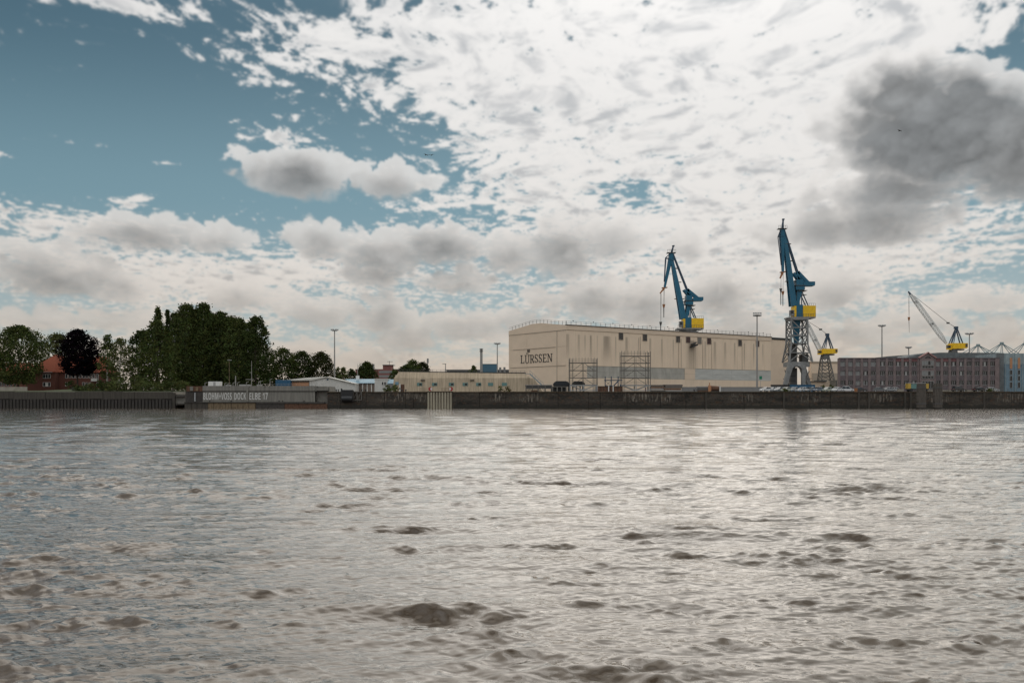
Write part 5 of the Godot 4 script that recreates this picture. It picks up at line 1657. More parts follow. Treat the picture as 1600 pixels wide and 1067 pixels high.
	box_part(low, "tank", Vector3(4.62, 0, -3), Vector3(7.0, at(0, 594.2, 320).y - GROUND, -0.4), M.concrete)

func floodlight(px: float, top: float, D: float, label: String, wide: float, kind: int) -> void:
	var t := thing("floodlight_mast", label, "light mast", Vector3(at(px, 0, D).x, GROUND, -D))
	var yt := at(0, top, D).y - GROUND
	var s := Shape.new()
	s.tube(Vector3.ZERO, Vector3(0, yt - 0.6, 0), 0.34, 0.18, 10)
	part(t, "pole", s, M.mast)
	var ring := Shape.new()
	ring.tube(Vector3(0, yt - 1.0, 0), Vector3(0, yt - 0.75, 0), wide * 0.42, wide * 0.42, 14)
	part(t, "platform", ring, M.mast)
	var n := 8
	for k in n:
		var a := TAU * k / n + 0.2
		var p := Vector3(cos(a) * wide * 0.5, yt - 0.55, sin(a) * wide * 0.5)
		if kind == 1:
			p = Vector3(lerpf(-wide, wide, (k % 4) / 3.0) * 0.5, yt - 0.2 - 0.7 * int(k / 4.0), 0.25)
		var l := Shape.new()
		l.box(p, Vector3(0.55, 0.45, 0.35))
		var lamp := part(t, "lamp_head", l, M.mast)
		box_part(lamp, "lamp_glass", p + Vector3(-0.22, -0.18, 0.175), p + Vector3(0.22, 0.18, 0.2), M.lamp_glass)
	if kind == 1:
		box_part(t, "cage", Vector3(-wide * 0.55, yt - 1.2, -0.5), Vector3(wide * 0.55, yt - 1.12, 0.5), M.steel)

func floodlights() -> void:
	floodlight(522.4, 513, 350, "tall floodlight mast standing behind the white shed gable", 2.6, 0)
	floodlight(777, 534.6, 405, "slim floodlight mast between blue block and lettered hall", 2.6, 0)
	floodlight(1183.4, 488.5, 296, "tall floodlight mast with caged lamps before the hall's long side", 2.2, 1)
	floodlight(1378.8, 506.4, 350, "tall floodlight mast rising behind the mauve office block", 2.4, 0)
	floodlight(1420.6, 540.5, 360, "short floodlight mast top behind the gabled entrance roof", 2.0, 0)
	floodlight(1515.6, 519, 370, "floodlight mast between yellow crawler crane and cable masts", 2.9, 0)
# ---------------------------------------------------------------- cranes
func lattice(s: Shape, a: Array, b: Array, floors: int, w: float, flip := 0) -> void:
	# four-sided braced tower between the corner rings a (bottom) and b (top)
	for c in 4:
		var d := (c + 1) % 4
		s.bar(a[c], b[c], w)
		for f in floors:
			var p0: Vector3 = a[c].lerp(b[c], f / float(floors))
			var p1: Vector3 = a[d].lerp(b[d], f / float(floors))
			var q0: Vector3 = a[c].lerp(b[c], (f + 1) / float(floors))
			var q1: Vector3 = a[d].lerp(b[d], (f + 1) / float(floors))
			var m := (q0 + q1) * 0.5
			s.bar(q0, q1, w * 0.7)
			if flip == 0:
				s.bar(p0, m, w * 0.6)
				s.bar(p1, m, w * 0.6)
			else:
				s.bar(q0, (p0 + p1) * 0.5, w * 0.6)
				s.bar(q1, (p0 + p1) * 0.5, w * 0.6)

func ring4(cx: float, y: float, hw: float, hd: float, cz := 0.0) -> Array:
	return [Vector3(cx - hw, y, cz + hd), Vector3(cx + hw, y, cz + hd), Vector3(cx + hw, y, cz - hd), Vector3(cx - hw, y, cz - hd)]

func rope(parent: Node3D, called: String, a: Vector3, b: Vector3, r := 0.06) -> void:
	var s := Shape.new()
	s.tube(a, b, r, r, 5, false)
	part(parent, called, s, M.rope)

func jib_crane(label: String, D: float, cx: float, base_py: float, P: Dictionary, portal: bool) -> void:
	# level-luffing dock crane; P holds sighted points of its upper works
	var t := thing("dock_crane", label, "crane", Vector3(at(cx, 0, D).x, GROUND, -D), "blue level-luffing dock cranes")
	var k := D / 1400.0
	var V := func(p: Array, z := 0.0) -> Vector3: return Vector3((p[0] - cx) * k, at(0, p[1], D).y - GROUND, z)
	var u := k / 0.2143          # size against the nearer crane
	# machine house
	var h: Array = P.house       # x0, x1, y0, y1
	var hx0: Vector3 = V.call([h[0], h[3]])
	var hx1: Vector3 = V.call([h[1], h[2]])
	var w := hx1.x - hx0.x
	var deck := box_part(t, "slew_deck", Vector3(hx0.x - 2.0 * u, hx0.y - 0.45 * u, -2.9 * u), Vector3(hx1.x - 0.3, hx0.y - 0.003, 2.9 * u), M.crane_grey)
	var dr := Shape.new()
	for q in 12:
		var x := lerpf(hx0.x - 2.0 * u, hx1.x - 0.3, q / 11.0)
		dr.bar(Vector3(x, hx0.y, 2.85 * u), Vector3(x, hx0.y + 1.0 * u, 2.85 * u), 0.07 * u)
	dr.bar(Vector3(hx0.x - 2.0 * u, hx0.y + 1.0 * u, 2.85 * u), Vector3(hx1.x - 0.3, hx0.y + 1.0 * u, 2.85 * u), 0.07 * u)
	part(deck, "railing", dr, M.steel)
	box_part(t, "counterweight_house", Vector3(hx0.x + w * 0.40, hx0.y, -2.2 * u), Vector3(hx1.x, hx1.y, 2.2 * u), M.crane_yellow)
	box_part(t, "winch_house", Vector3(hx0.x + w * 0.10, hx0.y, -2.0 * u), Vector3(hx0.x + w * 0.40 - 0.01, hx1.y + 0.35 * u, 2.0 * u), M.crane_blue)
	box_part(t, "front_panel", Vector3(hx0.x, hx0.y, -1.8 * u), Vector3(hx0.x + w * 0.10 - 0.01, hx1.y - 0.1 * u, 1.9 * u), M.crane_yellow)
	var cab := box_part(t, "cab", Vector3(hx0.x - 1.25 * u, hx0.y + 0.4 * u, 0.2 * u), Vector3(hx0.x - 0.02, hx0.y + 2.3 * u, 2.0 * u), M.crane_grey)
	box_part(cab, "cab_window", Vector3(hx0.x - 1.27 * u, hx0.y + 1.1 * u, 0.4 * u), Vector3(hx0.x - 0.3 * u, hx0.y + 2.1 * u, 2.02 * u), M.glass)
	var roof_rail := Shape.new()
	for q in 7:
		var x := lerpf(hx0.x + w * 0.42, hx1.x - 0.1, q / 6.0)
		roof_rail.bar(Vector3(x, hx1.y, 2.1 * u), Vector3(x, hx1.y + 0.75 * u, 2.1 * u), 0.06 * u)
	roof_rail.bar(Vector3(hx0.x + w * 0.42, hx1.y + 0.75 * u, 2.1 * u), Vector3(hx1.x - 0.1, hx1.y + 0.75 * u, 2.1 * u), 0.06 * u)
	part(t, "roof_railing", roof_rail, M.steel)
	# main jib: two tapering box webs and cross plates
	var foot: Vector3 = V.call(P.foot)
	var head: Vector3 = V.call(P.head)
	for z in [-1.0, 1.0]:
		var s := Shape.new()
		s.bar(foot + Vector3(0, -0.5, z * 1.25 * u), foot.lerp(head, 0.55) + Vector3(0, 0, z * 0.8 * u), 1.95 * u, 0.5 * u, 1.55 * u, 0.45 * u)
		s.bar(foot.lerp(head, 0.55) + Vector3(0, 0, z * 0.8 * u), head + Vector3(0, 0, z * 0.45 * u), 1.55 * u, 0.45 * u, 0.95 * u, 0.35 * u)
		part(t, "jib_web", s, M.crane_blue)
	var pl := Shape.new()
	for q in 11:
		var p := foot.lerp(head, (q + 0.4) / 11.0)
		var n := foot.lerp(head, (q + 1.0) / 11.0)
		pl.bar(p, n, 1.0 * u, lerpf(2.2, 0.9, q / 11.0) * u)
	part(t, "jib_plate", pl, M.crane_blue)
	# fly jib hanging from the head
	var apex: Vector3 = V.call(P.apex)
	var tip: Vector3 = V.call(P.tip)
	for z in [-1.0, 1.0]:
		var s := Shape.new()
		s.bar(apex + Vector3(0, -0.2, z * 0.62 * u), tip + Vector3(0, 0, z * 0.35 * u), 1.45 * u, 0.35 * u, 0.6 * u, 0.3 * u)
		part(t, "fly_jib_web", s, M.crane_blue)
	var fp := Shape.new()
	for q in 8:
		fp.bar(apex.lerp(tip, (q + 0.25) / 8.0), apex.lerp(tip, (q + 0.75) / 8.0), lerpf(0.9, 0.4, q / 8.0) * u, 0.9 * u)
	part(t, "fly_jib_plate", fp, M.crane_blue)
	# joint plates between jib head and fly jib
	var knee := Shape.new()
	knee.bar(head + Vector3(0, -0.6, 0), apex, 1.2 * u, 1.3 * u, 1.3 * u, 1.2 * u)
	part(t, "head_joint", knee, M.crane_blue)
	# mast tip, platform
	var top: Vector3 = V.call(P.top)
	var ms := Shape.new()
	ms.bar(apex, top, 0.75 * u, 0.6 * u, 0.40 * u, 0.4 * u)
	ms.bar(top + Vector3(-0.35, 0, 0) * u, top + Vector3(0.4, 0.1, 0) * u, 0.5 * u)
	part(t, "mast_tip", ms, M.crane_dark)
	var pf := Shape.new()
	pf.box(apex + Vector3(-0.1, 0.05, 0) * u, Vector3(2.9, 0.16, 2.2) * u)
	for q in 6:
		var x := lerpf(-1.5, 1.3, q / 5.0) * u
		pf.bar(apex + Vector3(x, 0.05 * u, 1.05 * u), apex + Vector3(x, 1.05 * u, 1.05 * u), 0.07 * u)
	pf.bar(apex + Vector3(-1.5 * u, 1.05 * u, 1.05 * u), apex + Vector3(1.3 * u, 1.05 * u, 1.05 * u), 0.07 * u)
	part(t, "head_platform", pf, M.steel)
	# front stay over its strut, rear tie
	var strut: Vector3 = V.call(P.strut)
	for z in [-0.7, 0.7]:
		var s := Shape.new()
		s.tube(apex + Vector3(-0.3 * u, 0, z * u), strut + Vector3(0, 0, z * u), 0.15 * u, 0.15 * u, 6)
		s.tube(strut + Vector3(0, 0, z * u), V.call(P.stay_end) + Vector3(0, 0, z * 0.5 * u), 0.15 * u, 0.15 * u, 6)
		s.tube(strut + Vector3(0, 0, z * u), apex + Vector3(0.3 * u, -2.6 * u, z * u), 0.12 * u, 0.12 * u, 6)
		part(t, "front_stay", s, M.crane_dark)
		var tie := Shape.new()
		tie.bar(apex + Vector3(0.5 * u, -0.3 * u, z * u), V.call(P.tie_end) + Vector3(0, 0, z * u), 0.34 * u, 0.3 * u, 0.46 * u, 0.3 * u)
		part(t, "rear_tie", tie, M.crane_dark)
	# counterweight lever and machinery tower
	var te: Vector3 = V.call(P.tie_end)
	var wt: Array = P.weight      # x0, x1, y0, y1
	var w0: Vector3 = V.call([wt[0], wt[3]])
	var w1: Vector3 = V.call([wt[1], wt[2]])
	var wm := (w0 + w1) * 0.5
	for z in [-1.0, 1.0]:
		var s := Shape.new()
		s.bar(te + Vector3(0, 0, z * u), Vector3(wm.x, wm.y + 0.3 * u, z * u), 0.85 * u, 0.4 * u, 0.9 * u, 0.4 * u)
		s.bar(te + Vector3(0, 0, z * u), V.call(P.pivot) + Vector3(0, 0, z * u), 1.0 * u, 0.4 * u, 0.8 * u, 0.4 * u)
		s.bar(V.call(P.arm) + Vector3(0, 0, z * u), V.call(P.pivot) + Vector3(0.3 * u, 0.2 * u, z * u), 0.5 * u, 0.4 * u, 0.85 * u, 0.4 * u)
		part(t, "counterweight_lever", s, M.crane_blue)
	var cw := Shape.new()
	cw.plate(PackedVector2Array([Vector2(w0.x, w0.y), Vector2(w1.x - 0.2 * u, w0.y + 0.1 * u), Vector2(w1.x, w0.y + 0.4 * u), Vector2(w1.x, w1.y), Vector2(w0.x + 0.9 * u, w1.y), Vector2(w0.x, w1.y - 0.4 * u)]), -1.5 * u, 1.5 * u)
	part(t, "counterweight", cw, M.crane_blue)
	var mc: Array = P.machine     # x0, x1, y0, y1
	var m0: Vector3 = V.call([mc[0], mc[3]])
	var m1: Vector3 = V.call([mc[1], mc[2]])
	var mw := m1.x - m0.x
	var mh := m1.y - m0.y
	box_part(t, "tower_head", Vector3(m0.x + mw * 0.08, m0.y + mh * 0.50, -1.5 * u), Vector3(m0.x + mw * 0.75, m1.y, 1.5 * u), M.crane_blue)
	box_part(t, "tower_gallery", Vector3(m0.x, m0.y + mh * 0.08, -1.8 * u), Vector3(m0.x + mw * 0.85, m0.y + mh * 0.42, 1.8 * u), M.crane_blue)
	box_part(t, "gallery_deck", Vector3(m0.x + mw * 0.2, m0.y, -2.0 * u), Vector3(m1.x + 0.3 * u, m0.y + 0.14 * u, 2.0 * u), M.steel)
	box_part(t, "gallery_deck", Vector3(m0.x - 0.3 * u, m0.y + mh * 0.44, -2.0 * u), Vector3(m1.x - mw * 0.1, m0.y + mh * 0.48, 2.0 * u), M.steel)
	var lg := Shape.new()
	for z in [-1.2, 1.2]:
		lg.bar(Vector3(m0.x + mw * 0.42, m0.y + mh * 0.1, z * u), Vector3(hx0.x + w * 0.17, hx1.y, z * u), mw * 0.50, 0.4 * u, 0.75 * u, 0.4 * u)
	lg.bar(Vector3(m0.x + mw * 0.42, m0.y + mh * 0.1, 0), Vector3(hx0.x + w * 0.17, hx1.y, 0), mw * 0.3, 2.2 * u, 0.4 * u, 2.2 * u)
	part(t, "tower_leg", lg, M.crane_blue)
	for z in [-1.2, 1.2]:
		var s := Shape.new()
		s.bar(Vector3(m0.x + mw * 0.58, m0.y, z * u), Vector3(m0.x + mw * 0.58, hx1.y, z * u), 0.26 * u)
		s.bar(Vector3(m0.x + mw * 0.58, m0.y, z * u), Vector3(m0.x + mw * 1.22, hx1.y, z * u), 0.30 * u)
		part(t, "back_strut", s, M.crane_dark)
	box_part(t, "strut_landing", Vector3(m0.x + mw * 0.6, lerpf(hx1.y, m0.y, 0.72), -1.6 * u), Vector3(m1.x + 0.2 * u, lerpf(hx1.y, m0.y, 0.72) + 0.1 * u, 1.6 * u), M.steel)
	for f in [0.33, 0.62, 0.86]:
		var p := foot.lerp(head, f)
		box_part(t, "jib_step", p + Vector3(-1.6 * u if f < 0.5 else -0.2, -0.05, -0.8 * u), p + Vector3(1.7 * u, 0.1, 0.8 * u), M.steel)
	# jib tip, ropes and hooks
	var hd: Array = P.hook_head
	var nose := Shape.new()
	nose.bar(tip, V.call(hd), 0.7 * u, 0.9 * u, 0.35 * u, 0.6 * u)
	nose.bar(tip + Vector3(-0.9 * u, -0.1, 0), tip + Vector3(0.9 * u, 0.1, 0), 0.3 * u, 1.0 * u)
	part(t, "jib_nose", nose, M.hook)
	for e in P.hooks:          # x, rope top, hook top, hook bottom
		rope(t, "hoist_rope", V.call([e[0], e[1]], 0.25 * u), V.call([e[0], e[2]], 0.25 * u), 0.055 * u)
		rope(t, "hoist_rope", V.call([e[0] + 0.9, e[1]], -0.25 * u), V.call([e[0] + 0.5, e[2]], -0.25 * u), 0.055 * u)
		var hk := Shape.new()
		var a: Vector3 = V.call([e[0], e[2]])
		var b: Vector3 = V.call([e[0], e[3]])
		hk.tube(a + Vector3(0, 0.3, 0), a + Vector3(0, -0.9 * u, 0), 0.50 * u, 0.26 * u, 8)
		var blk := part(t, "hook_block", hk, M.hook if e[4] else M.steel)
		var ch := Shape.new()
		ch.tube(a + Vector3(0, -0.9 * u, 0), b, 0.17 * u, 0.12 * u, 6)
		part(blk, "chain", ch, M.steel)
	# undercarriage
	var dy := hx0.y - 0.45 * u
	if not portal:
		var rg := Shape.new()
		rg.tube(Vector3(hx0.x + w * 0.28, dy - 1.0, 0), Vector3(hx0.x + w * 0.28, dy - 0.003, 0), 2.6 * u, 3.2 * u, 16)
		part(t, "slew_ring", rg, M.crane_grey)
		var lt := Shape.new()
		lattice(lt, ring4(hx0.x + w * 0.28, 0, 4.5 * u, 4.5 * u), ring4(hx0.x + w * 0.28, dy - 1.0, 2.6 * u, 2.6 * u), 6, 0.4 * u)
		part(t, "tower", lt, M.crane_grey)
		return
	var yk: float = V.call([0, 537.5]).y
	var yl: float = V.call([0, 566]).y
	var cx0: float = V.call([1245.6, 0]).x
	box_part(t, "tower_top", Vector3(V.call([1231.5, 0]).x, dy - 0.55, -3.0), Vector3(V.call([1260, 0]).x, dy - 0.003, 3.0), M.crane_grey)
	var tw := Shape.new()
	lattice(tw, ring4(cx0, yk, 2.75, 2.75), ring4(cx0, dy - 0.5, 2.70, 2.70), 3, 0.46, 1)
	part(t, "lattice_tower", tw, M.crane_grey)
	var tf := Shape.new()
	lattice(tf, ring4(cx0 + 0.15, yl, 3.85, 3.85), ring4(cx0, yk, 2.75, 2.75), 2, 0.42)
	part(t, "lattice_skirt", tf, M.crane_grey)
	var co := Shape.new()
	co.bar(Vector3(cx0 - 0.2, yk - 0.2, 0), Vector3(cx0 - 0.2, dy, 0), 1.2, 1.2, 2.3, 2.3)
	part(t, "king_post", co, M.crane_blue)
	var ma := Shape.new()
	ma.span(Vector3(cx0 - 2.4, yl, -1.8), Vector3(cx0 - 0.3, yk - 0.4, 1.2))
	ma.span(Vector3(cx0 + 1.2, yl, -1.5), Vector3(cx0 + 3.3, yl + 2.6, 1.8))
	part(t, "cable_drum_house", ma, M.steel)
	for q in 3:
		box_part(t, "tower_deck", Vector3(cx0 - 2.9, lerpf(yl, yk, 0.5 * q) - 0.05, -2.9), Vector3(cx0 + 2.9, lerpf(yl, yk, 0.5 * q) + 0.06, 2.9), M.steel)
	# portal: two arched leg frames, one before the other
	for z in [-1.0, 1.0]:
		var yb := 0.9
		var x0 := cx0 - 6.0
		var x1 := cx0 + 1.55 if z > 0.0 else cx0 + 6.4
		var xt0 := cx0 - 3.9
		var xt1 := cx0 + 1.6 if z > 0.0 else cx0 + 3.6
		if z < 0.0:
			x0 = cx0 - 1.6
			xt0 = cx0 - 1.2
		var lgw := 1.15
		var arch := PackedVector2Array([Vector2(x0, yb), Vector2(x0 + lgw, yb)])
		for q in 9:
			var f := q / 8.0
			var a2 := PI - PI * f
			var mx := lerpf(xt0 + 0.95, xt1 - 1.15, 0.5)
			var rx := (xt1 - 1.15 - xt0 - 0.95) * 0.5
			arch.append(Vector2(mx + rx * cos(a2), yl - 2.9 + 1.5 * sin(a2)))
		arch.append_array([Vector2(x1 - lgw, yb), Vector2(x1, yb), Vector2(xt1, yl), Vector2(xt0, yl)])
		var s := Shape.new()
		s.plate(arch, z * 3.6 - 0.7, z * 3.6 + 0.7)
		part(t, "portal_leg_frame", s, M.crane_grey)
	box_part(t, "portal_beam", Vector3(cx0 - 3.7, yl - 1.5, -2.9), Vector3(cx0 - 2.6, yl - 0.01, 2.9), M.crane_grey)
	box_part(t, "portal_beam", Vector3(cx0 + 2.0, yl - 1.6, -2.9), Vector3(cx0 + 3.4, yl - 0.01, 2.9), M.crane_grey)
	var st := thing("crane_stair_tower", "dark boxed stair shaft standing between the big crane's portal legs", "stair", Vector3(at(1240, 0, D).x, GROUND, -D))
	box_part(st, "shaft", Vector3(-1.0, 0.1, -1.0), Vector3(1.05, yl - 1.9, 0.9), M.steel)
	for q in 4:
		box_part(st, "landing", Vector3(-1.15, 0.6 + q * 1.55, -1.1), Vector3(0.4, 0.78 + q * 1.55, 1.05), M.dark)
	for e in [[-4.0, 7.4, -2.4, 0.9], [-4.6, 4.4, -1.5, 4.4], [1.8, 7.2, 4.4, 0.6], [1.6, 4.5, 4.9, 4.5], [4.2, 7.0, 2.9, 4.5]]:
		var s := Shape.new()
		s.bar(Vector3(cx0 + e[0], e[1], 0), Vector3(cx0 + e[2], e[3], 0), 0.22)
		part(t, "portal_brace", s, M.steel)
	for e in [[-5.0, 3.6], [1.0, 3.6], [-1.0, -3.6], [5.2, -3.6]]:
		box_part(t, "bogie", Vector3(cx0 + e[0] - 1.3, 0.05, e[1] - 0.6), Vector3(cx0 + e[0] + 1.3, 0.95, e[1] + 0.6), M.steel)
	for e in [0.55, -0.35]:
		box_part(t, "name_plate", Vector3(cx0 - 1.0, yl - 0.6 + e * 0.9 - 0.3, 4.301), Vector3(cx0 - 0.15, yl - 0.6 + e * 0.9 + 0.1, 4.34), M.galv)

func boom_crane(called: String, label: String, D: float, P: Dictionary) -> void:
	# slewing crane with a lattice boom
	var cx: float = P.cx
	var t := thing(called, label, "crane", Vector3(at(cx, 0, D).x, GROUND, -D))
	var k := D / 1400.0
	var V := func(p: Array, z := 0.0) -> Vector3: return Vector3((p[0] - cx) * k, at(0, p[1], D).y - GROUND, z)
	var h: Array = P.house
	var a: Vector3 = V.call([h[0], h[3]])
	var b: Vector3 = V.call([h[1], h[2]])
	var hb := Shape.new()
	hb.plate(PackedVector2Array([Vector2(a.x, a.y), Vector2(b.x - (b.x - a.x) * 0.06, a.y + (b.y - a.y) * 0.10), Vector2(b.x, a.y + (b.y - a.y) * 0.3), Vector2(b.x, b.y), Vector2(a.x, b.y)]), -1.9, 1.9)
	var house := part(t, "machine_house", hb, M.crane_yellow)
	for q in 3:
		var x := lerpf(a.x, b.x, 0.3 + q * 0.24)
		box_part(house, "panel_seam", Vector3(x, a.y + 0.3, 1.9), Vector3(x + 0.12, b.y - 0.1, 1.94), M.crane_yellow)
	box_part(house, "end_grille", Vector3(b.x - (b.x - a.x) * 0.16, a.y + (b.y - a.y) * 0.32, 1.9), Vector3(b.x - 0.15, b.y - 0.3, 1.96), M.louvre)
	box_part(t, "under_frame", Vector3(a.x + 0.3, a.y - 0.55, -1.6), Vector3(b.x - (b.x - a.x) * 0.2, a.y - 0.003, 1.6), M.steel)
	var cab := box_part(t, "cab", Vector3(a.x - 1.7, a.y - 0.3, 0.0), Vector3(a.x - 0.02, a.y + (b.y - a.y) * 0.75, 1.6), M.crane_yellow)
	box_part(cab, "cab_window", Vector3(a.x - 1.74, a.y + 0.3, 0.2), Vector3(a.x - 0.5, a.y + (b.y - a.y) * 0.6, 1.64), M.glass)
	var fa: Vector3 = V.call(P.aframe)
	for z in [-1.2, 1.2]:
		var s := Shape.new()
		s.bar(Vector3(lerpf(a.x, b.x, P.af[0]), b.y, z), fa + Vector3(0, 0, z * 0.4), 0.34, 0.34, 0.28, 0.28)
		s.bar(Vector3(lerpf(a.x, b.x, P.af[1]), b.y, z), fa + Vector3(0, 0, z * 0.4), 0.24)
		s.bar(Vector3(lerpf(a.x, b.x, P.af[2]), b.y, z), fa + Vector3(0, 0, z * 0.4), 0.40)
		part(t, "a_frame", s, M.crane_dark if P.blue else M.steel)
	box_part(t, "a_frame_head", fa + Vector3(-0.7, -0.5, -0.8), fa + Vector3(0.5, 0.5, 0.8), M.crane_dark)
	var foot: Vector3 = V.call(P.foot)
	var tip: Vector3 = V.call(P.tip)
	var dirn := (tip - foot).normalized()
	var nrm := Vector3(-dirn.y, dirn.x, 0)
	var w0: float = P.boom_w
	var ringat := func(f: float) -> Array:
		var p := foot.lerp(tip, f)
		var w: float = w0 * clampf(minf(f * 5.0 + 0.35, (1.0 - f) * 4.0 + 0.25), 0.2, 1.0)
		return [p + nrm * w * 0.5 + Vector3(0, 0, w * 0.5), p - nrm * w * 0.5 + Vector3(0, 0, w * 0.5), p - nrm * w * 0.5 - Vector3(0, 0, w * 0.5), p + nrm * w * 0.5 - Vector3(0, 0, w * 0.5)]
	var stops := [0.0, 0.14, 0.32, 0.5, 0.68, 0.84, 0.94]
	for q in stops.size() - 1:
		var s := Shape.new()
		lattice(s, ringat.call(stops[q]), ringat.call(stops[q + 1]), 4, 0.19)
		part(t, "boom_section", s, M.boom_white)
	var nose := Shape.new()
	nose.bar(foot.lerp(tip, 0.94), tip, w0 * 0.5, w0 * 0.5, 0.35, 0.4)
	part(t, "boom_nose", nose, M.crane_dark)
	for f in [0.38, 0.80]:
		var p := foot.lerp(tip, f)
		box_part(t, "sheave_bracket", p + Vector3(-0.6, -0.5, -0.7), p + Vector3(0.4, 0.3, 0.7), M.steel)
	var mid: Vector3 = V.call(P.block)
	rope(t, "boom_rope", tip, mid, 0.08)
	for q in 3:
		rope(t, "boom_rope", mid, fa + Vector3(0, 0.2 - q * 0.25, -0.4 + q * 0.4), 0.045)
	box_part(t, "pendant_block", mid + Vector3(-0.6, -0.35, -0.3), mid + Vector3(0.5, 0.3, 0.3), M.steel)
	if P.has("hook"):
		var e: Array = P.hook
		rope(t, "hoist_rope", tip + Vector3(-0.2, 0, 0.2), V.call([e[0], e[1]], 0.2), 0.05)
		rope(t, "hoist_rope", tip + Vector3(0.5, -0.6, -0.2), V.call([e[0] + 0.6, e[1]], -0.2), 0.05)
		var hk := Shape.new()
		var p: Vector3 = V.call([e[0], e[1]])
		hk.tube(p + Vector3(0, 0.3, 0), p + Vector3(0, -1.1, 0), 0.55, 0.3, 8)
		var blk := part(t, "hook_block", hk, M.hook)
		var ch := Shape.new()
		ch.tube(p + Vector3(0, -1.1, 0), V.call([e[0] + 0.6, e[2]]), 0.13, 0.05, 6)
		part(blk, "chain", ch, M.steel)
	var sl := Shape.new()
	var mx := lerpf(a.x, b.x, P.pivot)
	sl.tube(Vector3(mx, a.y - 2.0, 0), Vector3(mx, a.y - 0.55, 0), 2.0, 1.7, 14)
	part(t, "slew_ring", sl, M.steel)
	var tw := Shape.new()
	lattice(tw, ring4(mx + 0.4, P.tower_foot, P.flare, P.flare), ring4(mx, a.y - 1.9, 1.45, 1.45), 6, 0.30)
	part(t, "tower", tw, M.scaffold)
	box_part(t, "tower_base", Vector3(mx - P.flare - 1.0, 0, -P.flare), Vector3(mx + P.flare + 1.4, P.tower_foot - 0.003, P.flare), M.steel)

func cranes() -> void:
	jib_crane("blue dock crane with yellow house on a grey lattice portal by the cars", 300.0, 1246.0, 612.5, {
		"house": [1239, 1272, 478.4, 496.0], "foot": [1239.4, 476.0], "head": [1226.0, 366.0], "apex": [1222.9, 358.0], "tip": [1223.6, 425.0], "top": [1224.3, 343.0],
		"strut": [1217.0, 369.4], "stay_end": [1221.6, 414.0], "tie_end": [1246.0, 425.0], "weight": [1253.5, 1272.0, 440.6, 447.6], "pivot": [1248.0, 440.0], "arm": [1239.4, 426.6],
		"machine": [1242.0, 1258.0, 437.4, 455.0], "hook_head": [1219.4, 435.0], "hooks": [[1220.5, 436.0, 452.0, 476.5, false], [1223.8, 428.0, 456.5, 478.0, true]]}, true)
	jib_crane("blue dock crane with yellow house rising from behind the hall roof", 385.0, 1076.0, 614.0, {
		"house": [1066.4, 1098, 498.2, 513.4], "foot": [1067.4, 496.5], "head": [1050.2, 407.0], "apex": [1049.4, 395.6], "tip": [1038.6, 449.5], "top": [1052.3, 384.6],
		"strut": [1040.5, 402.6], "stay_end": [1038.2, 440.0], "tie_end": [1073.6, 452.6], "weight": [1082.0, 1098.0, 464.6, 471.0], "pivot": [1076.6, 465.0], "arm": [1068.2, 453.0],
		"machine": [1070.4, 1084.0, 461.8, 478.0], "hook_head": [1031.6, 458.4], "hooks": [[1037.5, 452.0, 476.5, 496.0, true], [1032.6, 458.5, 504.0, 516.5, false]]}, false)
	boom_crane("harbour_crane", "small old crane with yellow house on a narrow lattice tower", 366.0, {
		"cx": 1292.0, "house": [1284.2, 1307.0, 545.2, 553.2], "aframe": [1293.6, 523.0], "af": [0.08, 0.22, 0.72], "blue": true, "foot": [1284.0, 551.0], "tip": [1258.0, 499.0], "boom_w": 1.5,
		"block": [1283.0, 514.6], "pivot": 0.24, "tower_foot": 5.2, "flare": 2.6})
	boom_crane("crawler_crane", "large yellow crane with raised white lattice boom above the office roof", 380.0, {
		"cx": 1490.0, "house": [1485.4, 1509.8, 536.4, 545.4], "aframe": [1495.0, 512.0], "af": [0.02, 0.14, 0.72], "blue": true, "foot": [1480.0, 537.0], "tip": [1420.0, 455.2], "boom_w": 1.45,
		"block": [1482.4, 504.6], "hook": [1421.0, 496.6, 519.5], "pivot": 0.18, "tower_foot": 4.0, "flare": 2.2})
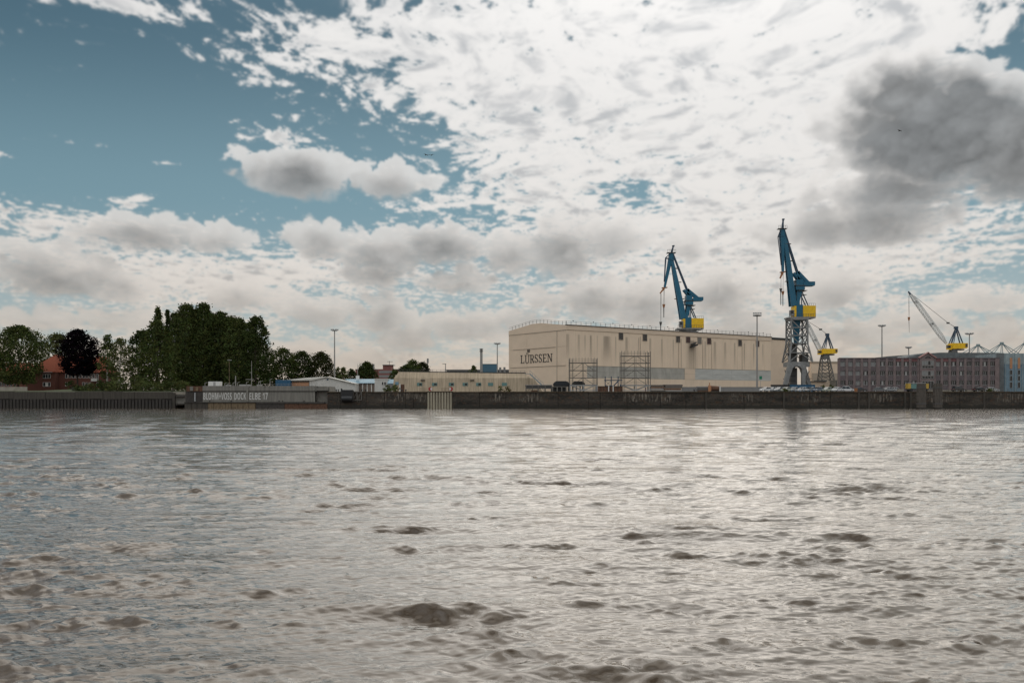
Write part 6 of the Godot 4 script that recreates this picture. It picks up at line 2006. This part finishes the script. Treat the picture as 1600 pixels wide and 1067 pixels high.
# ---------------------------------------------------------------- things on the quay
func scaffold(label: String, px0: float, px1: float, top: float, D: float, floors: Array, D_step: float) -> void:
	var t := thing("scaffold_tower", label, "scaffold", Vector3(at((px0 + px1) * 0.5, 0, D).x, GROUND, -D), "scaffold towers on the quay")
	var w := (px1 - px0) * D / 1400.0
	var Y := func(py: float) -> float: return at(0, py, D).y - GROUND
	var y1: float = Y.call(top)
	var dz := 4.0
	for x in [-w * 0.5, -w * 0.5 + 1.0, 0.0, w * 0.5 - 1.0, w * 0.5]:
		for z in [0.0, -dz]:
			var s := Shape.new()
			s.bar(Vector3(x, 0.0, z), Vector3(x, y1 if absf(x) > 0.1 else Y.call(floors[0]), z), 0.20 if absf(x) > w * 0.45 else 0.13)
			part(t, "standard", s, M.scaffold)
	for f in floors:
		var y: float = Y.call(f)
		box_part(t, "deck", Vector3(-w * 0.5, y - 0.12, -dz), Vector3(w * 0.5, y + 0.06, 0.1), M.scaffold)
		for dy in [0.55, 1.05]:
			var s := Shape.new()
			s.bar(Vector3(-w * 0.5, y + dy, 0.05), Vector3(w * 0.5, y + dy, 0.05), 0.07)
			part(t, "guard_rail", s, M.scaffold)
	for i in floors.size() - 1:
		var ya: float = Y.call(floors[i])
		var yb: float = Y.call(floors[i + 1])
		for q in [1.0, -1.0]:
			var s := Shape.new()
			s.bar(Vector3(0, ya, 0.08 if q > 0.0 else -dz), Vector3(q * w * 0.46 * D_step, yb, 0.08 if q > 0.0 else -dz), 0.13)
			part(t, "brace", s, M.scaffold)
	var posts := Shape.new()
	for q in 10:
		var x := lerpf(-w * 0.5, w * 0.5, q / 9.0)
		posts.bar(Vector3(x, Y.call(floors[0]), 0.05), Vector3(x, Y.call(floors[0]) + 1.7, 0.05), 0.07)
	part(t, "top_railing", posts, M.scaffold)
	# steel base frame
	var bf := Shape.new()
	for z in [0.15, -dz]:
		bf.bar(Vector3(-w * 0.5, 0.45, z), Vector3(w * 0.5, 0.45, z), 0.26)
		bf.bar(Vector3(-w * 0.5, 2.05, z), Vector3(w * 0.5, 2.05, z), 0.26)
		bf.bar(Vector3(-w * 0.42, 2.0, z), Vector3(-0.1, 0.5, z), 0.20)
		bf.bar(Vector3(w * 0.42, 2.0, z), Vector3(0.1, 0.5, z), 0.20)
		bf.bar(Vector3(0, 0.45, z), Vector3(0, 2.05, z), 0.30)
		for x in [-w * 0.5 + 0.1, w * 0.5 - 0.1]:
			bf.bar(Vector3(x, 0.0, z), Vector3(x, 2.1, z), 0.34)
	part(t, "base_frame", bf, M.galv)

func covered_load(label: String, px0: float, px1: float, py0: float, py1: float, D: float) -> void:
	# rounded black cover, low and long
	var t := thing("covered_load", label, "covered load", Vector3(at((px0 + px1) * 0.5, 0, D).x, GROUND, -D))
	var w := (px1 - px0) * D / 1400.0
	var y0 := at(0, py1, D).y - GROUND
	var y1 := at(0, py0, D).y - GROUND
	var s := Shape.new()
	var pr := PackedVector2Array()
	pr.append_array([Vector2(-w * 0.5, y0), Vector2(w * 0.5, y0), Vector2(w * 0.5, y0 + (y1 - y0) * 0.45), Vector2(w * 0.40, y0 + (y1 - y0) * 0.82), Vector2(w * 0.28, y1), Vector2(-w * 0.30, y1), Vector2(-w * 0.42, y0 + (y1 - y0) * 0.76), Vector2(-w * 0.5, y0 + (y1 - y0) * 0.35)])
	s.plate(pr, -2.2, 0.6)
	part(t, "cover", s, M.tarp)
	box_part(t, "skirt", Vector3(-w * 0.47, y0 - 0.35, -2.0), Vector3(w * 0.47, y0 - 0.003, 0.45), M.dark)
	for x in [-0.42, -0.15, 0.14, 0.42]:
		box_part(t, "trestle", Vector3(w * x - 0.12, 0, -1.8), Vector3(w * x + 0.12, y0 - 0.36, 0.5), M.scaffold)

func car(px: float, D: float, turn: float, paint: Material, label: String, group: String, van := 0.0) -> void:
	var t := thing("parked_car", label, "car", Vector3(at(px, 0, D).x, GROUND, -D), group, turn)
	var hgt := 1.46 + van * 0.3
	var L := 4.3
	var W := 1.78
	var body := Shape.new()
	body.plate(PackedVector2Array([Vector2(-2.12, 0.32), Vector2(2.1, 0.30), Vector2(2.15, 0.62), Vector2(1.95, 0.80), Vector2(0.95, 0.95), Vector2(-1.95, 1.0), Vector2(-2.15, 0.75)]), -W * 0.5, W * 0.5)
	part(t, "body", body, paint)
	var cabin := Shape.new()
	var rb := -1.95 if van > 0.0 else -1.70
	cabin.hexa([Vector3(rb, 0.96, W * 0.47), Vector3(1.05, 0.92, W * 0.47), Vector3(1.05, 0.92, -W * 0.47), Vector3(rb, 0.96, -W * 0.47)], [Vector3(rb + 0.45, hgt - 0.04, W * 0.38), Vector3(0.20, hgt - 0.04, W * 0.38), Vector3(0.20, hgt - 0.04, -W * 0.38), Vector3(rb + 0.45, hgt - 0.04, -W * 0.38)])
	part(t, "window_band", cabin, M.car_glass)
	var roof := Shape.new()
	roof.hexa([Vector3(rb + 0.42, hgt - 0.05, W * 0.40), Vector3(0.26, hgt - 0.05, W * 0.40), Vector3(0.26, hgt - 0.05, -W * 0.40), Vector3(rb + 0.42, hgt - 0.05, -W * 0.40)], [Vector3(rb + 0.55, hgt + 0.03, W * 0.34), Vector3(0.08, hgt + 0.03, W * 0.34), Vector3(0.08, hgt + 0.03, -W * 0.34), Vector3(rb + 0.55, hgt + 0.03, -W * 0.34)])
	for e in [[1.06, 0.22], [-0.55, -0.55], [rb - 0.01, rb + 0.43]]:
		for z in [-1.0, 1.0]:
			roof.bar(Vector3(e[0], 0.94, z * W * 0.475), Vector3(e[1], hgt - 0.03, z * W * 0.385), 0.07)
	part(t, "roof", roof, paint)
	for x in [-1.32, 1.32]:
		for z in [-1.0, 1.0]:
			var w := Shape.new()
			w.tube(Vector3(x, 0.32, z * W * 0.5 - z * 0.16), Vector3(x, 0.32, z * W * 0.5 + z * 0.03), 0.33, 0.33, 14)
			var tyre := part(t, "wheel", w, M.tyre)
			var rim := Shape.new()
			rim.tube(Vector3(x, 0.32, z * W * 0.5 + z * 0.02), Vector3(x, 0.32, z * W * 0.5 + z * 0.05), 0.20, 0.20, 10)
			part(tyre, "rim", rim, M.galv)
	for z in [-0.62, 0.62]:
		box_part(t, "headlight", Vector3(2.02, 0.62, z - 0.2), Vector3(2.16, 0.76, z + 0.2), M.lamp_glass)
		box_part(t, "tail_light", Vector3(-2.17, 0.70, z - 0.18), Vector3(-2.08, 0.88, z + 0.18), M.red)

func yard() -> void:
	scaffold("lower scaffold tower on a steel base beside the covered load", 890.5, 933.5, 560.0, 288.0, [566.6, 578.6, 590.2, 601.0], 0.8)
	scaffold("taller scaffold tower on a steel base next to the blue gantry", 971.5, 1016.5, 549.5, 289.0, [556.0, 567.0, 578.5, 590.3, 601.5], 0.85)
	covered_load("long low black tarpaulin-covered load in front of the hall corner", 864.5, 890.0, 595.4, 602.0, 290.0)
	covered_load("black tarpaulin-covered load behind the lower scaffold tower", 894.0, 914.0, 596.0, 601.6, 296.0)
	# racks and low walls along the edge
	var rk := thing("pipe_rack", "long rusty brown pipe rack below the blue-grey stair", "rack", Vector3(at(840, 0, 286).x, GROUND, -286))
	var k := 286.0 / 1400.0
	box_part(rk, "pipe_bundle", Vector3(-18 * k, 1.0, -2.0), Vector3(22 * k, 1.9, 0), M.steel)
	for z in [0.0, -0.9, -1.8]:
		var p := Shape.new()
		p.tube(Vector3(-19 * k, 1.95, z), Vector3(23 * k, 1.95, z), 0.28, 0.28, 10)
		part(rk, "pipe", p, M.steel)
	for e in [-18.0, -8.0, 1.0, 12.0, 22.0]:
		box_part(rk, "upright", Vector3(e * k - 0.14, 0, -2.1), Vector3(e * k + 0.14, 2.0, 0.3), M.scaffold)
	for e in [[-16.0, -7.0], [12.0, 2.0]]:
		var br := Shape.new()
		br.bar(Vector3(e[0] * k, 0.2, 0.35), Vector3(e[1] * k, 1.8, 0.35), 0.14)
		part(rk, "brace", br, M.scaffold)
	box_part(rk, "timber", Vector3(-10 * k, 0.05, 0.4), Vector3(0, 0.45, 0.8), M.rust)
	var rr := thing("steel_trestle", "rusty open steel trestle with three bays below the covered load", "trestle", Vector3(at(874, 0, 284.5).x, GROUND, -284.5))
	for q in 4:
		box_part(rr, "post", Vector3(-2.3 + q * 1.45, 0, -0.8), Vector3(-1.95 + q * 1.45, 1.5, 0), M.scaffold)
	box_part(rr, "rail", Vector3(-2.4, 1.5, -0.8), Vector3(2.6, 1.72, 0), M.scaffold)
	box_part(rr, "back_panel", Vector3(-2.2, 0, -1.3), Vector3(2.4, 1.5, -0.9), M.dark)
	# blue frame and brown skip
	var bf := thing("steel_gantry", "dark blue steel gantry with posts standing between the scaffold towers", "gantry", Vector3(at(957, 0, 287).x, GROUND, -287))
	for e in [[-2.3, 4.9], [-0.35, 4.9], [1.85, 4.9], [2.6, 2.4]]:
		box_part(bf, "post", Vector3(e[0] - 0.14, 0, -0.14), Vector3(e[0] + 0.14, e[1], 0.14), M.crane_dark)
	box_part(bf, "beam", Vector3(-2.6, 3.55, -0.16), Vector3(3.2, 3.85, 0.16), M.crane_dark)
	box_part(bf, "beam", Vector3(-2.4, 1.75, -0.16), Vector3(0.6, 2.0, 0.16), M.crane_dark)
	var db := Shape.new()
	db.bar(Vector3(0.4, 1.9, 0.0), Vector3(2.0, 3.6, 0.0), 0.34)
	part(bf, "brace", db, M.crane_dark)
	for e in [[-2.2, 3.5, -0.4, 1.9], [-2.2, 1.9, -0.4, 3.5]]:
		var xb := Shape.new()
		xb.bar(Vector3(e[0], e[1], -0.1), Vector3(e[2], e[3], -0.1), 0.10)
		part(bf, "brace", xb, M.steel)
	var skip := thing("steel_skip", "reddish-brown steel skip at the quay edge below the blue gantry", "skip", Vector3(at(955, 0, 284.5).x, GROUND, -284.5))
	var k2 := 284.5 / 1400.0
	box_part(skip, "side", Vector3(-20 * k2, 0.1, -1.8), Vector3(18 * k2, 1.65, 0), M.rust)
	box_part(skip, "rim", Vector3(-20.3 * k2, 1.653, -1.9), Vector3(18.3 * k2, 1.8, 0.1), M.pile)
	for q in 7:
		box_part(skip, "rib", Vector3((-18.0 + q * 5.6) * k2, 0.1, 0), Vector3((-17.4 + q * 5.6) * k2, 1.6, 0.1), M.pile)
	for pp in [[951.2, "white tubular post under the blue gantry's first bay"], [958.3, "white tubular post under the blue gantry's diagonal brace"]]:
		var wp := Shape.new()
		wp.tube(Vector3.ZERO, Vector3(0, 1.75, 0), 0.16, 0.16, 10)
		wp.tube(Vector3(0, 1.75, 0), Vector3(0, 1.85, 0), 0.19, 0.12, 10)
		one("white_post", pp[1], "post", wp, M.white, Vector3(at(pp[0], 0, 282.6).x, GROUND, -282.6), "white posts before the brown skip")
	var stub := Shape.new()
	stub.tube(Vector3.ZERO, Vector3(0, 1.15, 0), 0.2, 0.2, 10)
	stub.tube(Vector3(0, 1.15, 0), Vector3(0, 1.35, 0), 0.26, 0.2, 10)
	one("mooring_post", "short pink-brown mooring post before the taller scaffold tower's base", "post", stub, M.office_pink, Vector3(at(1009, 0, 282.4).x, GROUND, -282.4))
	# pallets, containers and machinery further along
	var i := 0
	for e in [[1028, 22, 601.2, "dull grey-brown stack of plates beside the taller scaffold tower"], [1052, 28, 600.8, "dark flat stack of steel sections on the quay"], [1100, 18, 603.6, "low grey crate stack beside the orange machine"]]:
		var st := thing("steel_stack", e[3], "stack", Vector3(at(e[0], 0, 288).x, GROUND, -288))
		var wid: float = e[1] * 288.0 / 1400.0
		var hh: float = at(0, e[2], 288).y - GROUND
		var n := 4
		for q in n:
			box_part(st, "layer", Vector3(-wid * 0.5 + 0.2 * sin(q * 3.0 + i), hh * q / n + 0.04, -2.0), Vector3(wid * 0.5 + 0.25 * cos(q * 2.0 + i), hh * (q + 1) / n - 0.04, 0.1 * sin(q * 5.0)), [M.steel, M.far_grey, M.rust, M.louvre][(q + i) % 4])
		i += 1
	box_of("low_wall", "long low grey wall along the quay beneath the hall's long side", 1066, 1192, 604.6, 292, M.far_grey)
	box_of("low_wall", "dark low barrier behind the parked cars before the crane legs", 1206, 1234, 601.0, 293, M.dark)
	box_of("blue_skip", "long low blue skip behind the parked cars beside the crane legs", 1236, 1274, 600.9, 292, M.blue_box)
	box_of("low_wall", "pale low barrier beside the yellow site vehicle", 1404, 1413, 607.6, 285, M.concrete)
	box_of("low_wall", "long pale kerb wall before the mauve office block", 1452, 1560, 609.2, 290, M.concrete)
	var mx := thing("orange_machine", "small orange machine with a dark rusty drum on the quay", "machine", Vector3(at(1115, 0, 286).x, GROUND, -286))
	box_part(mx, "frame", Vector3(-1.5, 0, -0.8), Vector3(-0.7, 2.0, 0.2), M.orange)
	box_part(mx, "mast", Vector3(-1.3, 2.0, -0.4), Vector3(-1.05, 2.9, -0.1), M.orange)
	var dm := Shape.new()
	dm.tube(Vector3(-0.7, 1.1, -0.3), Vector3(1.9, 1.05, -0.3), 0.85, 0.75, 16)
	part(mx, "drum", dm, M.rust)
	box_part(mx, "skid", Vector3(-0.9, 0, -0.9), Vector3(2.0, 0.28, 0.4), M.dark)
	box_of("white_marker", "thin white marker board beside the orange machine's drum", 1125, 1126.4, 603.0, 285, M.white)
	var ob := thing("orange_barrel", "rusty orange barrel standing at the quay edge near parked cars", "barrel", Vector3(at(1338, 0, 283).x, GROUND, -283))
	var bs := Shape.new()
	bs.tube(Vector3.ZERO, Vector3(0, 1.1, 0), 0.5, 0.5, 14)
	part(ob, "drum", bs, M.hook)
	for y in [0.35, 0.75]:
		var hb := Shape.new()
		hb.tube(Vector3(0, y - 0.04, 0), Vector3(0, y + 0.04, 0), 0.53, 0.53, 14)
		part(ob, "hoop", hb, M.rust)
	# cars
	var white := mat(0.62, 0.63, 0.64, 0.25)
	var silver := mat(0.36, 0.38, 0.40, 0.28, 0.4)
	var grey := mat(0.13, 0.14, 0.15, 0.3, 0.3)
	var blue := mat(0.16, 0.20, 0.26, 0.3, 0.3)
	var sage := mat(0.40, 0.43, 0.36, 0.35)
	var blk := mat(0.015, 0.016, 0.018, 0.2)
	for m in [white, silver, grey, blue, sage, blk]:
		m.clearcoat_enabled = true
		m.clearcoat = 0.6
		m.clearcoat_roughness = 0.08
	var g := "cars parked along the quay"
	var row := [[1197, 284.5, -2.6, white, "white car at the row's end by the floodlight mast"], [1207, 287.0, -2.4, white, "white hatchback parked before the dark low barrier"], [1218, 284.8, -2.5, silver, "silver car parked before the crane's front leg"], [1229, 284.2, -2.4, sage, "pale green-grey car behind the weed tuft"], [1241, 285.5, -2.3, silver, "silver car before the crane stair shaft"], [1254, 286.0, -2.5, white, "white car before the blue skip"], [1266, 284.8, -2.4, silver, "silver estate before the blue skip's end"], [1279, 284.6, -2.5, blue, "blue-grey car before the low cream annex"], [1293, 285.2, -2.6, sage, "pale grey-green car beside the low green bushes"], [1308, 284.6, -2.4, white, "bright white car beside the mauve office corner"]]
	for e in row:
		car(e[0], e[1], e[2], e[3], e[4], g)
	car(1326, 288, -0.5, white, "white off-road car before the office's first windows", g, 1.0)
	car(1345, 291, -0.3, blk, "black car in the office car park beside the orange barrel", g)
	car(1376, 287, -0.4, grey, "dark grey car before the office's middle bays", g)
	car(1390, 288, 0.3, silver, "silver car before the office's middle bays", g)
	car(1397, 291, -2.6, white, "white car beside the pale low barrier", g)
	car(1499, 286, 0.15, blk, "black estate car before the office's gabled entrance side", g, 1.0)
	car(1532, 286, 0.1, blk, "black saloon car near the blue building", g)
	car(1551, 288, 0.2, silver, "silver car half behind the black saloon", g)
	# yellow site vehicle
	var v := thing("site_vehicle", "yellow site vehicle with teal tinted cab behind the mooring dolphins", "vehicle", Vector3(at(1436, 0, 286).x, GROUND, -286))
	box_part(v, "chassis", Vector3(-3.4, 0.6, -2.0), Vector3(3.3, 1.0, 0), M.dark)
	box_part(v, "cab", Vector3(-3.3, 1.0, -2.0), Vector3(-2.4, 2.7, 0), M.vehicle_yellow)
	box_part(v, "cab_glass", Vector3(-2.38, 1.0, -1.9), Vector3(1.6, 2.55, -0.1), M.teal)
	box_part(v, "cab_roof", Vector3(-3.35, 2.71, -2.05), Vector3(2.5, 2.85, 0.05), M.galv)
	box_part(v, "engine_cover", Vector3(1.62, 1.0, -2.0), Vector3(3.3, 2.6, 0), M.vehicle_yellow)
	for x in [-2.4, 2.3]:
		for z in [-1.9, 0.0]:
			var w := Shape.new()
			w.tube(Vector3(x, 0.55, z - 0.15), Vector3(x, 0.55, z + 0.15), 0.55, 0.55, 16)
			part(v, "wheel", w, M.tyre)
	# mooring dolphins of upright timbers in the water
	for e in [[1441.6, "timber mooring dolphin standing in the water before the yellow site vehicle"], [1467.2, "timber mooring dolphin standing in the water before the gabled entrance"]]:
		var d := thing("mooring_dolphin", e[1], "mooring dolphin", Vector3(at(e[0], 0, 270).x, 0, -270), "timber mooring dolphins")
		var top := at(0, 599.2, 270).y
		for q in 5:
			for z in 3:
				var x := -0.92 + q * 0.46
				var yy := top - 0.12 * absf(sin(q * 2.3 + z + e[0]))
				box_part(d, "timber", Vector3(x - 0.21, -2.5, -z * 0.5 - 0.21 + 0.05 * sin(q * 3.0)), Vector3(x + 0.21, yy, -z * 0.5 + 0.21 + 0.05 * sin(q * 3.0)), M.wood)
		box_part(d, "band", Vector3(-1.17, top - 1.4, -1.3), Vector3(1.17, top - 1.1, 0.3), M.steel)
		box_part(d, "band", Vector3(-1.17, 1.4, -1.3), Vector3(1.17, 1.7, 0.3), M.steel)
		box_part(d, "foot_sleeve", Vector3(-1.25, -2.5, -1.35), Vector3(1.25, 0.35, 0.36), M.wet)
	# railing before the office
	var rl := Shape.new()
	var px := 1455.0
	while px < 1600.0:
		rl.bar(Vector3((px - 1455.0) * 0.204, 0, 0), Vector3((px - 1455.0) * 0.204, 1.1, 0), 0.06)
		px += 7.0
	for y in [0.55, 1.1]:
		rl.bar(Vector3(0, y, 0), Vector3(29.0, y, 0), 0.05)
	one("quay_railing", "thin steel railing on the quay before the office and blue building", "railing", rl, M.steel, Vector3(at(1455, 0, 283).x, GROUND, -283))
	# gulls
	for e in [[665.5, 242.3, 150.0, "tiny gull of a close pair, the one nearer the blue sky"], [673.5, 242.6, 152.0, "tiny gull of a close pair, the one nearer the cloud sheet"], [1406.5, 204.5, 140.0, "tiny lone gull against the big dark cloud"]]:
		var b := thing("gull", e[3], "bird", at(e[0], e[1], e[2]), "gulls in the sky", e[0])
		var bs2 := Shape.new()
		bs2.tube(Vector3(-0.22, 0, 0), Vector3(0.02, 0.03, 0), 0.03, 0.075, 8)
		bs2.tube(Vector3(0.02, 0.03, 0), Vector3(0.26, 0.03, 0), 0.075, 0.03, 8)
		part(b, "body", bs2, M.steel)
		for z in [-1.0, 1.0]:
			var wg := Shape.new()
			wg.hexa([Vector3(-0.1, 0.02, z * 0.05), Vector3(0.1, 0.02, z * 0.05), Vector3(0.06, 0.12, z * 0.32), Vector3(-0.08, 0.12, z * 0.32)], [Vector3(-0.1, 0.05, z * 0.05), Vector3(0.1, 0.05, z * 0.05), Vector3(0.06, 0.14, z * 0.32), Vector3(-0.08, 0.14, z * 0.32)])
			wg.hexa([Vector3(-0.08, 0.12, z * 0.32), Vector3(0.06, 0.12, z * 0.32), Vector3(-0.06, 0.04, z * 0.66), Vector3(-0.1, 0.04, z * 0.66)], [Vector3(-0.08, 0.14, z * 0.32), Vector3(0.06, 0.14, z * 0.32), Vector3(-0.06, 0.05, z * 0.66), Vector3(-0.1, 0.05, z * 0.66)])
			part(b, "wing", wg, M.steel)

func box_of(called: String, label: String, px0: float, px1: float, top: float, D: float, m: Material) -> void:
	# a long low box with posts at intervals and a cap
	var t := thing(called, label, called.replace("_", " "), Vector3(at((px0 + px1) * 0.5, 0, D).x, GROUND, -D))
	var w := (px1 - px0) * D / 1400.0
	var h := at(0, top, D).y - GROUND
	box_part(t, "body", Vector3(-w * 0.5, 0, -1.0), Vector3(w * 0.5, h - 0.12, 0), m)
	box_part(t, "cap", Vector3(-w * 0.5 - 0.05, h - 0.117, -1.06), Vector3(w * 0.5 + 0.05, h, 0.07), m)
	var x := -w * 0.5 + 0.3
	while x < w * 0.5:
		box_part(t, "post", Vector3(x - 0.06, 0, 0), Vector3(x + 0.06, h - 0.12, 0.08), m)
		x += 1.9
# ---------------------------------------------------------------- scene
func _ready() -> void:
	set_camera()
	sky_and_light()
	make_water()
	materials()
	ground_and_quay()
	shipyard_hall()
	office()
	bunker()
	sheds()
	brick_houses()
	far_things()
	dock_gate()
	cranes()
	floodlights()
	trees()
	yard()
